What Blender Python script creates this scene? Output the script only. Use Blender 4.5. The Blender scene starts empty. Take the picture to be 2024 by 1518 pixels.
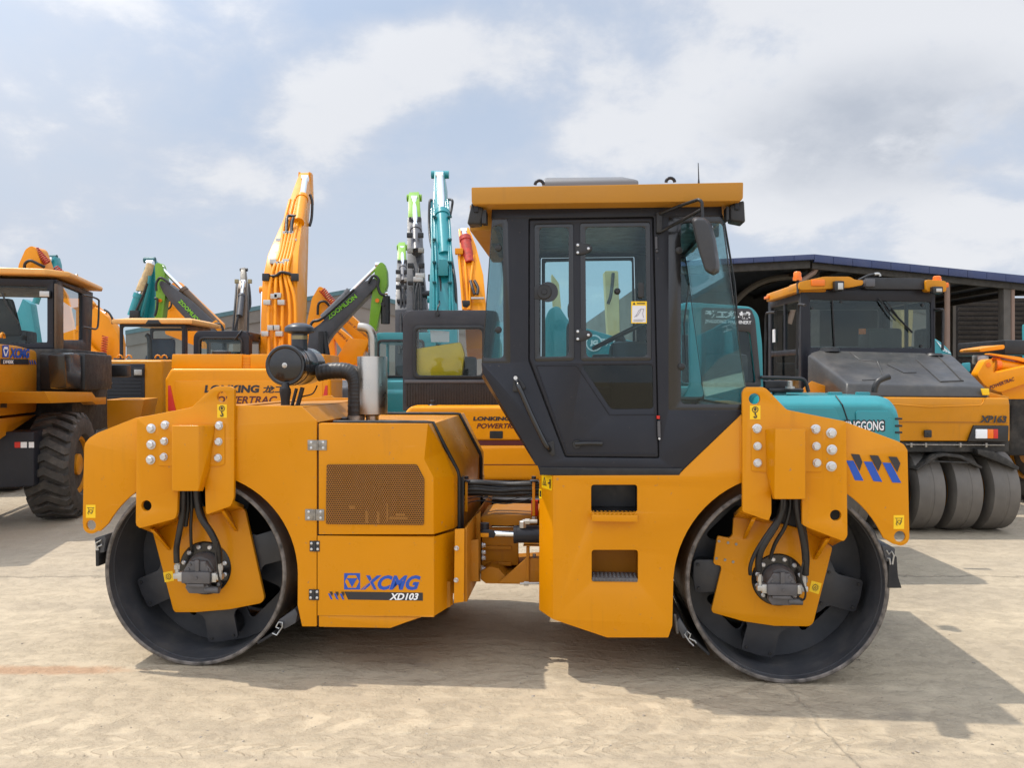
import bpy, bmesh, math, random
from mathutils import Vector, Matrix
from mathutils import noise as mnoise
random.seed(7)
R = math.radians
SC = bpy.context.scene
COL = SC.collection
# ------------------------------------------------------------------ camera, world, sun, exposure
F, CX, HY, CAMH = 1590.0, 1012.0, 742.0, 1.856      # photo focal length (px), centre column, horizon row, eye height (m)
cam = bpy.data.cameras.new('camera'); cam.sensor_width = 36.0; cam.lens = 36.0 * F / 2024.0
cam.shift_y = -(759.0 - HY) / 2024.0; cam.clip_end = 3000.0; cam.clip_start = 0.05
camo = bpy.data.objects.new('camera', cam); COL.objects.link(camo)
camo.location = (0, 0, CAMH); camo.rotation_euler = (R(90), 0, 0)
SC.camera = camo
SUN = Vector((-1.2, 0.36, 2.6)).normalized()         # towards the sun
sun = bpy.data.lights.new('sun', 'SUN'); sun.energy = 3.7; sun.angle = R(0.6); sun.color = (1.0, 0.93, 0.83)
suno = bpy.data.objects.new('sun', sun); COL.objects.link(suno)
suno.rotation_euler = (-SUN).to_track_quat('-Z', 'Y').to_euler()
SC.view_settings.view_transform = 'Standard'; SC.view_settings.look = 'None'
SC.view_settings.exposure = 0.0; SC.view_settings.gamma = 1.0; SC.view_settings.use_curve_mapping = False
SC.render.engine = 'CYCLES'
SC.cycles.max_bounces = 8; SC.cycles.transparent_max_bounces = 16; SC.cycles.transmission_bounces = 4
SC.cycles.use_denoising = True
SC.cycles.sample_clamp_indirect = 6.0

class NT:
    """small helper round a node tree"""
    def __init__(s, tree): s.t = tree; s.n = tree.nodes; s.l = tree.links
    def new(s, typ, **kw):
        nd = s.n.new(typ)
        for k, v in kw.items():
            if k == 'inp':
                for a, b in v.items(): s.set(nd.inputs[a], b)
            else: setattr(nd, k, v)
        return nd
    def set(s, sock, b):
        if isinstance(b, bpy.types.NodeSocket): s.l.new(b, sock)
        else: sock.default_value = b
    def math(s, op, a, b=0.0, c=0.0, clamp=False):
        nd = s.n.new('ShaderNodeMath'); nd.operation = op; nd.use_clamp = clamp
        s.set(nd.inputs[0], a); s.set(nd.inputs[1], b); s.set(nd.inputs[2], c); return nd.outputs[0]
    def vmath(s, op, a, b=(0, 0, 0), sc=None):
        nd = s.n.new('ShaderNodeVectorMath'); nd.operation = op
        s.set(nd.inputs[0], a)
        if op != 'SCALE': s.set(nd.inputs[1], b)
        if sc is not None: s.set(nd.inputs['Scale'], sc)
        return nd.outputs['Value'] if op in ('LENGTH', 'DISTANCE', 'DOT_PRODUCT') else nd.outputs[0]
    def noise(s, vec, scale, detail=4.0, rough=0.55, dist=0.0, out=0):
        nd = s.n.new('ShaderNodeTexNoise'); s.set(nd.inputs['Vector'], vec)
        nd.inputs['Scale'].default_value = scale; nd.inputs['Detail'].default_value = detail
        nd.inputs['Roughness'].default_value = rough; nd.inputs['Distortion'].default_value = dist
        return nd.outputs[out]
    def ramp(s, fac, lo, hi, a=0.0, b=1.0, smooth=True):
        nd = s.n.new('ShaderNodeMapRange'); nd.interpolation_type = 'SMOOTHSTEP' if smooth else 'LINEAR'
        s.set(nd.inputs[0], fac)
        for i, v in zip((1, 2, 3, 4), (lo, hi, a, b)): s.set(nd.inputs[i], v)
        return nd.outputs[0]
    def mix(s, fac, a, b, blend='MIX'):
        nd = s.n.new('ShaderNodeMix'); nd.data_type = 'RGBA'; nd.blend_type = blend
        s.set(nd.inputs[0], fac)
        for k, v in ((6, a), (7, b)):
            if isinstance(v, tuple) and len(v) == 3: v = (*v, 1.0)
            s.set(nd.inputs[k], v)
        return nd.outputs[2]
    def comb(s, x, y, z):
        nd = s.n.new('ShaderNodeCombineXYZ')
        for i, v in enumerate((x, y, z)): s.set(nd.inputs[i], v)
        return nd.outputs[0]
    def sep(s, v):
        nd = s.n.new('ShaderNodeSeparateXYZ'); s.l.new(v, nd.inputs[0]); return nd.outputs

def build_world():
    w = bpy.data.worlds.new('World'); SC.world = w; w.use_nodes = True
    t = NT(w.node_tree); t.n.clear()
    sky = t.new('ShaderNodeTexSky', sky_type='NISHITA', sun_disc=False)
    sky.sun_elevation = math.asin(SUN.z); sky.sun_rotation = math.atan2(SUN.x, SUN.y)
    sky.air_density = 1.0; sky.dust_density = 1.6; sky.ozone_density = 1.2
    dirv = t.new('ShaderNodeTexCoord').outputs['Generated']
    x, y, z = t.sep(dirv)[:3]
    # clouds lie on a curved deck: project the direction on it
    zz = t.math('ADD', t.math('MAXIMUM', z, 0.0), 0.42)
    q = t.comb(t.math('DIVIDE', x, zz), t.math('DIVIDE', y, zz), 0.0)
    n1 = t.noise(q, 4.3, 12, 0.60, 0.15); n2 = t.noise(t.vmath('ADD', q, (7.3, 2.1, 4.0)), 1.3, 3, 0.5)
    n3 = t.noise(t.vmath('ADD', q, (1.7, 9.1, 2.0)), 6.5, 7, 0.6)
    def blob(az, el, ra, re):                        # a bank of cloud round one direction of the sky
        a = t.math('DIVIDE', t.math('SUBTRACT', t.math('ARCTAN2', x, y), R(az)), R(ra))
        e = t.math('DIVIDE', t.math('SUBTRACT', t.math('ARCSINE', z), R(el)), R(re))
        d = t.math('SQRT', t.math('ADD', t.math('MULTIPLY', a, a), t.math('MULTIPLY', e, e)))
        return t.ramp(d, 0.25, 1.0, 1.0, 0.0)
    banks = [(19, 20, 18, 13, .40), (31, 8.2, 11, 3.4, .44), (19, 11.5, 6, 4.0, .30), (4, 20, 6, 9, .20), (-6, 21, 11, 4.5, .34), (-13, 17.5, 6.5, 4.5, .36),
             (-29, 24, 8, 4, .34), (-18, 23.5, 5, 4, .20), (-4, 22, 8, 3, .2), (-17, 13, 9, 3, .22), (26, 14, 14, 6, .22), (35, 22, 10, 8, .2), (-22, 20, 12, 9, .12), (-33, 12, 12, 10, .10), (10, 13, 12, 6, .12)]
    tot = None
    for az, el, ra, re, k in banks:
        b = t.math('MULTIPLY', blob(az, el, ra, re), k)
        tot = b if tot is None else t.math('ADD', tot, b)
    behind = t.ramp(y, 0.1, -0.4, 0.0, 0.22); tot = t.math('ADD', tot, behind)
    high = t.math('MULTIPLY', t.ramp(z, 0.45, 0.75), 0.10); tot = t.math('ADD', tot, high)
    dens = t.math('ADD', t.math('ADD', t.math('MULTIPLY', n1, 1.30), t.math('MULTIPLY', n2, 0.27)), tot)
    cov = t.ramp(dens, 0.66, 1.14)
    thick = t.ramp(t.math('ADD', dens, t.math('MULTIPLY', n3, 0.42)), 1.08, 1.40)
    # a grey-bottomed heart in the big bank on the right
    grey = t.math('MULTIPLY', blob(24, 15.5, 13, 6.0), t.ramp(n1, 0.30, 0.52))
    cloud = t.mix(thick, (0.64, 0.69, 0.79), (0.855, 0.865, 0.895))
    cloud = t.mix(t.math('MULTIPLY', grey, t.ramp(n3, .25, .70, 1.0, .55)), cloud, (0.50, 0.54, 0.615))
    skyc = t.mix(1.0, sky.outputs[0], (0.118, 0.118, 0.118), 'MULTIPLY')
    skyc = t.mix(0.80, skyc, (0.54, 0.645, 0.815))
    # milky haze low down and towards the left
    hz = t.ramp(z, 0.02, 0.42, 0.80, 0.05); left = t.math('MULTIPLY', blob(-36, 12, 24, 20), 0.75)
    skyc = t.mix(t.math('MAXIMUM', hz, left), skyc, (0.635, 0.70, 0.805))
    col = t.mix(t.math('MULTIPLY', cov, 0.86), skyc, cloud)
    # gain added to the unseen sky overhead, sunward and behind, to fill the shade
    sd = t.vmath('DOT_PRODUCT', dirv, tuple(SUN)); halo = t.math('MULTIPLY', t.ramp(sd, 0.45, 1.0), 0.75)
    up = t.math('MULTIPLY', t.ramp(z, 0.42, 0.85), 0.75); bh = t.math('MULTIPLY', t.math('MULTIPLY', t.ramp(y, 0.15, -0.55), t.ramp(z, 0.0, 0.25, .45, 1.0)), 0.85)
    gain = t.math('ADD', 1.0, t.math('ADD', halo, t.math('MAXIMUM', up, bh)))
    col = t.vmath('SCALE', col, sc=gain)
    bg = t.new('ShaderNodeBackground'); t.l.new(col, bg.inputs[0]); bg.inputs[1].default_value = 1.0
    out = t.new('ShaderNodeOutputWorld'); t.l.new(bg.outputs[0], out.inputs[0])
build_world()

# ------------------------------------------------------------------ materials
MATS = {}
def mat_base(name):
    m = bpy.data.materials.new(name); m.use_nodes = True
    t = NT(m.node_tree); t.n.clear()
    p = t.new('ShaderNodeBsdfPrincipled'); o = t.new('ShaderNodeOutputMaterial'); t.l.new(p.outputs[0], o.inputs[0])
    return m, t, p, o
def surf(name, rgb, rough=0.5, metal=0.0, var=0.06, dust=0.0, scale=3.0, bump=0.0, bscale=60.0, coat=0.0, dustcol=(0.42, 0.36, 0.28), spec=0.5, wear=0.0):
    """a general surface: base colour with slow variation, worn roughness, a veil of dust on upward faces, optional grain"""
    if name in MATS: return MATS[name]
    m, t, p, o = mat_base(name)
    c = t.new('ShaderNodeTexCoord').outputs['Object']
    n = t.noise(c, scale, 5, 0.6)
    dark = tuple(max(0, v * (1 - var)) for v in rgb); lite = tuple(min(1, v * (1 + var)) for v in rgb)
    col = t.mix(t.ramp(n, 0.3, 0.7), dark, lite)
    if dust > 0:
        nz = t.sep(t.new('ShaderNodeNewGeometry').outputs['Normal'])[2]
        f = t.math('MULTIPLY', t.ramp(nz, -0.2, 1.0, 0.35, 1.0), t.ramp(t.noise(c, scale * 2.3, 8, 0.68), 0.38, 0.8))
        f = t.math('MULTIPLY', f, dust); col = t.mix(f, col, dustcol)
    if wear:                                              # rubbed spots, thin scratches and grimy runs that belong to the paint
        sx, sy, sz = t.sep(c)[:3]
        run = t.noise(t.comb(t.math('MULTIPLY', sx, 9.0), t.math('MULTIPLY', sy, 9.0), t.math('MULTIPLY', sz, 0.7)), 2.0, 5, .6)
        msk = t.ramp(t.noise(t.vmath('ADD', c, (4, 2, 7)), 1.1, 4, .6), .48, .66)
        col = t.mix(t.math('MULTIPLY', t.math('MULTIPLY', t.ramp(run, .54, .72), msk), .30 * wear), col, tuple(v * .55 + .02 for v in rgb))
        sp = t.noise(t.vmath('ADD', c, (1, 8, 3)), 38, 3, .5)
        col = t.mix(t.math('MULTIPLY', t.ramp(sp, .70, .76), .45 * wear), col, (.20, .16, .12))
        sc = t.noise(t.comb(t.math('MULTIPLY', sx, 1.3), sy, t.math('MULTIPLY', sz, 22)), 3.1, 3, .5)
        col = t.mix(t.math('MULTIPLY', t.math('MULTIPLY', t.ramp(sc, .70, .74), msk), .25 * wear), col, tuple(min(1, v * 1.1 + .12) for v in rgb))
    t.l.new(col, p.inputs['Base Color'])
    t.l.new(t.ramp(t.noise(c, scale * 4, 6, 0.65), 0.3, 0.75, max(0.03, rough * 0.8), min(1, rough * 1.25)), p.inputs['Roughness'])
    p.inputs['Metallic'].default_value = metal; p.inputs['Specular IOR Level'].default_value = spec
    if coat: p.inputs['Coat Weight'].default_value = coat; p.inputs['Coat Roughness'].default_value = 0.08
    if bump:
        b = t.new('ShaderNodeBump'); b.inputs['Strength'].default_value = bump; b.inputs['Distance'].default_value = 0.01
        hgt = t.noise(c, bscale, 4, 0.6)
        if wear: hgt = t.math('ADD', hgt, t.math('MULTIPLY', t.noise(c, 3.3, 2, .4), 9.0))
        t.l.new(hgt, b.inputs['Height']); t.l.new(b.outputs[0], p.inputs['Normal'])
    MATS[name] = m; return m
def glass(name, tint=(0.62, 0.78, 0.74), refl=1.0):
    if name in MATS: return MATS[name]
    m, t, p, o = mat_base(name); t.n.remove(p)
    tr = t.new('ShaderNodeBsdfTransparent'); tr.inputs[0].default_value = (*tint, 1)
    gl = t.new('ShaderNodeBsdfGlossy'); gl.inputs['Roughness'].default_value = 0.015; gl.inputs[0].default_value = (.95, 1, 1, 1)
    fr = t.new('ShaderNodeFresnel'); fr.inputs[0].default_value = 1.5
    mx = t.new('ShaderNodeMixShader'); t.l.new(t.math('MULTIPLY', fr.outputs[0], refl, clamp=True), mx.inputs[0])
    t.l.new(tr.outputs[0], mx.inputs[1]); t.l.new(gl.outputs[0], mx.inputs[2]); t.l.new(mx.outputs[0], o.inputs[0])
    MATS[name] = m; return m
def ink(name, rgb, rough=0.45): return surf(name, rgb, rough, 0, 0.02)

YEL = surf('roller_yellow_paint', (0.630, 0.240, 0.001), 0.33, 0, 0.03, 0.03, 1.6, 0.010, 240, coat=0.10, spec=.22, wear=1.0)
YEL2 = surf('machine_yellow_paint', (0.58, 0.225, 0.006), 0.40, 0, 0.06, 0.10, 1.6, 0.012, 200, coat=0.05, spec=.25, wear=1.0)
ORG = surf('excavator_orange_yellow', (0.80, 0.285, 0.002), 0.36, 0, 0.04, 0.04, 1.5, 0.01, 200, coat=0.08, spec=.25, wear=.7)
TEAL = surf('teal_paint', (0.012, 0.235, 0.262), 0.33, 0, 0.05, 0.04, 1.5, 0.01, 200, coat=0.25)
GRN = surf('lime_green_paint', (0.17, 0.36, 0.016), 0.4, 0, 0.05, 0.06)
BOOMG = surf('charcoal_boom_paint', (0.055, 0.056, 0.062), 0.42, 0, 0.08, 0.12)
CABG = surf('cab_charcoal_paint', (0.017, 0.018, 0.024), 0.36, 0, 0.06, 0.035, 1.8, 0.012, 220, coat=0.04, spec=.26, wear=.6)
CABG2 = surf('grey_cab_paint', (0.085, 0.083, 0.09), 0.38, 0, 0.06, 0.10)
BLK = surf('black_plastic', (0.012, 0.012, 0.013), 0.42, 0, 0.1, 0.07)
BLKG = surf('gloss_black', (0.010, 0.010, 0.011), 0.22, 0, 0.1, 0.03, coat=0.3)
RUB = surf('rubber_seal', (0.008, 0.008, 0.009), 0.6, 0, 0.1, 0.06)
HOSE = surf('hose_rubber', (0.012, 0.012, 0.013), 0.45, 0, 0.15, 0.12, 6, 0.1, 90)
DRUMIN = surf('drum_inside_black', (0.048, 0.050, 0.056), 0.40, 0, 0.22, 0.16, 2.4, 0.03, 40)
SILV = surf('zinc_bolt', (0.62, 0.62, 0.62), 0.38, 0.75, 0.06, 0.05, 20)
CHROME = surf('chrome_rod', (0.85, 0.86, 0.88), 0.10, 1.0, 0.02)
STEEL = surf('stainless_steel', (0.43, 0.39, 0.34), 0.32, 1.0, 0.10, 0.0, 4)
ALU = surf('aluminium', (0.50, 0.49, 0.46), 0.4, 0.7, 0.08)
CAST = surf('cast_iron_grey', (0.105, 0.098, 0.098), 0.55, 0.1, 0.15, 0.10, 9, 0.12, 120)
HINGE = surf('hinge_steel', (0.30, 0.28, 0.25), 0.45, 0.8, 0.25, 0.1, 30)
BLUE = ink('decal_blue', (0.012, 0.075, 0.40)); DBLK = ink('decal_black', (0.025, 0.023, 0.026)); DWHT = ink('decal_white', (0.85, 0.85, 0.85))
DYEL = ink('sticker_yellow', (0.90, 0.56, 0.005)); DRED = ink('decal_red', (0.60, 0.022, 0.012)); DGRN = ink('decal_green', (0.22, 0.58, 0.02))
MAROON = ink('decal_maroon', (0.10, 0.012, 0.012)); DORG = ink('amber_plastic', (0.85, 0.18, 0.006), 0.25)
REDP = surf('red_wrap', (0.42, 0.030, 0.015), 0.55, 0, 0.3, 0.15, 20)
GLS = glass('cab_glass', (0.80, 0.905, 0.915), 0.5)
GLS2 = glass('tinted_glass', (0.72, 0.80, 0.79), 0.7)
ROOFY = surf('roof_darkened_yellow', (0.44, 0.195, 0.022), 0.42, 0, 0.05, 0.05, 1.6, 0.01, 200, spec=.25, wear=.6)  # roof yellow darkened in the colour; on the slung box it stands for shade
GLSC = glass('clear_glass', (0.92, 0.95, 0.94), 0.6)
GLSD = glass('dark_glass', (0.22, 0.25, 0.25), 0.8)

# ------------------------------------------------------------------ frames: a photo pixel + a depth gives a point of that object's own space
class Frame:
    def __init__(s, ox, oy, deg):
        s.o = Vector((ox, oy)); a = R(deg); s.a = a
        s.u = Vector((math.cos(a), math.sin(a))); s.v = Vector((-math.sin(a), math.cos(a)))
    def P(s, px, py, v):
        dx = (px - CX) / F
        t = (v + s.o.dot(s.v)) / (dx * s.v.x + s.v.y)
        d = Vector((t * dx, t)) - s.o
        return Vector((d.dot(s.u), v, CAMH + t * (HY - py) / F))
    def PU(s, px, py, u):
        dx = (px - CX) / F
        t = (u + s.o.dot(s.u)) / (dx * s.u.x + s.u.y)
        d = Vector((t * dx, t)) - s.o
        return Vector((u, d.dot(s.v), CAMH + t * (HY - py) / F))
    def UZ(s, pts, v):
        out = []
        for p in pts:
            q = s.P(p[0], p[1], v); out.append((q.x, q.z, *p[2:]))
        return out

# ------------------------------------------------------------------ mesh helpers
def finish(bm, name, mats, parent=None, smooth=35.0, recalc=True):
    if recalc: bmesh.ops.recalc_face_normals(bm, faces=bm.faces[:])
    me = bpy.data.meshes.new(name); bm.to_mesh(me); bm.free()
    for m in (mats if isinstance(mats, (list, tuple)) else [mats]): me.materials.append(m)
    return link(name, me, parent, smooth)
def link(name, me, parent=None, smooth=35.0):
    if smooth and len(me.polygons):
        me.polygons.foreach_set('use_smooth', [True] * len(me.polygons)); me.set_sharp_from_angle(angle=R(smooth))
    ob = bpy.data.objects.new(name, me); COL.objects.link(ob)
    if parent is not None: ob.parent = parent
    return ob
def bev(bm, off, seg=2, ang=28.0):
    if off <= 0: return
    es = [e for e in bm.edges if len(e.link_faces) == 2 and e.calc_face_angle(0) > R(ang)]
    if es: bmesh.ops.bevel(bm, geom=es, offset=off, segments=seg, affect='EDGES', profile=0.6, clamp_overlap=True)
class MB:
    def __init__(s): s.b = bmesh.new(); s.mi = 0
    def _tag(s, f0):
        s.b.faces.ensure_lookup_table()
        for f in s.b.faces[f0:]: f.material_index = s.mi
    def mesh(s, vs, fs):
        f0 = len(s.b.faces); w = [s.b.verts.new(v) for v in vs]
        for f in fs:
            try: s.b.faces.new([w[i] for i in f])
            except ValueError: pass
        s._tag(f0); return s
    def box(s, lo, hi, bevel=0.0, rot=None, piv=None):
        lo, hi = Vector(lo), Vector(hi)
        vs = [Vector((x, y, z)) for z in (lo.z, hi.z) for y in (lo.y, hi.y) for x in (lo.x, hi.x)]
        if rot is not None:
            c = Vector(piv) if piv is not None else (lo + hi) / 2
            vs = [c + rot @ (v - c) for v in vs]
        return s.hull(vs, bevel)
    def hull(s, pts, bevel=0.0, seg=2):
        t = bmesh.new()
        for p in pts: t.verts.new(p)
        r = bmesh.ops.convex_hull(t, input=t.verts[:])
        junk = [g for g in r.get('geom_interior', []) + r.get('geom_unused', []) if isinstance(g, bmesh.types.BMVert)]
        if junk: bmesh.ops.delete(t, geom=list(set(junk)), context='VERTS')
        bmesh.ops.dissolve_limit(t, angle_limit=R(1.0), verts=t.verts[:], edges=t.edges[:])
        bmesh.ops.recalc_face_normals(t, faces=t.faces[:])
        bev(t, bevel, seg, 12); return s.join(t)
    def join(s, t):
        t.verts.index_update(); vs = [v.co.copy() for v in t.verts]; fs = [[v.index for v in f.verts] for f in t.faces]
        t.free(); return s.mesh(vs, fs)
    def tube(s, path, r, n=10, smooth=0, cap=True):
        path = [Vector(p) for p in path]
        rs = r if isinstance(r, (list, tuple)) else [r] * len(path)
        if smooth: path, rs = catmull(path, rs, smooth)
        vs, fs = [], []; up = None
        for i, p in enumerate(path):
            d = (path[min(i + 1, len(path) - 1)] - path[max(i - 1, 0)]).normalized()
            if up is None:
                up = Vector((0, 0, 1)) if abs(d.z) < .9 else Vector((1, 0, 0))
            a = d.cross(up).normalized(); up = a.cross(d).normalized()
            for k in range(n):
                q = 2 * math.pi * k / n; vs.append(p + (a * math.cos(q) + up * math.sin(q)) * rs[i])
        for i in range(len(path) - 1):
            for k in range(n):
                fs.append((i * n + k, i * n + (k + 1) % n, (i + 1) * n + (k + 1) % n, (i + 1) * n + k))
        if cap: fs.append(tuple(range(n))[::-1]); fs.append(tuple((len(path) - 1) * n + k for k in range(n)))
        return s.mesh(vs, fs)
    def cyl(s, a, b, r, r2=None, n=20): return s.tube([a, b], [r, r if r2 is None else r2], n)
    def lathe(s, prof, a, axis, n=32, closed=False, cap=True):
        """prof: (distance along axis, radius) from point a"""
        a = Vector(a); d = Vector(axis).normalized(); x = d.orthogonal().normalized(); y = d.cross(x)
        vs, fs = [], []
        for h, r in prof:
            for k in range(n):
                q = 2 * math.pi * k / n; vs.append(a + d * h + (x * math.cos(q) + y * math.sin(q)) * max(r, 1e-5))
        m = len(prof)
        for i in range(m if closed else m - 1):
            j = (i + 1) % m
            for k in range(n): fs.append((i * n + k, i * n + (k + 1) % n, j * n + (k + 1) % n, j * n + k))
        if cap and not closed: fs.append(tuple(range(n))[::-1]); fs.append(tuple((m - 1) * n + k for k in range(n)))
        return s.mesh(vs, fs)
    def prism(s, poly, off, bevel=0.0):
        """convex or simple polygon of 3-D points swept by the vector off"""
        off = Vector(off); poly = [Vector(p) for p in poly]; n = len(poly)
        t = bmesh.new(); a = [t.verts.new(p) for p in poly]; b = [t.verts.new(p + off) for p in poly]
        t.faces.new(a); t.faces.new(b[::-1])
        for i in range(n): t.faces.new((a[i], b[i], b[(i + 1) % n], a[(i + 1) % n]))
        bmesh.ops.recalc_face_normals(t, faces=t.faces[:]); bev(t, bevel); return s.join(t)
    def quad(s, *p): return s.mesh(p, [tuple(range(len(p)))])
    def build(s, name, mats, parent=None, smooth=35.0, recalc=True): return finish(s.b, name, mats, parent, smooth, recalc)
def catmull(P, rs, k):
    out, ro = [], []
    for i in range(len(P) - 1):
        p0, p1, p2, p3 = P[max(i - 1, 0)], P[i], P[i + 1], P[min(i + 2, len(P) - 1)]
        for j in range(k):
            t = j / k
            out.append(0.5 * (2 * p1 + (p2 - p0) * t + (2 * p0 - 5 * p1 + 4 * p2 - p3) * t * t + (3 * p1 - p0 - 3 * p2 + p3) * t ** 3))
            ro.append(rs[i] + (rs[i + 1] - rs[i]) * t)
    return out + [P[-1]], ro + [rs[-1]]
def rnd(pts, r=0.02, n=4):
    """round the corners of a 2-D polygon; a point may carry its own radius as third item"""
    out = []; m = len(pts)
    for i in range(m):
        p = Vector(pts[i][:2]); rr = pts[i][2] if len(pts[i]) > 2 else r
        a = Vector(pts[i - 1][:2]) - p; b = Vector(pts[(i + 1) % m][:2]) - p
        d = min(rr, a.length * .45, b.length * .45)
        if d < 1e-5: out.append(tuple(p)); continue
        A, B = p + a.normalized() * d, p + b.normalized() * d
        for k in range(n + 1):
            t = k / n; out.append(tuple(A * (1 - t) ** 2 + p * 2 * t * (1 - t) + B * t * t))
    return out
def circ(c, r, n=24): return [(c[0] + r * math.cos(2 * math.pi * k / n), c[1] + r * math.sin(2 * math.pi * k / n)) for k in range(n)]
def flat_curve(polys, half, bevel):
    cu = bpy.data.curves.new('tmp', 'CURVE'); cu.dimensions = '2D'; cu.fill_mode = 'BOTH'
    cu.extrude = max(half - bevel, 0); cu.bevel_depth = bevel; cu.bevel_resolution = 1; cu.offset = -bevel
    for poly in polys:
        sp = cu.splines.new('POLY'); sp.points.add(len(poly) - 1); sp.use_cyclic_u = True
        for i, (x, y) in enumerate(poly): sp.points[i].co = (x, y, 0, 1)
    ob = bpy.data.objects.new('tmp', cu); COL.objects.link(ob)
    dg = bpy.context.evaluated_depsgraph_get(); dg.update()
    me = bpy.data.meshes.new_from_object(ob.evaluated_get(dg))
    bpy.data.objects.remove(ob); bpy.data.curves.remove(cu); me.materials.clear(); return me
def plate(name, outline, v0, v1, mat, parent=None, holes=(), bevel=0.003):
    """a plate cut from a 2-D outline (across, up), standing between depths v0 and v1 of its parent"""
    me = flat_curve([outline, *holes], (v1 - v0) / 2, min(bevel, (v1 - v0) * .45))
    mid = (v0 + v1) / 2
    for v in me.vertices: x, y, z = v.co; v.co = (x, mid - z, y)
    bm = bmesh.new(); bm.from_mesh(me); bpy.data.meshes.remove(me); bmesh.ops.remove_doubles(bm, verts=bm.verts[:], dist=1e-5)
    return finish(bm, name, mat, parent)
def plate_x(name, outline, u0, u1, mat, parent=None, holes=(), bevel=0.003):
    """the same for a plate facing sideways: outline is (depth, up)"""
    ob = plate(name, outline, u0, u1, mat, parent, holes, bevel)
    for v in ob.data.vertices: x, y, z = v.co; v.co = (y, x, z)
    ob.data.flip_normals(); return ob
def text(body, bl, br, tl, mat, parent, name='lettering', bold=0.0, shear=0.0, lift=None, thick=0.0008, space=1.0):
    """words set into the parallelogram bottom-left, bottom-right, top-left"""
    cu = bpy.data.curves.new('tmp', 'FONT'); cu.body = body; cu.offset = bold; cu.shear = shear; cu.extrude = 0; cu.resolution_u = 3; cu.space_character = space
    ob = bpy.data.objects.new('tmp', cu); COL.objects.link(ob)
    dg = bpy.context.evaluated_depsgraph_get(); dg.update()
    me = bpy.data.meshes.new_from_object(ob.evaluated_get(dg)); bpy.data.objects.remove(ob); bpy.data.curves.remove(cu)
    xs = [v.co.x for v in me.vertices]; ys = [v.co.y for v in me.vertices]
    x0, x1, y0, y1 = min(xs), max(xs), min(ys), max(ys)
    bl, br, tl = Vector(bl), Vector(br), Vector(tl); ex, ey = br - bl, tl - bl
    n = ex.cross(ey).normalized() * (thick if lift is None else lift)
    for v in me.vertices: v.co = bl + ex * ((v.co.x - x0) / (x1 - x0)) + ey * ((v.co.y - y0) / (y1 - y0)) + n
    me.materials.clear(); me.materials.append(mat); return link(name, me, parent, 0)
def decal(name, layers, parent, lift=0.0012):
    """flat printed mark: layers of (3-D polygon, material), each one a touch proud of the last; normals face the first polygon's winding"""
    mb = MB(); mats = []
    for k, (poly, m) in enumerate(layers):
        poly = [Vector(p) for p in poly]
        if m not in mats: mats.append(m)
        mb.mi = mats.index(m); n = Vector((0, 0, 0))
        for i in range(len(poly)): n += poly[i].cross(poly[(i + 1) % len(poly)])
        n.normalize(); ref = decal.facing
        if n.dot(ref) < 0: n = -n; poly = poly[::-1]
        mb.mesh([p + n * lift * (k + 1) for p in poly], [tuple(range(len(poly)))])
    return mb.build(name, mats, parent, 0, recalc=False)
decal.facing = Vector((0, -1, 0))
def empty(name, loc, deg=0.0):
    o = bpy.data.objects.new(name, None); o.location = loc; o.rotation_euler = (0, 0, R(deg)); o.empty_display_size = .2; COL.objects.link(o); return o
def tag(o, label=None, cat=None, group=None, kind=None):
    if label: o['label'] = label
    if cat: o['category'] = cat
    if group: o['group'] = group
    if kind: o['kind'] = kind
    return o
def dup(src, parent, off=(0, 0, 0), name=None):
    c = src.copy(); COL.objects.link(c); c.parent = parent; c.location = Vector(src.location) + Vector(off)
    for ch in list(src.children): dup(ch, c)
    return c
def P0(px, py, Y): return WORLD.P(px, py, Y)
WORLD = Frame(0, 0, 0)
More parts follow.
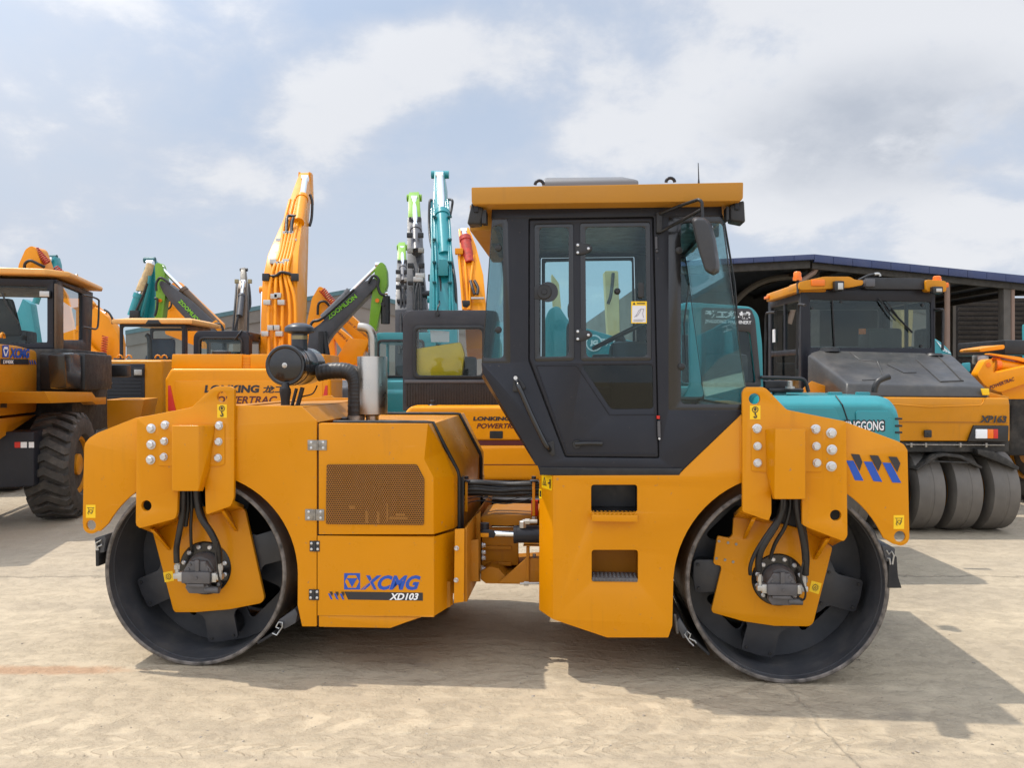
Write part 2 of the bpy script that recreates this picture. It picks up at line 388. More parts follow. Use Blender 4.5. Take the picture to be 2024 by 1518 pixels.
# ------------------------------------------------------------------ ground
def ground_mat():
    m, t, p, o = mat_base('dusty_concrete_yard')
    c = t.new('ShaderNodeTexCoord').outputs['Object']; x, y, z = t.sep(c)[:3]
    st = t.comb(t.math('MULTIPLY', x, 0.45), y, 0.0)                    # soil is dragged along the lane
    big = t.noise(st, 0.55, 5, 0.6, 0.3); mid = t.noise(st, 2.2, 8, 0.66, 0.1); fine = t.noise(c, 26, 6, 0.7); grit = t.noise(c, 140, 3, 0.6)
    col = t.mix(t.ramp(big, 0.3, 0.7), (0.38, 0.314, 0.224), (0.485, 0.397, 0.274))
    col = t.mix(t.math('MULTIPLY', t.ramp(mid, 0.42, 0.72), 0.40), col, (0.555, 0.46, 0.32))
    col = t.mix(t.math('MULTIPLY', t.ramp(mid, 0.46, 0.28), 0.36), col, (0.29, 0.24, 0.178))
    far = t.ramp(y, 5.0, 9.0); col = t.mix(t.math('MULTIPLY', far, 0.35), col, (0.42, 0.365, 0.285))
    col = t.mix(t.math('MULTIPLY', t.ramp(fine, 0.35, 0.7, 1.0, 0.0), 0.22), col, (0.26, 0.215, 0.17))
    # damp dark patches and swept streaks
    pt = t.noise(t.vmath('ADD', st, (3.1, 8.7, 0)), 1.3, 8, 0.7, 0.8)
    col = t.mix(t.math('MULTIPLY', t.ramp(pt, 0.58, 0.70), 0.40), col, (0.255, 0.212, 0.158))
    # tread prints: lanes across the foreground
    def lane(y0, w, period, slant, seed):
        d = t.math('DIVIDE', t.math('SUBTRACT', y, y0), w)
        wob = t.math('MULTIPLY', t.math('SUBTRACT', t.noise(t.vmath('ADD', c, (seed, 0, 0)), 3.1, 5), 0.5), 0.46)
        ph = t.math('ADD', t.math('ADD', x, wob), t.math('MULTIPLY', t.math('ABSOLUTE', d), slant))
        s = t.math('SINE', t.math('MULTIPLY', ph, 2 * math.pi / period))
        edge = t.ramp(t.math('ABSOLUTE', d), 1.0, 0.82)
        brk = t.ramp(t.noise(t.vmath('ADD', st, (seed * 2, 5, 0)), 1.7, 6, .65), 0.40, 0.58)
        return t.math('MULTIPLY', t.math('MULTIPLY', t.ramp(s, -0.45, 0.65), edge), brk)
    lanes = [lane(4.36, 0.22, 0.28, 0.16, 2.0), lane(3.965, 0.075, 0.135, -0.10, 5.0), lane(4.09, 0.05, 0.12, 0.07, 9.0), lane(4.75, 0.14, 0.30, -0.14, 13.0), lane(6.2, .2, .3, .15, 17.0)]
    tr = None
    for k, l in enumerate(lanes): tr = t.math('MULTIPLY', l, (0.75, .62, .5, .5, .4)[k]) if tr is None else t.math('ADD', tr, t.math('MULTIPLY', l, (0.75, .62, .5, .5, .4)[k]))
    col = t.mix(t.math('MULTIPLY', tr, 0.55, clamp=True), col, (0.62, 0.515, 0.36))
    rut = t.math('MULTIPLY', t.ramp(t.math('ABSOLUTE', t.math('SUBTRACT', t.math('ADD', y, t.math('MULTIPLY', mid, 0.06)), 3.935)), 0.035, 0.0), 0.35)
    col = t.mix(rut, col, (0.33, 0.275, 0.21))
    # slab joints
    def crack(a, b, d0, wid, wv):
        v = t.math('ADD', t.math('ADD', t.math('MULTIPLY', x, a), t.math('MULTIPLY', y, b)), t.math('MULTIPLY', t.math('SUBTRACT', t.noise(c, 3.0, 6, .65), 0.5), wv))
        return t.ramp(t.math('ABSOLUTE', t.math('SUBTRACT', v, d0)), wid, 0.0)
    cr = t.math('MAXIMUM', crack(0.0, 1.0, 7.42, 0.035, 0.34), t.math('MULTIPLY', crack(1.0, 0.0, 1.64, 0.022, 0.13), 0.6))
    cr = t.math('MULTIPLY', cr, t.ramp(t.noise(c, 5, 5, .7), 0.32, 0.5))
    col = t.mix(t.math('MULTIPLY', cr, 0.33), col, (0.12, 0.105, 0.09))
    # a reddish clay stain by the left drum
    sx = t.math('DIVIDE', t.math('ADD', x, 2.98), 0.75); sy = t.math('DIVIDE', t.math('SUBTRACT', y, 5.06), 0.11)
    sd = t.math('ADD', t.math('SQRT', t.math('ADD', t.math('MULTIPLY', sx, sx), t.math('MULTIPLY', sy, sy))), t.math('MULTIPLY', t.math('SUBTRACT', t.noise(c, 4.5, 7, .7), .5), 1.3))
    col = t.mix(t.math('MULTIPLY', t.ramp(sd, 1.0, 0.35), 0.62), col, (0.40, 0.215, 0.115))
    ring = t.ramp(t.math('ABSOLUTE', t.math('SUBTRACT', sd, 0.3)), 0.1, 0.0)
    spk = t.noise(c, 75, 2, .5); col = t.mix(t.math('MULTIPLY', t.ramp(spk, .66, .74), .55), col, (.17, .145, .12)); col = t.mix(t.math('MULTIPLY', t.ramp(spk, .34, .27), .4), col, (.62, .53, .40))
    oil = t.noise(t.vmath('ADD', c, (11, 3, 0)), .9, 4, .6); col = t.mix(t.math('MULTIPLY', t.ramp(oil, .66, .74), .35), col, (.17, .145, .12))
    t.l.new(col, p.inputs['Base Color']); p.inputs['Roughness'].default_value = 0.88; p.inputs['Specular IOR Level'].default_value = 0.25
    h = t.math('ADD', t.math('MULTIPLY', mid, 0.22), t.math('MULTIPLY', fine, 0.16)); h = t.math('ADD', h, t.math('MULTIPLY', grit, 0.05))
    lump = t.noise(t.comb(t.math('MULTIPLY', x, 0.7), y, 0.0), 9.0, 7, 0.66, 0.0); h = t.math('ADD', h, t.math('MULTIPLY', t.ramp(lump, .42, .75), 0.30))
    h = t.math('ADD', h, t.math('MULTIPLY', tr, 0.24)); h = t.math('SUBTRACT', h, t.math('MULTIPLY', cr, 0.35))
    b = t.new('ShaderNodeBump'); b.inputs['Strength'].default_value = 0.9; b.inputs['Distance'].default_value = 0.05
    t.l.new(h, b.inputs['Height']); t.l.new(b.outputs[0], p.inputs['Normal'])
    return m
g = MB(); g.quad((-600, -200, 0), (600, -200, 0), (600, 900, 0), (-600, 900, 0))
tag(g.build('ground', ground_mat(), None, 0), 'dusty pale concrete yard with tyre prints and cracks', 'ground', kind='structure')
# loose grit and small stones on the yard
stone = MB()
for k in range(420):
    X = random.uniform(-4, 4); Y = random.uniform(3.7, 9.0) if k % 2 else random.uniform(3.75, 5.2)
    r = random.uniform(.002, .007) * (1.7 if random.random() < .1 else 1)
    stone.hull([(X + random.uniform(-r, r) * 1.3, Y + random.uniform(-r, r) * 1.3, random.uniform(-.2, .8) * r) for _ in range(8)])
tag(stone.build('loose_grit', surf('grit_stone', (.30, .26, .21), .9, 0, .5, 0, 30)), 'small stones and clods scattered over the dusty yard', 'gravel', kind='stuff')
# ------------------------------------------------------------------ the double drum roller
ROL = Frame(-0.198, 4.98, -4.64)
roller = tag(empty('double_drum_roller', (-0.198, 4.98, 0), -4.64), 'yellow double drum road roller with charcoal glazed cab, parked side-on in front', 'road roller')
rp, RU = ROL.P, ROL.UZ
VF = -0.04                                            # depth of the frame side plates
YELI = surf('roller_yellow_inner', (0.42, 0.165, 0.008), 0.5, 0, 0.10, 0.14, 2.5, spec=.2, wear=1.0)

def hexbolt(px, py, v, parent, r=0.026, axis=(0, -1, 0)):
    c = rp(px, py, v); mb = MB(); ax = Vector(axis)
    mb.lathe([(0, r * 1.28), (.004, r * 1.28), (.005, r * 1.2)], c, ax, 20)
    mb.lathe([(.005, r * 1.06), (.009, r * 1.06), (.010, r)], c, ax, 20)
    mb.lathe([(.010, r * .94), (.022, r * .94), (.025, r * .78)], c, ax, 6)
    return mb.build('bolt', SILV, parent, 30)
def plates(name, pts, v0, v1, mat, parent, holes=(), r=0.012, bevel=0.003):
    return plate(name, rnd(RU(pts, v0), r), v0, v1, mat, parent, holes, bevel)
def hcirc(px, py, rpx, v): 
    c = rp(px, py, v); e = rp(px + rpx, py, v); return circ((c.x, c.z), (e - c).length)
def sticker(name, quad, v, parent, marks=(), base=None):
    """yellow sticker; marks are strokes (polylines in 0..1 sticker space with a half width) or filled polygons"""
    Q = [rp(x, y, v) for x, y in quad]               # tl, tr, br, bl
    def at(s, t): return (Q[0] * (1 - s) + Q[1] * s) * (1 - t) + (Q[3] * (1 - s) + Q[2] * s) * t
    L = [([at(0, 0), at(1, 0), at(1, 1), at(0, 1)], base or DYEL)]
    asp = (Q[1] - Q[0]).length / (Q[3] - Q[0]).length
    polys = []
    for mk in marks:
        kind, pts, w = mk
        if kind == 'fill': polys.append(([at(*q) for q in pts], DBLK))
        else:
            for a, b in zip(pts[:-1], pts[1:]):
                dx, dy = (b[0] - a[0]) * asp, b[1] - a[1]; l = math.hypot(dx, dy) or 1
                nx, ny = -dy / l * w / asp, dx / l * w
                polys.append(([at(a[0] + nx, a[1] + ny), at(b[0] + nx, b[1] + ny), at(b[0] - nx, b[1] - ny), at(a[0] - nx, a[1] - ny)], DBLK))
    mb = MB(); mats = [L[0][1], DBLK]
    def put(poly, k, mi):
        n = Vector((0, 0, 0))
        for i in range(len(poly)): n += poly[i].cross(poly[(i + 1) % len(poly)])
        n.normalize()
        if n.y > 0: n = -n; poly = poly[::-1]
        mb.mi = mi; mb.mesh([q + n * .0012 * k for q in poly], [tuple(range(len(poly)))])
    put(L[0][0], 1, 0)
    for k, (poly, _) in enumerate(polys): put(poly, 2 + .15 * k, 1)
    return mb.build(name, mats, parent, 0, recalc=False)
ring = lambda cx, cy, r, a, n=14: [(cx + r * math.cos(2 * math.pi * k / n), cy + r * a * math.sin(2 * math.pi * k / n)) for k in range(n + 1)]
HOOK = [('line', ring(.5, .3, .27, .74), .028), ('fill', [(.5, .14), (.68, .3), (.58, .3), (.58, .4), (.42, .4), (.42, .3), (.32, .3)], 0),
        ('line', [(.5, .5), (.5, .66), (.62, .74), (.6, .86), (.45, .88), (.36, .78)], .045)]
TOW = [('line', [(.12, .22), (.88, .22)], .018), ('line', [(.3, .22), (.3, .6)], .018), ('line', [(.75, .22), (.75, .45), (.62, .66), (.5, .68)], .018),
       ('line', ring(.52, .48, .16, .75, 10), .018), ('line', [(.34, .74), (.22, .62), (.3, .52)], .02)]
GEAR = [('line', ring(.5, .5, .24, 1), .022), ('line', [(.5, .38), (.6, .55), (.5, .63), (.4, .55), (.5, .38)], .02)] + \
       [('fill', [(.5 + .28 * math.cos(a - .1), .5 + .28 * math.sin(a - .1)), (.5 + .38 * math.cos(a), .5 + .38 * math.sin(a)), (.5 + .28 * math.cos(a + .1), .5 + .28 * math.sin(a + .1))], 0) for a in [k * math.pi / 7 for k in range(14)]]

# ---- drums
def drum_mat():
    m, t, p, o = mat_base('worn_drum_steel')
    c = t.new('ShaderNodeTexCoord').outputs['Object']; x, y, z = t.sep(c)[:3]
    n = t.noise(t.comb(x, t.math('MULTIPLY', y, 5.0), z), 2.2, 6, .6)
    r = t.noise(c, 9, 7, .68)
    col = t.mix(t.ramp(n, .3, .7), (0.115, 0.095, 0.078), (0.215, 0.18, 0.145))
    col = t.mix(t.math('MULTIPLY', t.ramp(r, .55, .72), .5), col, (0.26, 0.17, 0.10))
    t.l.new(col, p.inputs['Base Color']); p.inputs['Metallic'].default_value = .25
    t.l.new(t.ramp(r, .3, .7, .30, .52), p.inputs['Roughness'])
    return m
DRUMST = drum_mat()
RIMD = surf('worn_rim_edge', (0.115, 0.10, 0.088), 0.55, 0.1, 0.7, 0.35, 14)
def drum(cpx, cpy, arms, side):
    c = rp(cpx, cpy, 0.0); c.z = 0.600; RR, W, T = 0.600, 1.70, 0.026
    d = empty('drum', c); d.parent = roller
    ax = Vector((0, 1, 0)); O = Vector((0, 0, 0))
    mb = MB(); n = 160
    def band(prof, mi):
        mb.mi = mi; vs, fs = [], []
        for h, r in prof:
            for k in range(n):
                q = 2 * math.pi * k / n; vs.append((r * math.cos(q), h, r * math.sin(q)))
        for i in range(len(prof) - 1):
            for k in range(n): fs.append((i * n + k, i * n + (k + 1) % n, (i + 1) * n + (k + 1) % n, (i + 1) * n + k))
        mb.mesh(vs, fs)
    band([(.008, RR), (W - .008, RR)], 0)
    band([(.008, RR), (.0, RR - .008), (0.0, RR - T + .006), (.008, RR - T)], 1)
    band([(.008, RR - T), (.43, RR - T)], 2)
    band([(W - .43, RR - T), (W - .0, RR - T), (W - .008, RR)], 2)
    mb.build('shell', [DRUMST, RIMD, DRUMIN], d, 40)
    # wear line and inner weld ring
    w = MB(); w.lathe([(.06, RR - T - .0005), (.0605, RR - T - .004), (.066, RR - T - .004), (.0665, RR - T - .0005)], O, ax, n, False, False); w.build('weld_ring', DRUMIN, d, 40)
    web = flat_curve([circ((0, 0), RR - T, 96), *[rnd([(rr * math.cos(a + s), rr * math.sin(a + s)) for rr, s in ((.27, -.30), (.47, -.34), (.47, .34), (.27, .30))], .05, 5) for a in [R(q + 45) for q in (0, 90, 180, 270)]]], .012, .003)
    for v in web.vertices: x, y, z = v.co; v.co = (x, .43 - z, y)
    web.materials.append(DRUMIN); link('web_disc', web, d)
    back = MB(); back.lathe([(W - .45, RR - T), (W - .44, RR - T)], O, ax, 64); back.build('far_disc', BLK, d)
    # spider with rubber mount plates
    hub = MB(); hub.lathe([(.235, .30), (.25, .31), (.275, .31), (.43, .24)], O, ax, 48); hub.build('hub', BLK, d)
    for a in arms:
        q = R(a); e, f = Vector((math.cos(q), 0, math.sin(q))), Vector((-math.sin(q), 0, math.cos(q)))
        prof = [(.22, -.20), (.27, -.19), (.31, -.15), (.335, -.115), (.36, -.102), (.50, -.104), (.515, -.09), (.522, 0)]
        prof = prof + [(r, -s) for r, s in prof[::-1][1:]]
        pm = MB(); pm.prism([e * r + f * s + Vector((0, .225, 0)) for r, s in prof], (0, .022, 0), .004)
        pm.build('mount_plate', CABD, d, 30)
        bm_ = MB()
        for r, s in ((.49, -.075), (.49, .075), (.30, -.10), (.30, .10)):
            bm_.lathe([(0, .010), (.008, .010), (.010, .008)], e * r + f * s + Vector((0, .225, 0)), (0, -1, 0), 6)
        bm_.lathe([(.02, .085), (.17, .085)], e * .44 + Vector((0, .225, 0)), ax, 20)
        bm_.build('rubber_mount', BLK, d, 30)
    return d
CABD = surf('charcoal_steel', (0.024, 0.025, 0.029), 0.42, 0, 0.1, 0.12, 3)
drumL = drum(384, 1134, (-80, -156, 112, 16), -1)
drumR = drum(1555, 1154, (-104, -14, -178, 75), 1)

# ---- side frame plates
lug = lambda x, y, r, a0, a1, n=8: [(x + r * math.cos(R(a0 + (a1 - a0) * k / n)), y + r * math.sin(R(a0 + (a1 - a0) * k / n))) for k in range(n + 1)]
outl = [(163, 1036), (166, 886)] + [(168, 876), (176, 866), (192, 856)] + [(268, 826), (378, 807), (462, 801), (595, 803), (625.8, 832), (625.8, 1239), (597, 1239), (588, 1197)]
outl += [(384 + (204.5 - k * .25) * math.cos(R(-k * 5)), 1134 + (204.5 - k * .25) * math.sin(R(-k * 5))) for k in range(31)] + [(197, 1051)] 
NARCH = len(outl); outl += lug(180, 1039, 16.5, 40, 190)
fl = plate('frame_side_plate', rnd(RU(outl, VF), .006), VF, VF + .02, YEL, roller, [hcirc(179.5, 1038.5, 9.5, VF)], .003)
sticker('tow_sticker', [(170, 998), (189, 998), (189, 1024), (170, 1024)], VF, fl, TOW)
outr = [(1093, 940), (1341, 939), (1467, 818), (1480, 812), (1555, 811), (1671, 834), (1776, 873), (1787, 879), (1794, 890)] + lug(1780, 1061, 18, -8, 120) + [(1766, 1076), (1746, 1064)] + [(1555 + (211.5 + k * .42) * math.cos(R(-27 - k * 5)), 1154 + (211.5 + k * .42) * math.sin(R(-27 - k * 5))) for k in range(31)] + [(1329, 1237), (1321, 1261), (1200, 1261), (1093, 1225)]
arch = lambda x0, x1, y0, y1, r=.02: rnd([(a, b) for a, b in RU([(x0, y0), (x1, y0), (x1, y1), (x0, y1)], VF)], r, 5)
st1 = arch(1168.5, 1259.5, 958.5, 1013); st2 = arch(1169.5, 1261, 1087.5, 1150)
fr = plate('frame_side_plate', rnd(RU(outr, VF), .006), VF, VF + .02, YEL, roller, [hcirc(1779, 1061, 11.2, VF), st1, st2], .003)
sticker('tow_sticker', [(1766, 1018.5), (1787, 1018.5), (1787, 1046), (1766, 1046)], VF, fr, TOW)
# blue and black slanted stripes
blk = [[(1378, 568), (1438, 572), (1460, 625), (1440, 690)], [(1510, 577), (1572, 580), (1598, 630), (1572, 693)], [(1644, 587), (1705, 590), (1730, 635), (1708, 700)]]
blu = [[(1345, 615), (1397, 617), (1470, 760), (1408, 757)], [(1470, 622), (1530, 625), (1603, 768), (1540, 763)], [(1603, 630), (1662, 633), (1738, 775), (1675, 772)]]
z7 = lambda p: rp(1300 + p[0] / 3.613, 740 + p[1] / 3.613, VF)
decal('stripe_decal', [([z7(q) for q in b], BLUE) for b in blu] + [([z7(q) for q in b], DBLK) for b in blk], fr)
# the other side of the frames, the boxes between, and the fender tops
farL = rnd(RU(outl[:NARCH], VF), .006)
plate('far_side_plate', farL, 1.72, 1.74, YEL, roller)
plate('far_side_plate', rnd(RU([q for q in outr if not (q[1] > 1050 and q[0] > 1760)], VF), .006), 1.72, 1.74, YEL, roller)
def cross(name, pts, mat=YELI, v0=VF + .02, v1=1.72, th=.012):
    q = RU(pts, VF); mb = MB()
    for a, b in zip(q[:-1], q[1:]):
        d = Vector((b[0] - a[0], b[1] - a[1])).normalized() * th; nrm = (-d.y, d.x)
        mb.hull([(x + k * nrm[0], v, z + k * nrm[1]) for x, z in (a, b) for k in (0, 1) for v in (v0, v1)])
    return mb.build(name, mat, roller)
cross('fender_top', [(168, 884), (194, 861), (268, 830), (378, 811), (405, 812)]); cross('fender_top', [(1484, 817), (1555, 815), (1671, 838), (1774, 877), (1789, 896)])
cross('fender_top', [(400, 815), (590, 809), (622, 838)])
mb = MB(); mb.box((rp(600, 0, 0).x, 0.26, rp(600, 1190, 0).z), (rp(905, 0, 0).x - .03, 1.70, rp(600, 1000, 0).z), .01); mb.build('chassis_block', YELI, roller)
mb = MB()                                              # body of the front frame behind its side plate
q = RU([(1094, 945), (1340, 943), (1440, 845), (1475, 830), (1400, 985), (1352, 1040), (1328, 1120), (1322, 1235), (1205, 1250), (1094, 1220)], VF)
for k in range(len(q)):
    a, b = q[k], q[(k + 1) % len(q)]
    if k in (0, 9): continue
    mb.quad((a[0], VF + .021, a[1]), (b[0], VF + .021, b[1]), (b[0], 1.72, b[1]), (a[0], 1.72, a[1]))
mb.build('frame_inner_walls', YELI, roller, 0)
# left chamfer of the front frame (sunlit)
A = [rp(1093, 940, VF), rp(1093, 1225, VF)]; B = [rp(1066, 936, .09), rp(1065.5, 1206, .09)]
mb = MB(); mb.hull([A[0], A[1], B[0], B[1], A[0] + Vector((.02, .03, 0)), A[1] + Vector((.02, .03, 0)), B[0] + Vector((.02, .01, 0)), B[1] + Vector((.02, .01, 0))], .002)
chf = mb.build('corner_panel', YEL, roller)
mb = MB(); mb.hull([B[0], B[1], B[0] + Vector((0, 1.5, 0)), B[1] + Vector((0, 1.5, 0)), B[0] + Vector((.02, 0, 0)), B[1] + Vector((.02, 1.5, 0)), B[0] + Vector((.02, 1.5, 0)), B[1] + Vector((.02, 0, 0))], .002); mb.build('end_plate', YELI, roller)
# chamfer stickers lie on the slanting face
def on_ch(px, py):
    n = (A[1] - A[0]).cross(B[0] - A[0]); o = A[0]; p1, p2 = rp(px, py, -.5), rp(px, py, .5); k = (o - p1).dot(n) / (p2 - p1).dot(n); return p1 + (p2 - p1) * k
decal.facing = Vector((-.6, -.8, 0))
ws = [on_ch(*q) for q in ((1071, 936), (1091, 941), (1091, 970), (1071, 964))]
qq = lambda s, t: (ws[0] * (1 - s) + ws[1] * s) * (1 - t) + (ws[3] * (1 - s) + ws[2] * s) * t
decal('warning_sticker', [(ws, DYEL), ([qq(.08, .78), qq(.28, .15), qq(.5, .78)], DBLK), ([qq(.15, .72), qq(.28, .32), qq(.43, .72)], DYEL), ([qq(.23, .7), qq(.28, .42), qq(.36, .7)], DBLK), ([qq(.66, .52), qq(.86, .45), qq(.86, .55), qq(.66, .6)], DBLK), ([qq(.84, .25), qq(.94, .25), qq(.94, .85), qq(.84, .85)], DBLK)], chf)
decal('warning_sticker', [([on_ch(*q) for q in ((1065.8, 966), (1071, 967), (1071, 986), (1065.8, 985))], DYEL), ([on_ch(*q) for q in ((1067, 970), (1070, 970.5), (1070, 982), (1067, 981.5))], DBLK)], chf)
decal.facing = Vector((0, -1, 0))
# step recesses
def step(h, treadmat, lip, name):
    xs = [a for a, b in h]; zs = [b for a, b in h]; x0, x1, z0, z1 = min(xs), max(xs), min(zs), max(zs)
    mb = MB(); e = .004
    v0, v1 = VF + .012, .20
    mb.quad((x0 - e, v0, z0), (x1 + e, v0, z0), (x1 + e, v1, z0), (x0 - e, v1, z0)); mb.quad((x0 - e, v1, z0), (x1 + e, v1, z0), (x1 + e, v1, z1 + e), (x0 - e, v1, z1 + e))
    mb.quad((x0 - e, v0, z0), (x0 - e, v1, z0), (x0 - e, v1, z1), (x0 - e, v0, z1 + e)); mb.quad((x1 + e, v0, z0), (x1 + e, v1, z0), (x1 + e, v1, z1), (x1 + e, v0, z1 + e))
    mb.quad((x0 - e, v0, z1 + e), (x1 + e, v0, z1 + e), (x1 + e, v1, z1 + e), (x0 - e, v1, z1 + e))
    s = mb.build(name, YELI if treadmat is CAST else BLK, roller, 0)
    tr = MB(); f = -.10 if lip else VF - .002
    tr.box((x0 + .002, f, z0 - (.045 if lip else -.002)), (x1 - .002, .12, z0 + .016 - (0.02 if lip else -.008)), .004)
    nx = 11
    for i in range(nx):
        for j in range(3):
            cx = x0 + (x1 - x0) * (i + .5) / nx; cy = f + .03 + j * .04; zz = z0 + (-.004 if lip else .024)
            tr.lathe([(0, .009), (.006, .008), (.0065, .004)], (cx, cy, zz), (0, 0, 1), 8)
    if not lip:
        for i in range(12): tr.box((x0 + .004 + i * (x1 - x0 - .008) / 12, f - .004, z0 + .004), (x0 + .004 + (i + .55) * (x1 - x0 - .008) / 12, f + .001, z0 + .02), .001)
    tr.build('step_tread', treadmat, s, 30)
step(st1, YEL, True, 'step_recess'); step(st2, CAST, False, 'step_recess')

# ---- yokes carrying the drums
def yoke(top, holes, fold, box, base, bolts, motor_poly, motor_c, motor_r, hook, gear, gussets, hoses, mirror, spacer):
    v0, v1 = VF - .034, VF - .003
    y = plates('drum_yoke', top, v0, v1, YEL, roller, [hcirc(*h, v0) for h in holes], .014, .004)
    sticker('hook_sticker', hook, v0, y, HOOK)
    bp = plates('yoke_base_plate', base, v0 - .006, v0 - .0005, YEL, y, (), .01, .0015)
    m = MB(); m.hull([rp(a, b, v0 - .10) for a, b in box[0]] + [rp(a, b, v0 - .006) for a, b in box[1]], .006, 3); m.build('hose_cover', YEL, y)
    for b in bolts: hexbolt(*b, v0 - .0005, y, .0235)
    m = MB(); m.box(rp(spacer[0], spacer[3], 0) - Vector((0, .05, 0)), rp(spacer[1], spacer[2], 0) + Vector((0, .03, 0)), .014); m.build('spacer_block', YEL, y)
    VM = .185
    # legs fold inward to the recessed motor plate
    for f in fold:
        m = MB(); fa = [rp(a, b, v0 + .004) for a, b in f[0]]; ba = [rp(a, b, VM) for a, b in f[1]]
        up = Vector((0, 0, .026)); m.hull([*fa, *ba, fa[0] + up, fa[1] + up, ba[0] + up, ba[1] + up], .006); m.build('yoke_fold', YEL, y)
    mp = plates('motor_plate', motor_poly, VM, VM + .03, YEL, y, [], .018, .004)
    sticker('gear_sticker', gear, VM, y, GEAR)
    for g in gussets:
        m = MB(); a, b, c, d = rp(*g[0], v0 + .06), rp(*g[1], VM), rp(*g[2], VM), rp(*g[3], v0 + .05); w = Vector((.012, 0, 0))
        m.hull([a - w, b - w, c - w, d - w, a + w, b + w, c + w, d + w], .004); m.build('gusset', YEL, y)
    # motor
    c = rp(*motor_c, VM); e = rp(motor_c[0] + motor_r, motor_c[1], VM); r = (e - c).length; ax = (0, -1, 0)
    mo = empty('drum_motor', c); mo.parent = roller
    k = r / .165; O = Vector((0, 0, 0)); V = lambda x, yy, z: Vector((x * k * mirror, yy, z * k))
    m = MB(); m.lathe([(-.02, .165 * k), (.004, .165 * k), (.012, .158 * k), (.012, .10 * k)], O, ax, 48); m.build('flange', BLKG, mo)
    for i in range(12):
        q = R(15 + 30 * i); m = MB(); m.lathe([(.010, .0145 * k), (.022, .0145 * k), (.026, .010 * k)], Vector((.135 * k * math.cos(q), 0, .135 * k * math.sin(q))), ax, 12); m.build('bolt', SILV, mo, 30)
    m = MB(); m.lathe([(.0, .105 * k), (.05, .10 * k), (.075, .085 * k)], O, ax, 24)
    m.hull([V(a, yy, b) for a, b in ((-.055, .065), (.045, .065), (.085, .01), (.085, -.02), (-.09, -.02), (-.09, .01)) for yy in (-.05, -.105)], .008)
    m.box(V(-.095, -.13, -.068), V(.085, -.05, .004), .010); m.box(V(-.015, -.12, 0), V(.012, -.10, .075), .006)
    m.hull([V(a, yy, b) for a, b in ((-.075, -.075), (.055, -.075), (.07, -.098), (.055, -.135), (-.06, -.135), (-.085, -.10)) for yy in (-.05, -.10)], .008)
    m.cyl(V(.04, -.085, -.112), V(.125, -.085, -.112), .022 * k, None, 16); m.box(V(-.065, -.125, -.088), V(.045, -.10, -.07), .004)
    for a, b in ((-.05, .045), (.045, .045), (-.06, .015), (.06, .015), (0, -.03)): m.lathe([(.10, .009 * k), (.136 if b < 0 else .112, .009 * k)], V(a, 0, b), ax, 8)
    m.build('casing', CAST, mo, 30)
    for s in (-1, 1):
        m = MB()
        m.box(V(s * .088 if s > 0 else -.125, -.115, -.06), V(.118 if s > 0 else -.093, -.06, -.004), .006)
        m.cyl(V(s * .135, -.095, -.03), V(s * .135, -.095, .055), .014 * k, None, 12); m.lathe([(0, .019 * k), (.03, .019 * k)], V(s * .135, -.095, .012), (0, 0, 1), 6)
        m.box(V(s * .135 - .018, -.115, -.045), V(s * .135 + .018, -.075, -.012), .005)
        m.build('hose_fitting', ALU, mo, 30)
    for h, rr in hoses:
        m = MB(); m.tube([rp(a, b, vv) - c for a, b, vv in h], rr, 12, 6); m.build('hose', HOSE, mo, 60)
    return y
Lbolts = [(299, 847), (299, 879), (298, 909), (327, 841), (326, 872), (325, 903), (434, 842), (433, 873), (432, 905)]
Rbolts = [(1496, 848), (1497, 882), (1497, 915), (1612, 849), (1613, 882), (1614, 915), (1643, 856), (1644, 889), (1643, 922)]
yoke([(270, 826), (378, 805.5), (418, 768), (428, 763.5), (456, 763.5), (463, 770), (462, 985), (456, 1001), (408, 1018), (406, 1010), (405, 962), (352, 962), (350, 1012), (346, 1026), (275, 1045), (268, 1036)],
     [(289, 1000, 10), (438.5, 784.5, 10)],
     [[((269, 1040), (350, 1018)), ((300, 1054), (353, 1030))], [((406, 1012), (460, 996)), ((414, 1020), (483, 1006))]],
     [[(340, 841), (392, 841), (392, 971), (340, 971)], [(340, 841), (426, 841), (415, 925), (402, 971), (340, 971)]],
     [(313, 838), (444, 836), (444, 918), (434, 922), (313, 921)], Lbolts,
     [(301, 1050), (342, 1206), (346, 1211), (388, 1211, .0), (455, 1205, .0), (516, 1193), (523, 1184), (484, 1008), (470, 1000), (410, 1000), (350, 1012)], (406, 1123), 51,
     [(429.5, 799.5), (448.5, 799.5), (448.5, 826), (429.5, 826)], [(322.5, 1132), (341, 1128.5), (344.5, 1148), (326, 1151.5)],
     [((298, 1046), (306, 1044), (335, 1088), (304, 1052)), ((437, 1006), (447, 1002), (467, 1051), (441, 1012))],
     [([(362, 960, -.02), (362, 985, -.02), (360, 1020, 0), (353, 1060, .02), (349, 1085, .06), (349.5, 1112, .08)], .019), ([(378, 960, .02), (379, 1000, .03), (377, 1040, .06), (378, 1078, .10), (380, 1090, .14)], .010),
      ([(370, 960, .03), (371, 1000, .04), (366, 1040, .06)], .016),
      ([(388, 960, -.02), (390, 990, -.01), (397, 1022, 0), (418, 1055, .02), (431, 1085, .05), (433, 1112, .08)], .021), ([(394, 960, .02), (396, 1000, .02), (408, 1035, .03), (428, 1070, .05), (436, 1105, .09)], .013),
      ([(430, 1070, .02), (427, 1100, .04), (432, 1140, .05), (436, 1158, .08), (424, 1162, .10)], .006)], 1, (461, 470, 836, 925))
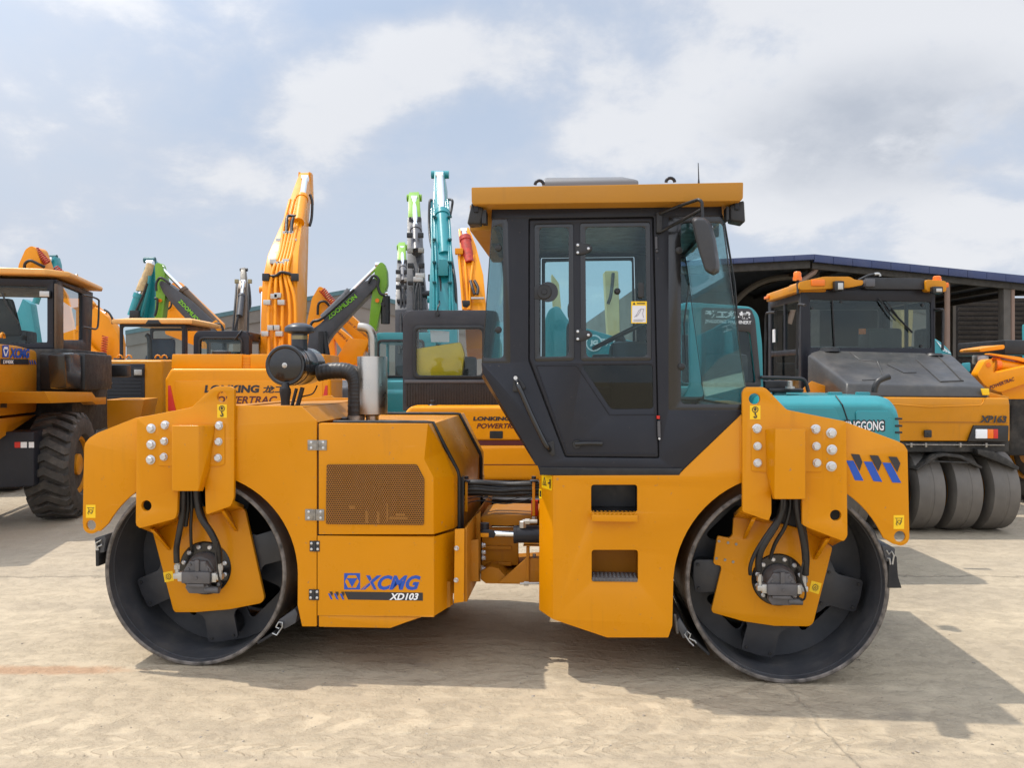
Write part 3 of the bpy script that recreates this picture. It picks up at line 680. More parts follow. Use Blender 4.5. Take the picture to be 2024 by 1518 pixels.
yoke([(1467, 775), (1474, 765), (1508, 765), (1516, 769), (1555, 810), (1673, 833.5), (1675.5, 1060), (1668, 1071), (1600, 1045), (1586, 1038), (1585, 966), (1525, 966), (1525, 1016), (1519, 1030), (1467, 1012), (1467.5, 1000)],
     [(1652, 1019, 11), (1491.5, 788.5, 11.2)],
     [[((1468, 1006), (1520, 1024)), ((1450, 1022), (1523, 1036))], [((1588, 1034), (1672, 1066)), ((1584, 1046), (1646, 1080))]],
     [[(1533, 848), (1592, 848), (1592, 987), (1531, 987)], [(1512, 848), (1592, 848), (1592, 987), (1527, 987), (1515, 936)]],
     [(1485, 846), (1625, 846), (1625, 933), (1510, 934), (1485, 931)], Rbolts,
     [(1450, 1022), (1448, 1058), (1442, 1064), (1418, 1059), (1410, 1113), (1414, 1117), (1424, 1119), (1426, 1124), (1406, 1206), (1409, 1212), (1470, 1229, .0), (1530, 1238, .0), (1600, 1239), (1608, 1232), (1646, 1082), (1600, 1050), (1524, 1030)], (1538, 1146), 53,
     [(1482, 801.5), (1503, 801.5), (1503, 829), (1482, 829)], [(1604, 1148), (1624, 1153.5), (1618, 1175), (1599, 1169)],
     [((1492, 1022), (1487, 1026), (1471, 1066), (1488, 1030)), ((1638, 1064), (1630, 1060), (1611, 1107), (1634, 1070))],
     [([(1545, 975, -.02), (1545, 995, -.02), (1540, 1020, 0), (1510, 1065, .02), (1492, 1095, .04), (1483, 1120, .05), (1483, 1136, .07)], .012), ([(1546, 975, 0), (1548, 1000, 0), (1535, 1035, .01), (1508, 1080, .03), (1500, 1105, .05), (1499, 1128, .08)], .021),
      ([(1560, 975, .02), (1562, 1000, .02), (1552, 1040, .04), (1532, 1075, .08), (1522, 1105, .12)], .012),
      ([(1574, 975, -.02), (1575, 1000, -.02), (1580, 1030, -.01), (1589, 1075, .02), (1592, 1105, .04), (1592, 1136, .07)], .021), ([(1583, 975, .01), (1584, 1010, .01), (1592, 1060, .03), (1596, 1105, .05), (1594, 1130, .08)], .013),
      ([(1588, 1110, .02), (1583, 1140, .04), (1592, 1170, .05), (1588, 1186, .07), (1576, 1180, .10)], .006)], 1, (1459, 1468, 840, 935))
mb = MB()
for px, py in ((1421, 1070), (1439, 1073), (1455, 1076), (1416, 1104), (1433, 1107), (1449, 1111)):
    mb.lathe([(0, .009), (.003, .0085)], rp(px, py, .184), (0, -1, 0), 10)
mb.build('threaded_holes', HINGE, roller, 30)
# far yokes: only the ear of the left one shows, above the fender
far_ear = plates('drum_yoke', [(598, 806), (636, 784), (640, 782), (655, 782), (659, 786), (659, 842), (598, 842)], 1.76, 1.79, YEL, roller, [], .01)
mb = MB(); mb.lathe([(0, .04), (.004, .04)], rp(645, 797, 1.759), (0, -1, 0), 20); mb.build('red_cap', DRED, far_ear)
plates('far_fender', [(470, 800), (608, 800), (700, 806), (735, 835), (735, 900), (470, 900)], 1.745, 1.755, YEL, roller)

# ---- scrapers
def prof_bar(name, pts, mat, par, v0=-.02, v1=1.66, r=.003): 
    return plate(name, rnd(RU(pts, 0), r, 2), v0, v1, mat, par, (), .0015)
def scraper(hold, clip, blade, box, spring=None):
    s = empty('drum_scraper', rp(*clip[0], 0)); s.parent = roller; s.location = (0, 0, 0)
    if box: prof_bar('scraper_bracket', box, BLK, s, .0)
    prof_bar('blade_holder', hold, DRUMIN, s, .0)
    c = [rp(a, b, -.012) for a, b in clip]; mb = MB(); mb.tube(c, .0052, 6); mb.build('clamp_profile', ALU, s, 60)
    prof_bar('scraper_blade', blade, RUB, s, -.01)
    if spring:
        a, b = rp(*spring[0], -.01), rp(*spring[1], -.01); n = 120; ax = (b - a).normalized(); x = ax.orthogonal().normalized(); y = ax.cross(x)
        mb = MB(); mb.tube([a + (b - a) * (k / n) + (x * math.cos(k * .95) + y * math.sin(k * .95)) * .008 for k in range(n + 1)], .0018, 5); mb.build('spring', HINGE, s, 60)
scraper([(551, 1226), (583, 1204), (588, 1214), (584, 1232), (562, 1244), (553, 1236)], [(538, 1252), (547, 1256), (558, 1240), (558, 1231), (551, 1230), (545, 1240), (552, 1243)], [(508, 1270), (543, 1248), (547, 1252), (512, 1273)], None)
scraper([(1335, 1232), (1343, 1222), (1362, 1252), (1358, 1262), (1350, 1262)], [(1371, 1277), (1362, 1268), (1353, 1254), (1358, 1248), (1365, 1254), (1362, 1262), (1374, 1268), (1376, 1272)], [(1368, 1266), (1372, 1263), (1403, 1292), (1400, 1296)], None, ((1334, 1215), (1339, 1252)))
scraper([(187, 1064), (206, 1058), (209, 1066), (205, 1092), (190, 1094)], [(191, 1088), (189, 1074), (200, 1068), (201, 1078), (193, 1081), (194, 1088)], [(190, 1066), (196, 1066), (197, 1119), (191, 1119)], None)
scraper([(1744, 1080), (1758, 1078), (1769, 1085), (1768, 1112), (1752, 1110)], [(1752, 1088), (1757, 1096), (1762, 1090), (1767, 1098), (1764, 1116), (1760, 1116), (1758, 1104), (1754, 1104)], [(1756, 1112), (1771, 1100), (1774, 1140), (1781, 1162), (1754, 1162)], None)

# ---- engine bay of the rear frame
PU_ = lambda px, py, v: rp(px, py, v)
hood = MB(); e0, e1 = VF, .20
front = [(629, 836), (848, 836), (852, 846), (839, 908), (857, 942), (857, 1057), (629, 1057)]
H = {k: rp(*q, VF) for k, q in dict(a=(629.5, 837), b=(846, 837), c=(838.5, 909), d=(857, 944), e=(857, 1057), f=(629.5, 1057)).items()}
S = {k: rp(*q, .16) for k, q in dict(b=(854, 836), c=(878, 891), d=(897, 942), e=(898, 1045)).items()}
T = {k: rp(*q, .24) for k, q in dict(b=(855, 837), c=(878, 888), d=(905, 936), e=(905, 1040)).items()}
def facet(mb, *ps, th=.012):
    mb.mesh(ps, [tuple(range(len(ps)))])
mb = MB()
facet(mb, H['a'], H['b'], H['c'], H['f']); facet(mb, H['c'], H['d'], H['e'], H['f'])
facet(mb, H['b'], S['c'], H['c']); facet(mb, H['c'], S['c'], S['d'], H['d']); facet(mb, H['d'], S['d'], S['e'], H['e'])
facet(mb, H['b'], T['b'], T['c'], S['c']); facet(mb, S['c'], T['c'], T['d'], S['d']); facet(mb, S['d'], T['d'], T['e'], S['e'])
bk = Vector((0, .06, 0))
facet(mb, H['a'], T['b'] + Vector((-.02, 0, 0)) if False else H['a'] + bk, T['b'], H['b'])
facet(mb, H['a'], H['f'], H['f'] + bk, H['a'] + bk); facet(mb, H['f'], H['e'], S['e'], T['e'], H['f'] + bk)
bmesh.ops.remove_doubles(mb.b, verts=mb.b.verts[:], dist=1e-5); bev(mb.b, .006, 2, 8)
updoor = mb.build('engine_door', YEL, roller, 30)
# grille: punched steel sheet over the dark engine bay
def grille_mat():
    m, t, p, o = mat_base('punched_sheet')
    c = t.new('ShaderNodeTexCoord').outputs['Object']; x, y, z = t.sep(c)[:3]; s = 0.0142
    def dist(ox, oz):
        a = t.math('SUBTRACT', t.math('FRACT', t.math('DIVIDE', t.math('ADD', x, ox + 20 * s), s)), .5)
        b = t.math('SUBTRACT', t.math('FRACT', t.math('DIVIDE', t.math('ADD', z, oz + 20 * s), s * 1.732)), .5)
        b = t.math('MULTIPLY', b, 1.732); return t.math('SQRT', t.math('ADD', t.math('MULTIPLY', a, a), t.math('MULTIPLY', b, b)))
    d = t.math('MINIMUM', dist(0, 0), dist(s / 2, s * .866)); hole = t.ramp(d, .43, .40)
    p.inputs['Base Color'].default_value = (0.40, 0.15, 0.006, 1); p.inputs['Roughness'].default_value = .5
    tr = t.new('ShaderNodeBsdfTransparent'); mx = t.new('ShaderNodeMixShader'); t.l.new(hole, mx.inputs[0]); t.l.new(p.outputs[0], mx.inputs[1]); t.l.new(tr.outputs[0], mx.inputs[2]); t.l.new(mx.outputs[0], o.inputs[0])
    return m
gq = rnd(RU([(646, 918), (824, 918), (839, 947), (838, 1038), (644, 1036)], VF - .002), .012)
mb = MB(); mb.prism([(x, VF - .010, z) for x, z in gq], (0, .0015, 0)); grl = mb.build('grille', grille_mat(), updoor, 0)
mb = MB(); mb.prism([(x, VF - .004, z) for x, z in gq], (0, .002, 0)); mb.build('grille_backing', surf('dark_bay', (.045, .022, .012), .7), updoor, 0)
mb = MB()
for x0, y0, x1, y1 in ((722, 1010, 728, 1034), (745, 1012, 750, 1034), (770, 1022, 806, 1026), (782, 1016, 800, 1020), (764, 996, 767, 1030), (690, 1000, 702, 1006)):
    mb.box(rp(x0, y1, VF - .0075), rp(x1, y0, VF - .0050), .0)
mb.build('engine_parts', surf('bay_bits', (.22, .11, .03), .6), updoor)
# lower door
H2 = {k: rp(*q, VF) for k, q in dict(a=(629.5, 1061), b=(857, 1061), c=(857, 1219.5), d=(629.5, 1215)).items()}
S2 = {k: rp(*q, .16) for k, q in dict(b=(899, 1049), c=(895, 1196)).items()}
mb = MB(); facet(mb, H2['a'], H2['b'], H2['c'], H2['d']); facet(mb, H2['b'], S2['b'], S2['c'], H2['c'])
for a, b in (('a', 'b'), ('c', 'd'), ('d', 'a')): facet(mb, H2[a], H2[b], H2[b] + bk, H2[a] + bk)
facet(mb, H2['c'], S2['c'], S2['c'] + bk, H2['c'] + bk)
bmesh.ops.remove_doubles(mb.b, verts=mb.b.verts[:], dist=1e-5); bev(mb.b, .006, 2, 8)
lodoor = mb.build('engine_door', YEL, roller, 30)
z4 = lambda x, y: rp(580 + x / 3.3, 900 + y / 3.3, VF)
z6b = lambda x, y: rp(620 + x / 8.8, 1110 + y / 8.8, VF)
decal('maker_logo', [([z6b(*q) for q in ((530, 205), (808, 205), (808, 490), (530, 490))], BLUE),
    ([z6b(*q) for q in ((603, 240), (738, 240), (792, 350), (738, 458), (600, 458), (546, 350))], YEL), ([z6b(*q) for q in ((572, 292), (770, 292), (738, 330), (604, 330))], BLUE),
    ([z6b(*q) for q in ((592, 300), (752, 300), (670, 450))], BLUE)], lodoor)
text('XCMG', z6b(815, 495), z6b(1850, 500), z6b(830, 240), BLUE, lodoor, 'maker_name', .040, .28, .0015)
mb = MB(); 
for a, b in (((905, 245), (1040, 490)), ((1075, 245), (850, 490))):
    mb.prism([z6b(a[0] - 2, a[1]) + Vector((0, -.0024, 0)), z6b(a[0] + 9, a[1]) + Vector((0, -.0024, 0)), z6b(b[0] + 9, b[1]) + Vector((0, -.0024, 0)), z6b(b[0] - 2, b[1]) + Vector((0, -.0024, 0))], (0, .0003, 0))
mb.build('maker_name_line', YEL, lodoor, 0)
decal('model_bar', [([z6b(*q) for q in ((535, 525), (1900, 545), (1900, 685), (600, 665))], DBLK)], lodoor)
text('XD103', z6b(1315, 672), z6b(1825, 672), z6b(1315, 552), DWHT, lodoor, 'model_number', .03, .28, .0026)
sm = []
for k in range(3):
    ox = k * 103
    sm.append(([z6b(250 + ox, 558), z6b(287 + ox, 560), z6b(332 + ox, 662), z6b(298 + ox, 660)], BLUE)); sm.append(([z6b(272 + ox, 525), z6b(325 + ox, 527), z6b(335 + ox, 565), z6b(320 + ox, 605)], DBLK))
decal('stripe_decal', sm, lodoor)
plates('sill_plate', [(630, 1217), (832, 1220.5), (772, 1242), (630, 1239.5)], VF + .003, VF + .02, YEL, roller, (), .004)
mb = MB(); mb.hull([rp(640, 1240, .05), rp(770, 1242, .05), rp(890, 1200, .1), rp(890, 1150, .1), rp(640, 1150, .05), rp(640, 1240, 1.6), rp(770, 1242, 1.6), rp(890, 1200, 1.6), rp(890, 1150, 1.6), rp(640, 1150, 1.6)])
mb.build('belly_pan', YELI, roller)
# hood centre and far door
TOPZ = rp(629, 836, VF).z
def hoodx(v0, v1, name, mat, dz=0.0, inset=0.0):
    pr = [(-1.06, TOPZ - .62), (-1.06, TOPZ + dz)]
    pr = [(T['b'].x - .66, T['e'].z - .02), (T['b'].x - .66, T['b'].z + dz), (T['b'].x - inset, T['b'].z + dz), (T['c'].x - inset + .006, T['c'].z + .004), (T['d'].x - inset, T['d'].z), (T['e'].x - inset, T['e'].z)]
    mb = MB(); mb.prism([(x, v0, z) for x, z in pr], (0, v1 - v0, 0), .004); return mb.build(name, mat, roller)
hoodx(.245, 1.43, 'engine_hood', YEL, -.004, .004); hoodx(1.44, 1.70, 'far_engine_door', YEL)
for vv in (.242, 1.436):
    mb = MB(); mb.tube([(T['b'].x - .66, vv, T['b'].z + .004), (T['b'].x - .05, vv, T['b'].z + .005), (T['b'].x, vv, T['b'].z + .004), (T['c'].x + .008, vv, T['c'].z + .008), (T['d'].x - .004, vv, T['d'].z + .02), (T['d'].x + .008, vv, T['d'].z - .03), (T['e'].x + .008, vv, T['e'].z - .05)], .014, 8)
    mb.build('rubber_seal', RUB, roller, 60)
plates('rear_bulkhead', [(610, 839), (640, 839), (640, 1236), (610, 1236)], VF + .0215, VF + .05, RUB, roller)
# hinges
def hinge(px, py, w, h, mat):
    v = VF - .004; mb = MB(); mb.box(rp(px - w, py + h, v), rp(px + w, py - h, v + .004), .001); mb.cyl(rp(px, py + h, v - .002), rp(px, py - h, v - .002), .006, None, 10)
    o = mb.build('hinge', mat, roller, 30); mb = MB()
    for sx in (-.62, .62):
        for sy in (-.55, .55): mb.lathe([(0, .0085), (.004, .008), (.005, .005)], rp(px + sx * w, py + sy * h, v), (0, -1, 0), 10)
    mb.build('hinge_screws', SILV, o, 30)
hinge(627, 880, 19, 10, HINGE); hinge(622, 1018, 19, 11, HINGE); hinge(622, 1080, 10, 10.5, CABD); hinge(620.5, 1176, 10, 10.5, CABD)

# ---- air cleaner, snorkel and exhaust on the hood
ac = empty('air_cleaner', rp(600, 835, .4)); ac.parent = roller; ac.location = (0, 0, 0)
c = rp(564, 722, .34); e = rp(604, 722, .34); r = (e - c).length; ax = (0, 1, 0)
mb = MB(); mb.lathe([(-.012, r * .3), (-.004, r * .72), (.0, r * .80), (-.008, r * .86), (-.008, r * .95), (.004, r), (.03, r), (.04, r * .98), (.10, r * .98)], c, ax, 48); mb.lathe([(.10, r), (.125, r), (.13, r * .965), (.27, r * .965), (.275, r * .985), (.29, r * .985), (.295, r * .95), (.46, r * .94), (.48, r * .85)], c, ax, 48)
mb.build('canister', BLKG, ac, 30)
mb = MB(); mb.lathe([(0, .018), (.006, .018), (.008, .008), (.02, .008)], c + Vector((0, -.01, 0)), (0, -1, 0), 12); mb.build('wing_nut', ALU, ac)
k = rp(592, 690, .52); zt = rp(592, 636, .52).z; mb = MB(); pr = (rp(616.5, 680, .52) - rp(592, 680, .52)).length * .62
mb.lathe([(-.05, pr), (.13, pr)], k, (0, 0, 1), 28); o_ = rp(592, 661, .52).z - k.z
cp = (rp(620, 650, .52) - rp(592, 650, .52)).length
mb.lathe([(o_, pr * .9), (o_ + .01, cp * .8), (o_ + .018, cp), (o_ + .028, cp * 1.01), (o_ + .034, cp * .99), (o_ + .04, cp * 1.0), (o_ + .05, cp * .96), (o_ + .066, cp * .75), (o_ + .078, cp * .4), (o_ + .081, 0)], k, (0, 0, 1), 36)
mb.build('rain_cap', surf('cap_plastic', (.03, .034, .042), .35, 0, .1, .1), ac, 40)
mb = MB(); mb.lathe([(o_ - .035, pr * 1.02), (o_ - .008, pr * 1.02)], k, (0, 0, 1), 28); mb.build('clamp_band', surf('brass_band', (.30, .25, .14), .4, .6), ac)
mb = MB(); p0, p1, p2, p3, p4 = (rp(564, y, .325) for y in (756, 768, 776, 790, 801)); mb.tube([p0, p1], [.018, .032], 16); mb.tube([p1, p2, p3, p4], [.036, .038, .030, .030], 16)
mb.build('dust_valve', RUB, ac, 40)
mb = MB(); mb.tube([rp(598, 766, .42), rp(588, 803, .42)], .016, 8); mb.tube([rp(586, 768, .42), rp(577, 803, .42)], .012, 8); mb.tube([rp(627, 762, .6), rp(618, 778, .6), rp(598, 784, .55), rp(590, 790, .5), rp(590, 803, .5)], .005, 6, 5); mb.build('support_bracket', BLK, ac)
el = [(628, 738), (652, 733.5), (678, 733), (694, 738), (703, 752), (704.5, 775), (704, 800), (703.5, 832)]
mb = MB(); path, rr = catmull([rp(a, b, .60) for a, b in el], [.058] * len(el), 10); rr = [q * (1.0 + .025 * math.sin(i * 2.1)) for i, q in enumerate(rr)]; mb.tube(path, rr, 20); mb.build('intake_hose', HOSE, ac, 60)
mb = MB(); mb.lathe([(0, .062), (.03, .062)], rp(703.5, 830, .6), (0, 0, 1), 24); mb.build('hose_clamp', HINGE, ac)
mb = MB(); mb.lathe([(0, .030), (.035, .034), (.04, .02)], rp(679, 836, .55), (0, 0, 1), 20); mb.build('filler_cap', BLK, roller)
mu = empty('exhaust', (0, 0, 0)); mu.parent = roller
b_ = rp(736, 818, .62); tz = rp(736, 705, .62).z; rr = (rp(765, 760, .62) - rp(736, 760, .62)).length
mb = MB(); mb.lathe([(-.02, .035), (-.005, rr * .6), (0, rr), (tz - b_.z - .004, rr), (tz - b_.z, rr * .98), (tz - b_.z + .001, .04)], b_, (0, 0, 1), 40); mb.lathe([(-.06, .045), (0, .045)], b_, (0, 0, 1), 20); mb.build('muffler', STEEL, mu, 30)
ps = [rp(a, b, .62) for a, b in ((737, 708), (737, 685), (736.5, 668), (732, 655), (724, 648.5), (709, 646))]
mb = MB(); mb.tube(ps, .032, 20, 6, cap=False); mb.tube(ps, .028, 20, 6, cap=False); mb.build('tail_pipe', STEEL, mu, 60)
# ------------------------------------------------------------------ joint between the frames
rx = lambda px, py, v: rp(px, py, v)
def part(mb, name, mat, smooth=35.0, par=None): return mb.build(name, mat, par or roller, smooth)
mb = MB(); mb.hull([rx(899, 1046, .02), rx(918, 1045, .02), rx(917, 1190, .02), rx(897, 1193, .02), rx(899, 1046, .05), rx(918, 1045, .05), rx(917, 1190, .05), rx(897, 1193, .05)], .003); ep = part(mb, 'end_plate', YEL)
hexbolt(902.5, 1084, .02, ep, .012); hexbolt(901.5, 1147, .02, ep, .012)
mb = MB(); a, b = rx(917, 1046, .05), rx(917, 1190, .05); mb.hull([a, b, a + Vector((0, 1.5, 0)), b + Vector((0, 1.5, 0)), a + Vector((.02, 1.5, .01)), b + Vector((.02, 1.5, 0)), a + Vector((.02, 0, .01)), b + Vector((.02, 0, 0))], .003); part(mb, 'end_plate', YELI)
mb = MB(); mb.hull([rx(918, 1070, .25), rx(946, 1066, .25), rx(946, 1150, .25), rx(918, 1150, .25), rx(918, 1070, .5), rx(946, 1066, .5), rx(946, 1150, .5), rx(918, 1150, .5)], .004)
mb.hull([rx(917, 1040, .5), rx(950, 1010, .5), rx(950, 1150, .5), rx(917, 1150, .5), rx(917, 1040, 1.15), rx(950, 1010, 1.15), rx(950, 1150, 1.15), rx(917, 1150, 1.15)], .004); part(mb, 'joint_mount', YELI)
for k, (y, n) in enumerate(((1078, 0), (1092, 0), (1103, 0), (1125, 0), (1135, 0))): hexbolt(953, y, .50, roller, .016, (1, 0, 0))
mb = MB()                                             # upper and lower forks and the pivot block
for (pts, v0, v1) in (([(950, 1022), (975, 1017), (1062, 1019), (1062, 1037), (1000, 1040), (962, 1038), (950, 1030)], .55, 1.05),
                      ([(950, 1130), (968, 1120), (985, 1124), (1000, 1140), (1066, 1136), (1066, 1156), (960, 1154), (950, 1146)], .45, 1.15)):
    mb.prism([rx(a, b, v0) for a, b in pts], (0, v1 - v0, 0), .006)
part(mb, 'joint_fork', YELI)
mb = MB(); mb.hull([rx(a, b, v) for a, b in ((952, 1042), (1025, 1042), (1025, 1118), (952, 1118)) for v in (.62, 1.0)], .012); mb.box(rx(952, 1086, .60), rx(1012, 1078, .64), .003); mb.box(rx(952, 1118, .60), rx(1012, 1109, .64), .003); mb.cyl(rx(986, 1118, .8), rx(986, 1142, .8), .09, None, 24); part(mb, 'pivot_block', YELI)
mb = MB(); mb.prism([rx(a, b, .40) for a, b in ((985, 1152), (1040, 1104), (1066, 1104), (1066, 1156))], (0, .02, 0), .003); mb.box(rx(1040, 1150, .38), rx(1047, 1076, .46), .003); mb.box(rx(1034, 1078, .36), rx(1068, 1072, .50), .003); part(mb, 'gusset', YELI)
mb = MB(); mb.cyl(rx(1016, 1057, .36), rx(1080, 1056, .36), .055, None, 28); mb.lathe([(0, .058), (.02, .058)], rx(1016, 1057, .36), (1, 0, 0), 28); sc = part(mb, 'steering_cylinder', CABG)
mb = MB(); mb.cyl(rx(975, 1055, .36), rx(1017, 1056, .36), .021, None, 20); part(mb, 'piston_rod', CHROME, 60, sc)
mb = MB(); mb.hull([rx(a, b, v) for a, b in ((950, 1050), (958, 1046), (976, 1048), (980, 1056), (976, 1064), (962, 1062), (950, 1056)) for v in (.32, .40)], .006); mb.lathe([(0, .03), (.06, .03)], rx(958, 1052, .36), (0, 0, 1), 16); part(mb, 'rod_eye', CABG, 35, sc)
mb = MB(); mb.hull([rx(a, b, v) for a, b in ((950, 1054), (966, 1054), (966, 1062), (950, 1062)) for v in (.31, .41)], .003); part(mb, 'rod_lug', YEL, 35, sc)
mb = MB(); mb.lathe([(0, .024), (.04, .024), (.045, .015)], rx(1033, 1043, .34), (0, 0, 1), 6); mb.cyl(rx(1033, 1031, .34), rx(1062, 1031, .34), .014, None, 12); mb.lathe([(0, .02), (.03, .02)], rx(1038, 1031, .34), (1, 0, 0), 6); part(mb, 'hose_fitting', ALU, 30)
mb = MB(); mb.box(rx(1050, 1020, .5), rx(1064, 988, .56), .004); part(mb, 'red_bracket', DRED)
for op in (lambda m: m.lathe([(0, .018), (.03, .018)], rx(1056, 1030, .45), (0, 0, 1), 6), lambda m: (m.cyl(rx(1028, 1154, .35), rx(1066, 1153, .35), .008, None, 8), m.lathe([(0, .016), (.03, .016)], rx(1036, 1154, .35), (1, 0, 0), 6)), lambda m: m.lathe([(0, .012), (.03, .012)], rx(1056, 1104, .45), (0, 0, 1), 6)):
    mb = MB(); op(mb); part(mb, 'hose_fitting', ALU, 30)
for i in range(11):                                    # hose bundle
    y0 = 954 + (i % 4) * 7 + random.uniform(-1, 1); v = .48 + (i // 4) * .12 + random.uniform(-.02, .02)
    mb = MB(); mb.tube([rx(905, y0 + 2, v), rx(940, y0 + random.uniform(-2, 1), v), rx(990, y0 + random.uniform(1, 6), v + .02), rx(1030, y0 + random.uniform(-1, 3), v), rx(1080, y0, v)], random.choice((.014, .018, .021)), 10, 6); part(mb, 'hydraulic_hose', HOSE, 60)
for y0 in (984, 992):
    mb = MB(); mb.tube([rx(918, y0 + 4, .47), rx(950, y0 - 2, .46), rx(1000, y0 + 4, .46), rx(1050, y0 - 6, .47)], .004, 6, 6); part(mb, 'wire', HOSE, 60)
for px in (922, 1055):
    mb = MB(); mb.box(rx(px - 3, 1012 if px < 1000 else 1020, .44), rx(px + 3, 950, .47), .002); o = part(mb, 'hose_bracket', YEL)
    mb = MB(); mb.box(rx(px - 8, 953, .42), rx(px + 8, 948, .50), .002); mb.lathe([(0, .016), (.018, .016)], rx(px, 947, .45), (0, 0, 1), 6); part(mb, 'clamp_bolt', CABG, 30, o)
mb = MB(); mb.hull([rx(a, b, v) for a, b in ((905, 948), (917, 940), (917, 1046), (905, 1046)) for v in (.3, 1.4)], .003); part(mb, 'radiator_guard', BLK)
mb = MB(); mb.box(rx(905, 1040, 1.5), rx(1085, 985, 1.6)); part(mb, 'hose_tray', BLK)

# ------------------------------------------------------------------ cab
VC, VB = -.03, 1.60                                    # near and far cab walls
outer = [(972, 405), (1426, 402), (1428, 426), (1322, 428), (1322, 810), (1474, 810), (1474, 815), (1344, 938), (1068, 938), (1063, 922), (953.5, 737), (951, 717), (1008.5, 717), (1003, 432), (971, 432)]
doorh = [(1045, 432), (1292, 428), (1303, 906), (1117, 904), (1044.5, 713)]
def inset(pts, d):
    c = (sum(p[0] for p in pts) / len(pts), sum(p[1] for p in pts) / len(pts)); return [(p[0] + (d if p[0] < c[0] else -d), p[1] + (d if p[1] < c[1] else -d)) for p in pts]
wins = [[(1056, 443), (1133, 441), (1135, 713), (1057, 715)], [(1146.5, 440), (1285, 438), (1288, 713), (1148, 714)], [(1150, 722), (1290, 721), (1291, 808), (1208, 809)]]
def cabwall(v0, far):
    bv = .002 if far else .006
    w = plate('cab_wall', rnd(RU(outer, VC), .008), v0, v0 + .035, CABG, roller, [rnd(RU(doorh, VC), .012)], bv)
    d = plate('door', rnd(RU(inset(doorh, 2.2), VC), .012), v0 + (.002 if not far else 0), v0 + .03, CABG, roller, [rnd(RU(q, VC), .02) for q in wins], bv)
    for q in wins:
        o = RU(q, VC); g = MB(); vv = v0 + (.012 if not far else .018)
        cxm, czm = sum(p[0] for p in o) / len(o), sum(p[1] for p in o) / len(o); g.prism([(cxm + (x - cxm) * 1.02, vv, czm + (z - czm) * 1.012) for x, z in rnd(o, .02)], (0, .005, 0)); g.build('window_pane', GLS if q is not wins[2] else GLSD, d, 0)
    return w, d
cw, cd = cabwall(VC, False); cabwall(VB, True)
mb = MB()                                               # dark rubber behind the door gap and printed black borders of the panes
gap = plate('door_seal', rnd(RU(inset(doorh, -6), VC), .012), VC + .028, VC + .034, RUB, roller, [rnd(RU(inset(doorh, 9), VC), .02)], .001)
def border(pane, inner, par, v, r0=.02, r1=.03, dd=.0015): return plate('pane_border', rnd(RU(pane, VC), r0), v, v + dd, BLKG, par, [rnd(RU(inner, VC), r1)], .0004)
border(wins[0], [(1066, 449), (1124, 448), (1124, 704), (1066, 706)], cd, VC + .009)
border(wins[1], [(1157, 448), (1276, 447), (1279, 705), (1159, 706)], cd, VC + .009)
# raised pressings of the lower door
def press(pts, w=.006):
    m = MB(); m.tube([Vector((x, VC + .001, z)) for x, z in RU(pts, VC)], .0035, 8); return m.build('door_pressing', CABG, cd, 60)
press([(1060, 722), (1140, 722), (1205, 820), (1296, 819)]); press([(1060, 722), (1122, 897), (1296, 897)]); 
mb = MB()
for s, cx_ in ((-1, 1069), (1, 1163)): pass
# window hinges and catches
def patch(name, pts, v, th, mat, par, r=.01): return plates(name, pts, v - th, v, mat, par, (), r, .003)
for y in (491, 662):
    h = patch('window_hinge', [(1137, y - 12), (1150, y - 12), (1150, y - 9), (1164, y - 9), (1171, y - 3), (1171, y + 3), (1162, y + 9), (1150, y + 12), (1137, y + 12)], VC + .004, .014, BLK, cd)
    m = MB()
    for a, b in ((1142, y - 7), (1142, y + 8), (1163, y)): m.lathe([(0, .009), (.004, .008), (.005, .004)], rp(a, b, VC - .010), (0, -1, 0), 10)
    m.build('hinge_screws', SILV, h, 30)
m = MB(); m.lathe([(0, .045), (.012, .045), (.016, .040), (.016, .018), (.022, .016), (.022, .0)], rp(1076, 577, VC + .006), (0, -1, 0), 28); m.hull([rp(a, b, v) for a, b in ((1056, 566), (1076, 560), (1076, 594), (1056, 590)) for v in (VC + .006, VC)], .003); m.build('window_latch', BLK, cd, 30)
m = MB(); m.lathe([(0, .062), (.003, .062)], rp(1083, 577, VC + .010), (0, -1, 0), 28); m.build('latch_backplate', BLKG, cd, 30)
m = MB(); m.lathe([(0, .020), (.012, .020), (.02, .014), (.026, .010)], rp(1220, 576, VC + .009), (0, -1, 0), 16); m.build('window_stop', BLK, cd, 30)
patch('window_catch', [(1261, 558), (1273, 558), (1273, 589), (1261, 589)], VC + .008, .02, BLK, cd, .015)
sticker('caution_label', [(1247.5, 595.5), (1278.5, 595.5), (1278.5, 639), (1247.5, 639)], VC + .008, cd,
        [('fill', [(.10, .15), (.27, .15), (.185, .03)], 0), ('fill', [(.36, .07), (.88, .07), (.88, .12), (.36, .12)], 0)])
sw = MB(); qd = [rp(*q, VC + .008) + Vector((0, -.003, 0)) for q in ((1249.5, 604), (1276.5, 604), (1276.5, 637), (1249.5, 637))]; sw.quad(*qd)
lbl = sw.build('label_panel', surf('label_white', (.72, .70, .72), .5), cd, 0)
m = MB()
for pts in ([(1257, 626), (1262, 621), (1267, 612)], [(1254, 627), (1258, 622), (1263, 613), (1268, 610)], [(1272, 612), (1270, 620), (1272, 628)], [(1268, 611), (1273, 611)], [(1252, 632), (1274, 632)], [(1252, 634.5), (1270, 634.5)]):
    m.tube([rp(a, b, VC + .008) + Vector((0, -.0045, 0)) for a, b in pts], .0013, 4)
m.build('label_drawing', surf('label_grey', (.30, .29, .33), .6), cd, 0)
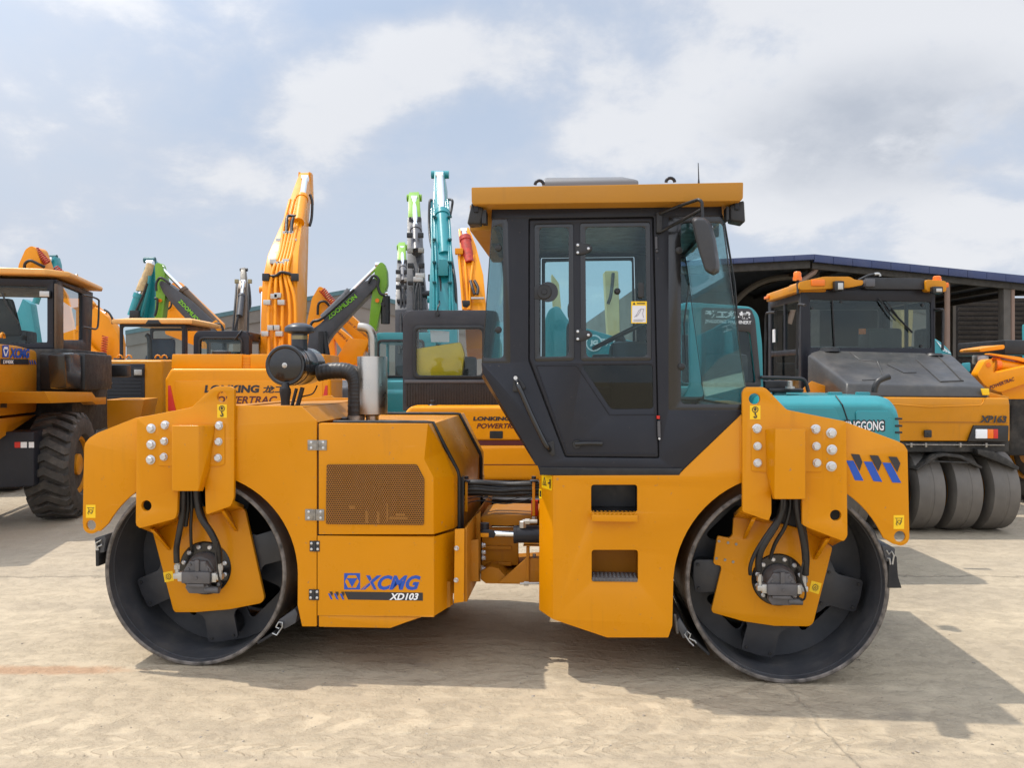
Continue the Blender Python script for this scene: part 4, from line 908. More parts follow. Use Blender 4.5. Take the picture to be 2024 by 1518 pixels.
# door handle, grab rail, gas strut
m = MB(); m.tube([rp(1138, 878, VC - .012), rp(1150, 877, VC - .02), rp(1170, 876.5, VC - .022), rp(1190, 877, VC - .014)], [.016, .013, .012, .014], 10, 4); m.lathe([(0, .026), (.016, .024)], rp(1140, 878, VC), (0, -1, 0), 18); hd = m.build('door_handle', BLK, cd, 50)
m = MB(); m.lathe([(0, .008), (.004, .008)], rp(1141, 878, VC - .016), (0, -1, 0), 12); m.build('lock_barrel', SILV, cd, 30)
gr = [(1022, 755, VC - .01), (1025, 762, VC - .05), (1031, 776, VC - .065), (1050, 820, VC - .065), (1076, 874, VC - .06), (1083, 884, VC - .045), (1086, 889, VC - .01)]
m = MB(); m.tube([rp(*q) for q in gr], .016, 14, 6); rail = m.build('grab_rail', BLKG, roller, 60)
patch('rail_base', [(1016, 742), (1022, 742), (1040, 766), (1030, 775), (1013, 774)], VC, .010, BLK, rail); patch('rail_base', [(1072, 880), (1095, 870), (1097, 900), (1091, 902)], VC, .010, BLK, rail)
m = MB(); m.lathe([(0, .012), (.005, .012)], rp(1019, 747, VC - .010), (0, -1, 0), 12); m.build('bolt', SILV, rail, 30)
m = MB(); m.cyl(rp(1297, 468, VC - .01), rp(1297.5, 492, VC - .01), .008, None, 10); m.lathe([(0, .010), (.012, .006)], rp(1298, 496, VC - .006), (0, -1, 0), 10); m.build('door_hinge', CABG2, roller, 40)
m = MB(); m.cyl(rp(1302, 832, VC - .012), rp(1303, 864, VC - .012), .010, None, 12); m.build('door_hinge', CABG2, roller, 40)
m = MB(); m.lathe([(0, .010), (.02, .010)], rp(1301, 828, VC - .012), (0, 0, 1), 8); m.build('red_cap', DRED, roller); 
m = MB(); m.lathe([(0, .007), (.008, .007)], rp(1303, 867, VC - .008), (0, -1, 0), 8); m.build('bolt', SILV, roller)
# side glass panes front and rear, both sides, and windscreens
fg = [(1321, 426), (1428.5, 424), (1479, 812), (1321, 812)]; rg = [(972.5, 430), (1004, 430), (1009, 718), (952, 718)]
for v, s in ((VC + .004, 0), (VB + .026, 1)):
    for nm, q, ib in (('side_window', fg, [(1346, 441), (1424, 440), (1468, 799), (1346, 799)]), ('quarter_window', rg, [(968, 445), (994, 445), (995, 708), (958, 708)])):
        g = MB(); g.prism([(x, v, z) for x, z in RU(q, VC)], (0, .005, 0)); pn = g.build(nm, GLS, roller, 0)
        plate('pane_border', RU(q, VC), v - .0018, v - .0004, BLKG, pn, [rnd(RU([(1346, 441), (1427.5, 440), (1476.5, 799), (1346, 799)] if nm == 'side_window' else [(973, 446), (994, 446), (995, 708), (955, 708)], VC), .03)], .0003)
def endglass(name, p0, p1, mat=GLS):
    a, b = RU([p0, p1], VC); m = MB(); m.hull([(x + k, v, z) for x, z in (a, b) for k in (0, .006) for v in (VC + .010, VB + .020)]); return m.build(name, mat, roller, 0)
endglass('windscreen', (1428, 426), (1478.5, 811)); endglass('rear_window', (972.8, 432), (952.5, 716))
for (px, py) in ((985, 490), (985, 652), (1342, 495), (1347, 725)):
    pl_ = MB(); pl_.lathe([(0, .022), (.012, .020), (.016, .012)], rp(px, py, VC + .003), (0, -1, 0), 16); pl_.build('pane_stud', BLK, roller, 30)
# lower cab: belly, front and rear ends, floor, ceiling
def span(name, a, b, mat, v0=VC + .035, v1=VB, th=.03):
    p, q = RU([a, b], VC); d = Vector((q[0] - p[0], q[1] - p[1])).normalized() * th; m = MB()
    m.hull([(x + k * -d.y, v, z + k * d.x) for x, z in (p, q) for k in (0, 1) for v in (v0, v1)]); return m.build(name, mat, roller)
m = MB(); fa, fb = [rp(*q, VC + .004) for q in ((956, 738), (1066, 922))], [rp(*q, VC + .075) for q in ((951.5, 745), (1059, 920))]
sp = Vector((0, VB - VC - .08, 0)); iw = Vector((.03, 0, .012))
m.hull([*fa, *fb, fa[0] + iw, fa[1] + iw, fb[0] + iw + Vector((0, .02, 0)), fb[1] + iw + Vector((0, .02, 0))], .003); m.build('cab_corner', CABG, roller)
span('cab_rear_panel', (953.5, 719), (954, 740), CABG); span('cab_rear_panel', (955, 740), (1064, 922), CABG, VC + .078)
span('cab_floor', (1068, 936), (1340, 936), BLK); span('cab_front_panel', (1344, 936), (1474, 814), CABG); span('cab_front_panel', (1474, 816), (1476, 805), CABG)
span('ceiling', (975, 425), (1426, 422), BLK)
span('rear_header', (973, 408), (972, 434), CABG); span('front_header', (1430, 428), (1426, 406), CABG)
plates('cab_skirt', [(1066, 924), (1350, 926), (1343, 939.5), (1067, 939.5)], VC - .012, VC - .001, RUB, roller, (), .004)
# inside: seat, console, wheel
def block(name, a, b, v0, v1, mat, bvl=.02, par=None):
    p, q = rp(*a, (v0 + v1) / 2), rp(*b, (v0 + v1) / 2); m = MB(); m.box((p.x, v0, q.z), (q.x, v1, p.z), bvl); return m.build(name, mat, par or roller)
SEAT = surf('seat_vinyl', (.022, .022, .024), .6, 0, .1, .05, 8)
seat = empty('operator_seat', (0, 0, 0)); seat.parent = roller
block('seat_cushion', (1140, 790), (1235, 765), .55, 1.0, SEAT, .04, seat); block('backrest', (1120, 770), (1150, 640), .55, 1.0, SEAT, .04, seat); block('headrest', (1122, 632), (1146, 600), .66, .9, SEAT, .03, seat); block('armrest', (1150, 722), (1215, 710), .50, .57, SEAT, .02, seat); block('seat_base', (1150, 905), (1225, 790), .6, .95, BLK, .02, seat)
block('console', (1206, 905), (1292, 676), .50, .95, BLK, .05); block('console', (1170, 720), (1280, 700), 1.15, 1.3, BLK, .02)
m = MB(); cc = rp(1222, 664, .72); ax_ = Vector((-.45, 0, .9)).normalized(); x_ = ax_.cross(Vector((0, 1, 0))).normalized(); m.tube([cc + (x_ * math.cos(k * math.pi / 12) + Vector((0, 1, 0)) * math.sin(k * math.pi / 12)) * .19 for k in range(25)], .014, 8)
for k in (0, 2.1, 4.2): m.tube([cc, cc + (x_ * math.cos(k) + Vector((0, 1, 0)) * math.sin(k)) * .19], .010, 6)
m.build('steering_wheel', BLK, roller, 60); m = MB(); m.cyl(cc, cc - ax_ * .35, .035, None, 12); m.build('steering_column', BLK, roller)
block('sun_blind', (1280, 470), (1420, 432), 1.45, 1.5, BLK, .005)
m = MB(); m.tube([rp(1362, 560, .2), rp(1352, 640, .35), rp(1356, 720, .5)], .006, 6); m.tube([rp(1430, 430, .75), rp(1452, 560, .75), rp(1462, 700, .8)], .008, 6); m.build('wiper', BLK, roller)
# ---- roof
ra, rb_ = [rp(*q, -.18) for q in ((931.5, 369.5), (1469.5, 359.5), (1469, 391), (1464, 397), (936, 404), (932, 400))], None
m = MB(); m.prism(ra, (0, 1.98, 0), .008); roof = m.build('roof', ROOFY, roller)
m = MB(); a, b = rp(1072, 362, .35), rp(1255, 352, .35); m.hull([(a.x, .3, a.z), (b.x + .02, .3, a.z - .0), (b.x - .08, .34, b.z + .01), (a.x + .02, .34, b.z + .015), (a.x, 1.3, a.z), (b.x + .02, 1.3, a.z), (b.x - .08, 1.26, b.z + .01), (a.x + .02, 1.26, b.z + .015), (a.x, .3, a.z - .06), (b.x + .02, .3, a.z - .06), (a.x, 1.3, a.z - .06), (b.x + .02, 1.3, a.z - .06)], .015, 3); m.build('roof_vent', surf('vent_grey', (.16, .16, .165), .5), roof)
for px, py in ((1066, 361), (1325, 356)):
    q = rp(px, py, -.02); m = MB(); m.tube([q + Vector(((.026 * math.cos(k * math.pi / 8)), 0, -.012 + .026 * math.sin(k * math.pi / 8))) for k in range(9)], .010, 8); m.build('lifting_eye', CABG, roof, 60)
q = rp(1381, 362, .05); m = MB(); m.tube([q, q + Vector((0, 0, .03)), q + Vector((-.003, 0, .125))], [.007, .004, .0025], 6); m.build('antenna', BLK, roof)
# air conditioner box slung under the rear overhang
a, b = rp(928.5, 404, .10), rp(972, 455, .10); zb = b.z
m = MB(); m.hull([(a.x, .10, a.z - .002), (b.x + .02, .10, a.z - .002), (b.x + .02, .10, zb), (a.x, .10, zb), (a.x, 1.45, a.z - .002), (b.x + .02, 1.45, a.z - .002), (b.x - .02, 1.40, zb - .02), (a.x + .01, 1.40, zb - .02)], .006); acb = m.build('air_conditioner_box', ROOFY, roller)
m = MB(); m.box((a.x + .09, .55, zb - .016), (b.x + .01, 1.15, zb - .006), .002, Matrix.Rotation(R(-.85), 3, 'X')); m.build('vent_opening', BLK, acb)
m = MB(); m.tube([(b.x - .02, 1.35, zb), (b.x - .01, 1.38, zb - .10), (b.x + .02, 1.38, zb - .5)], .04, 10); m.build('drain_duct', BLK, acb)
# work lamps
def lamp(name, px, py, v, tilt, w, h, d, face):
    e = empty(name, rp(px, py, v)); e.parent = roller; rot = Matrix.Rotation(R(tilt), 3, 'Y'); V = lambda *q: rot @ Vector(q)
    m = MB(); m.hull([V(sx * d * (1 if sx * face > 0 else .8), sy * w * (1 if sx * face > 0 else .75), sz * h * (1 if sx * face > 0 else .72)) for sx in (-1, 1) for sy in (-1, 1) for sz in (-1, 1)], .012, 3)
    for k in range(4): m.box(V(-face * d * .95, -w * .6 + k * w * .4 - .004, -h * .6), V(-face * d * 1.2, -w * .6 + k * w * .4 + .004, h * .6), 0)
    m.build('housing', BLK, e)
    m = MB(); m.hull([V(face * d * k, sy * w * .88, sz * h * .86) for k in (.98, 1.06) for sy in (-1, 1) for sz in (-1, 1)], .004); m.build('lens', ALU, e)
    m = MB(); m.box((-.012, -w * 1.1, h * .2), (.012, w * 1.1, h * 1.35), .002); m.build('bracket', CABG, e); return e
lamp('work_lamp', 944, 428, -.06, 12, .07, .068, .042, -1); lamp('work_lamp', 1452, 423, -.05, -3, .07, .066, .045, 1); lamp('work_lamp', 944, 428, 1.5, 12, .07, .068, .042, -1); lamp('work_lamp', 1452, 423, 1.5, -3, .07, .066, .045, 1)
m = MB(); m.box(rp(955, 418, -.02), rp(962, 402, 0), .002); m.build('white_tag', ALU, roller)
# mirror on its arm, standing out from the pillar
mir = empty('mirror', (0, 0, 0)); mir.parent = roller
m = MB(); m.tube([rp(1302, 424, VC - .03), rp(1310, 420, VC - .06), rp(1340, 408, -.16), rp(1374, 396, -.28), rp(1382, 395, -.31), rp(1387, 400, -.32), rp(1388, 414, -.32), rp(1389, 440, -.32)], .0095, 10, 4); m.tube([rp(1304, 458, VC - .03), rp(1320, 450, -.08), rp(1350, 434, -.19), rp(1386, 414, -.315)], .0095, 10, 3); m.build('mirror_arm', BLK, mir, 60)
m = MB(); m.box(rp(1296, 462, VC), rp(1309, 418, VC - .045), .006); m.lathe([(0, .006), (.004, .006)], rp(1306, 435, VC - .046), (0, -1, 0), 8); m.build('arm_bracket', BLK, mir)
m = MB(); prof = [(1366, 433), (1374, 428), (1392, 429), (1404, 440), (1412, 470), (1420, 520), (1419, 536), (1408, 543), (1394, 536), (1382, 500), (1372, 462)]
o1 = [rp(a, b, -.35) for a, b in prof]; o2 = [rp(a + 3, b + 2, -.20) for a, b in prof]; o3 = [rp(1391 + (a - 1391) * .8, 486 + (b - 486) * .93, -.40) for a, b in prof]
m.hull(o1 + o2 + o3, .012, 3); m.build('mirror_head', surf('mirror_plastic', (.028, .028, .03), .5, 0, .1, .1), mir, 50)
m = MB(); m.hull([rp(1399 + (a - 1391) * .72, 487 + (b - 486) * .88, -.196) for a, b in prof] + [rp(1399 + (a - 1391) * .72, 487 + (b - 486) * .88, -.192) for a, b in prof]); m.build('mirror_glass', CHROME, mir)
# ------------------------------------------------------------------ machines behind: shared builders
TYRE = surf('dusty_tyre', (0.042, 0.037, 0.032), 0.75, 0, 0.2, 0.8, 3.5, 0.15, 60, dustcol=(.19, .155, .12))
TYRES = surf('worn_smooth_tyre', (0.125, 0.112, 0.098), 0.7, 0, 0.15, 0.45, 5, 0.1, 80, dustcol=(.20, .175, .145))
TYRED = surf('tyre_sidewall', (0.016, 0.016, 0.016), 0.7, 0, 0.2, 0.3, 4)
DARKU = surf('underbody_dark', (0.016, 0.015, 0.014), 0.7, 0, 0.3, 0.3)
SEATM = surf('inner_trim', (.03, .03, .032), .6)
def tyre(parent, c, Rr, W, rim, tread, rimmat, out=1):
    """wheel whose axle runs across (local u); out = +1/-1 the side the dish faces"""
    w = empty('wheel', c); w.parent = parent; ax = Vector((1, 0, 0)); O = Vector((0, 0, 0)); h = W / 2
    m = MB(); sh = .055 if tread else .0
    pr = [(-h * .62, rim), (-h * .95, rim + .04), (-h, (Rr + rim) / 2), (-h * .93, Rr - .09), (-h * .80, Rr - .02 - sh), (-h * .4, Rr - .004 - sh), (h * .4, Rr - .004 - sh), (h * .80, Rr - .02 - sh), (h * .93, Rr - .09), (h, (Rr + rim) / 2), (h * .95, rim + .04), (h * .62, rim)]
    if not tread: pr = [(-h * .62, rim), (-h * .95, rim + .04), (-h, (Rr + rim) / 2), (-h * .96, Rr - .045), (-h * .88, Rr - .01), (-h * .14, Rr), (-h * .10, Rr - .005), (h * .10, Rr - .005), (h * .14, Rr), (h * .88, Rr - .01), (h * .96, Rr - .045), (h, (Rr + rim) / 2), (h * .95, rim + .04), (h * .62, rim)]
    m.lathe(pr, O, ax, 72)
    if tread:
        N = 24; seg = [-1.0, -.86, -.45, 0, .45, .86, 1.0]
        for i in range(N):
            vs = []
            for t in seg:
                off = (abs(t) * .20 - (.05 if abs(t) > .9 else 0)) ; wdt = .165 if abs(t) < .9 else .13
                r1 = Rr - (.0 if abs(t) < .5 else .012 if abs(t) < .9 else .07); r0 = r1 - .075
                for dq, r in ((-wdt / 2, r0), (-wdt / 2 + .012, r1), (wdt / 2 - .012, r1), (wdt / 2, r0)):
                    q = 2 * math.pi * i / N + off + dq; vs.append((t * h * .93, r * math.cos(q), r * math.sin(q)))
            fs = []
            for k in range(len(seg) - 1):
                for j in range(3): fs.append((k * 4 + j, k * 4 + j + 1, k * 4 + 5 + j, k * 4 + 4 + j))
            fs += [(0, 1, 2, 3), tuple(len(vs) - 4 + j for j in (3, 2, 1, 0))]
            m.mesh(vs, fs)
    m.build('tyre', TYRE if tread else TYRES, w, 30)
    m = MB(); s = out; m.lathe([(-s * h * .6, rim), (s * h * .72, rim), (s * h * .74, rim + .015), (s * h * .76, rim + .01), (s * h * .76, rim - .03), (s * h * .3, rim - .05), (s * h * .2, rim * .62), (s * h * .3, rim * .58), (s * h * .3, rim * .40), (s * h * .75, rim * .38), (s * h * .8, rim * .3), (s * h * .8, 0)], O, ax, 40); m.build('rim', rimmat, w, 30)
    return w
def track(parent, lo, hi):
    """a crawler track seen side on along local v; lo/hi are opposite corners"""
    m = MB(); x0, v0, z0 = lo; x1, v1, z1 = hi; r = (z1 - z0) / 2; pts = [(v0 + r + r * math.cos(R(a)), z0 + r + r * math.sin(R(a))) for a in range(90, 271, 20)] + [(v1 - r + r * math.cos(R(a)), z0 + r + r * math.sin(R(a))) for a in range(-90, 91, 20)]
    m.prism([(x0, a, b) for a, b in pts], (x1 - x0, 0, 0), .01)
    n = int((v1 - v0) / .16)
    for k in range(n):
        a = v0 + .1 + (v1 - v0 - .2) * k / (n - 1)
        for z in (z0 - .012, z1 - .012): m.box((x0 - .005, a, max(z, 0)), (x1 + .005, a + .03, z + .03))
    return m.build('crawler_track', DARKU, parent)
def beam(name, path, mat, parent, bevel=.015):
    """box-section arm: path of (point, width across, depth of section)"""
    m = MB(); vs, fs = [], []
    for i, (p, w, h) in enumerate(path):
        a = Vector(path[max(i - 1, 0)][0]); b = Vector(path[min(i + 1, len(path) - 1)][0]); d = (b - a).normalized()
        x = Vector((1, 0, 0)); x = (x - d * x.dot(d)).normalized(); n = d.cross(x).normalized(); p = Vector(p)
        for sx, sn in ((-1, -1), (1, -1), (1, 1), (-1, 1)): vs.append(p + x * sx * w / 2 + n * sn * h / 2)
    for i in range(len(path) - 1):
        for k in range(4): fs.append((i * 4 + k, i * 4 + (k + 1) % 4, i * 4 + 4 + (k + 1) % 4, i * 4 + 4 + k))
    fs += [(3, 2, 1, 0), tuple(len(path) * 4 - 4 + k for k in range(4))]
    m.mesh(vs, fs); bmesh.ops.recalc_face_normals(m.b, faces=m.b.faces[:]); bev(m.b, bevel); return m.build(name, mat, parent)
def slab(name, fr, pts, v, th, mat, parent, bevel=.02, r=.05):
    m = MB(); q = rnd(fr.UZ(pts, v), r, 3); m.prism([(a, v, b) for a, b in q], (0, th, 0), bevel); return m.build(name, mat, parent)
def ram(parent, a, b, ra, mat, frac=.55, rb=None):
    """hydraulic cylinder from a (barrel) to b (rod)"""
    a, b = Vector(a), Vector(b); k = a + (b - a) * frac; d = (b - a).normalized()
    m = MB(); m.cyl(a, k, ra, None, 16); m.cyl(k - d * ra * .9, k, ra * 1.15, None, 16); o = m.build('hydraulic_cylinder', mat, parent, 40)
    m = MB(); m.cyl(k, b, rb or ra * .55, None, 14); m.lathe([(-ra * .6, ra * .6), (ra * .6, ra * .6)], b, (1, 0, 0), 14); m.build('piston_rod', CHROME, o, 40); return o
def hoses(parent, paths, r, mat=HOSE, name='hydraulic_hose'):
    for p in paths: m = MB(); m.tube(p, r, 8, 5); m.build(name, mat, parent, 60)
def machine(name, fr, label, cat, group=None):
    return tag(empty(name, (fr.o.x, fr.o.y, 0), math.degrees(fr.a)), label, cat, group)
def base(root, w, l, z1, mat, cabz=None, deck=.95):
    """crawler undercarriage and slewing deck of an excavator; local origin under its slewing ring"""
    track(root, (-w / 2, -l / 2, 0), (-w / 2 + .5, l / 2, .78)); track(root, (w / 2 - .5, -l / 2, 0), (w / 2, l / 2, .78))
    m = MB(); m.lathe([(.5, .6), (deck, .55)], (0, 0, 0), (0, 0, 1), 24); m.box((-w / 2 + .4, -.6, .3), (w / 2 - .4, .6, .7), .03); m.build('undercarriage', DARKU, root)
    m = MB(); m.hull([(sx * w * .48, v, z) for sx in (-1, 1) for v, z in ((-l * .62, deck), (l * .5, deck), (l * .5, deck + .35), (l * .1, z1), (-l * .5, z1), (-l * .62, z1 - .15))], .08, 3); m.build('upper_body', mat, root)

# ------------------------------------------------------------------ wheel loader at the left edge
FA = Frame(-5.87, 10.5, 12); la = machine('wheel_loader', FA, 'yellow wheel loader at the left edge with blue hood lettering and big chevron tyre', 'wheel loader')
tyre(la, (0, 0, .69), .69, .55, .36, True, YEL2); tyre(la, (0, 2.95, .69), .69, .55, .36, True, YEL2); tyre(la, (-1.75, 0, .69), .69, .55, .36, True, YEL2, -1); tyre(la, (-1.75, 2.95, .69), .69, .55, .36, True, YEL2, -1)
UH = -.36
def sideplate(name, px, u, depth, mat, parent, fr, bevel=.02, r=.04):
    q = [fr.PU(a, b, u) for a, b in px]; q2 = rnd([(p.y, p.z) for p in q], r, 4); m = MB(); m.prism([(u, a, b) for a, b in q2], (depth, 0, 0), bevel); return m.build(name, mat, parent)
hd = sideplate('engine_hood', [(-110, 668), (40, 684), (74, 693), (74, 815), (-110, 836)], UH, -1.35, YEL2, la, FA, .05, .10)
sideplate('hood_lower', [(-110, 840), (72, 820), (66, 824), (0, 868), (-110, 885)], UH - .01, -1.3, YEL2, la, FA, .02, .02)
def onside(px, py, fr=FA, u=UH): return fr.PU(px, py, u) + Vector((.004, 0, 0))
decal.facing = Vector((1, 0, 0))
zl = lambda x, y: onside(x / 7.59, 520 + y / 7.59)
decal('maker_logo', [([zl(*q) for q in ((30, 1228), (125, 1232), (125, 1415), (30, 1412))], BLUE), ([zl(*q) for q in ((55, 1255), (103, 1257), (118, 1300), (90, 1395), (62, 1395), (40, 1300))], DWHT), ([zl(*q) for q in ((50, 1290), (108, 1292), (78, 1380))], BLUE)], hd)
text('XCMG', zl(135, 1425), zl(435, 1428), zl(135, 1270), BLUE, hd, 'maker_name', .05, .2, .004)
decal('model_bar', [([zl(*q) for q in ((0, 1436), (420, 1440), (430, 1520), (0, 1518))], DBLK)], hd)
text('LW400K', zl(32, 1508), zl(192, 1510), zl(32, 1452), DWHT, hd, 'model_number', .03, .15, .007)
decal('stripe_decal', [([zl(430 + k * 36, 1455), zl(446 + k * 36, 1456), zl(462 + k * 36, 1520), zl(446 + k * 36, 1520)], BLUE) for k in range(3)], hd)
decal('lock_plate', [([onside(0, 788), onside(13, 788), onside(13, 806), onside(0, 806)], DBLK)], hd)
decal.facing = Vector((0, -1, 0))
m = MB(); q = FA.PU(5, 668, -.8); m.tube([q + Vector((0, .06 * math.cos(k * math.pi / 7), .06 * math.sin(k * math.pi / 7))) for k in range(8)], .018, 8); m.build('lifting_eye', YEL2, hd, 60)
m = MB(); a, b = FA.P(-150, 858, -.80), FA.P(67, 962, -.80); m.hull([(a.x, -.80, a.z), (b.x, -.80, a.z + .015), (b.x, -.80, b.z), (a.x, -.80, b.z - .03), (a.x, -.30, a.z), (b.x, -.3, a.z + .015), (b.x, -.3, b.z), (a.x, -.3, b.z - .03)], .025, 3); cwt = m.build('counterweight', CABG, la)
for x0, x1, mt in ((29, 41, DRED), (41, 54, DWHT), (57, 68, DWHT)):
    m = MB(); a, b = FA.P(x0, 874, -.803), FA.P(x1, 885, -.803); m.box((a.x, -.806, b.z), (b.x - .004, -.803, a.z)); m.build('reflector', mt, cwt, 0)
# under-cab body, step and fenders
m = MB(); a, b = FA.P(70, 690, .35), FA.P(168, 860, .35); m.box((a.x - .5, FA.PU(74, 700, UH).y + .05, b.z), (b.x - .12, 1.9, a.z), .04); m.build('rear_frame', DARKU, la)
m = MB(); a, b = FA.P(74, 697, .15), FA.P(166, 772, .15); m.box((a.x, max(.12, FA.PU(74, 700, UH).y + .02), b.z), (b.x, 1.5, a.z), .03); m.build('battery_box', BLK, la)
m = MB(); q = [FA.PU(x, y, .18) for x, y in ((128, 700), (150, 697), (178, 708), (193, 718), (194, 752), (180, 770), (132, 768))]; m.prism(q, (-.2, 0, 0), .03); m.build('rear_fender', BLKG, la)
m = MB(); q = [FA.PU(x, y, .22) for x, y in ((88, 774), (182, 775), (190, 786), (210, 785), (210, 799), (190, 800), (184, 794), (100, 797))]; m.prism(q, (-.55, 0, 0), .01); m.build('step_platform', YEL2, la)
m = MB(); q = [FA.P(x, y, 2.3) for x, y in ((206, 790), (286, 789), (272, 850), (212, 850))]; m.prism(q, (0, 1.0, 0), .03); m.build('front_fender', YEL2, la)
m = MB(); m.cyl(FA.P(200, 781, 1.9), FA.P(219, 755, 1.9), .028, None, 12); m.build('exhaust_pipe', STEEL, la)
m = MB(); a, b = FA.P(216, 721, 2.4), FA.P(250, 745, 2.4); m.box((a.x, 2.4, b.z), (b.x, 2.7, a.z), .02); m.build('tool_box', BLK, la)
# cab
UC = -.26
VCB = FA.PU(112, 600, UC).y
roofz = FA.PU(112, 546, UC).z
m = MB(); a = FA.PU(112, 548, UC + .14); b = FA.PU(187, 578, UC + .14)
m.hull([(a.x - .25, VCB - .12, roofz + .0), (a.x - .25, VCB - .12, roofz + .09), (a.x - 2.0, VCB - .12, roofz), (a.x - 2.0, VCB - .12, roofz + .10), (a.x, VCB + .1, roofz), (a.x, VCB + .1, roofz + .08), (a.x, VCB + 1.75, roofz - .03), (a.x - .03, VCB + 1.75, roofz + .05), (a.x - 2, VCB + 1.75, roofz), (a.x - 2, VCB + 1.75, roofz + .06)], .03, 3); rf = m.build('cab_roof', surf('faded_yellow', (.72, .36, .09), .45, 0, .06, .15), la)
m = MB(); q = FA.PU(152, 574, UC); q.z = roofz + .07; m.tube([q + Vector((0, .04 * math.cos(k * math.pi / 6), .07 * math.sin(k * math.pi / 6))) for k in range(7)], .010, 6); m.build('lifting_eye', ALU, rf, 60)
def side_u(name, px, u, th, mat, holes=None, par=la, fr=FA):
    q = rnd([(p.y, p.z) for p in (fr.PU(a, b, u) for a, b in px)], .01); hs = [rnd([(p.y, p.z) for p in (fr.PU(a, b, u) for a, b in h)], .03) for h in (holes or [])]
    return plate_x(name, q, u - th, u, mat, par, hs, .006)
sw_ = [(124, 562), (163, 580), (163, 672), (126, 672)]
side_u('cab_side', [(112, 552), (184, 578), (180, 695), (112, 690)], UC, .05, CABG, [sw_])
zz = [FA.PU(a, b, UC) for a, b in ((112, 552), (112, 690))]
rw = [FA.P(-60, 562, VCB), FA.P(100, 668, VCB)]
cx1, czt, czb = UC, zz[0].z, zz[1].z
plate('cab_rear', rnd([(cx1, czb), (cx1, czt), (cx1 - 1.55, czt), (cx1 - 1.55, czb)], .02), VCB, VCB + .05, CABG, la, [rnd([(cx1 - .12, czb + .08), (cx1 - .12, czt - .10), (cx1 - 1.43, czt - .10), (cx1 - 1.43, czb + .08)], .04)], .008)
plate_x('cab_side', rnd([(VCB, czb), (VCB, czt), (VCB + 1.6, czt - .02), (VCB + 1.6, czb)], .02), cx1 - 1.55, cx1 - 1.50, CABG, la, [rnd([(VCB + .15, czb + .1), (VCB + .15, czt - .12), (VCB + 1.45, czt - .12), (VCB + 1.45, czb + .1)], .04)], .006)
m = MB(); m.quad((cx1 - .06, VCB + .02, czb + .03), (cx1 - .06, VCB + .02, czt - .05), (cx1 - 1.5, VCB + .02, czt - .05), (cx1 - 1.5, VCB + .02, czb + .03)); m.build('rear_window', GLS, la, 0)
m = MB(); m.quad((cx1 - .03, VCB + .08, czb + .05), (cx1 - .03, VCB + .08, czt - .06), (cx1 - .03, VCB + 1.5, czt - .1), (cx1 - .03, VCB + 1.5, czb + .05)); m.build('side_window', GLS, la, 0)
m = MB(); m.box((cx1 - 1.2, VCB + .5, czb - .3), (cx1 - .55, VCB + .95, czb + .28), .05); m.hull([(cx1 - 1.15, VCB + .45, czb + .2), (cx1 - .6, VCB + .45, czb + .2), (cx1 - 1.05, VCB + .38, czb + .72), (cx1 - .7, VCB + .38, czb + .72), (cx1 - 1.15, VCB + .57, czb + .2), (cx1 - .6, VCB + .57, czb + .2), (cx1 - 1.05, VCB + .5, czb + .72), (cx1 - .7, VCB + .5, czb + .72)], .05); m.build('operator_seat', SEATM, la)
m = MB(); m.box((cx1 - 1.45, VCB + 1.2, czb - .2), (cx1 - .1, VCB + 1.55, czb + .14), .04); m.build('dashboard', SEATM, la)
m = MB(); m.box((cx1 - 1.5, VCB + .06, czt - .12), (cx1 - .06, VCB + 1.55, czt - .02)); m.build('headliner', SEATM, la)
m = MB(); a = FA.P(78, 578, VCB - .05); m.box((a.x - .01, VCB - .06, a.z - .07), (a.x + .14, VCB - .01, a.z + .03), .02); l_ = m.build('work_lamp', BLK, la); m = MB(); m.box((a.x + .005, VCB - .067, a.z - .058), (a.x + .125, VCB - .06, a.z + .018), .01); m.build('lens', ALU, l_)
m = MB(); m.tube([FA.P(4, 578, VCB - .02), FA.P(12, 600, VCB - .03), FA.P(38, 640, VCB - .02)], .012, 6); m.build('wiper', BLK, la)
m = MB(); q = [FA.PU(a, b, UC + .25) for a, b in ((164, 583), (180, 586), (194, 592), (195.5, 600), (194, 640), (190, 650), (180, 649), (164, 646))]; m.tube(q, .014, 8, 4); m.build('mirror_rail', BLK, la, 60)
m = MB(); q = [FA.PU(a, b, cx1 + .002) for a, b in ((107, 560), (121, 566), (121, 690), (107, 690))]; m.prism(q, (.03, 0, 0), .006); m.build('corner_pillar', surf('brown_trim', (.10, .06, .03), .4), la)

# ------------------------------------------------------------------ second wheel loader, behind
FB = Frame(-6.9, 15.6, 2); lb = machine('wheel_loader', FB, 'yellow wheel loader further back, slate rear grille facing the camera', 'wheel loader')
for s in (-1, 1):
    for v in (.3, 3.2): tyre(lb, (s * .95, v, .69), .69, .5, .34, True, YEL2, s)
m = MB(); a, b = FB.P(180, 712, -.9), FB.P(322, 800, -.9); m.hull([(a.x, -.9, .9), (b.x, -.9, .9), (b.x, -.9, a.z), (a.x, -.9, a.z), (a.x, 1.4, .9), (b.x, 1.4, .9), (b.x + .0, 1.4, a.z + .06), (a.x, 1.4, a.z + .06)], .05, 3); hb = m.build('engine_hood', YEL2, lb)
m = MB(); a, b = FB.P(186, 719, -.91), FB.P(286, 793, -.91); m.box((a.x, -.915, b.z), (b.x, -.89, a.z), .02)
for k in range(9): z = b.z + .06 + k * (a.z - b.z - .1) / 9; m.box((a.x + .05, -.925, z), (b.x - .05, -.91, z + .03))
gb = m.build('rear_grille', surf('grille_slate', (.02, .024, .032), .5), hb)
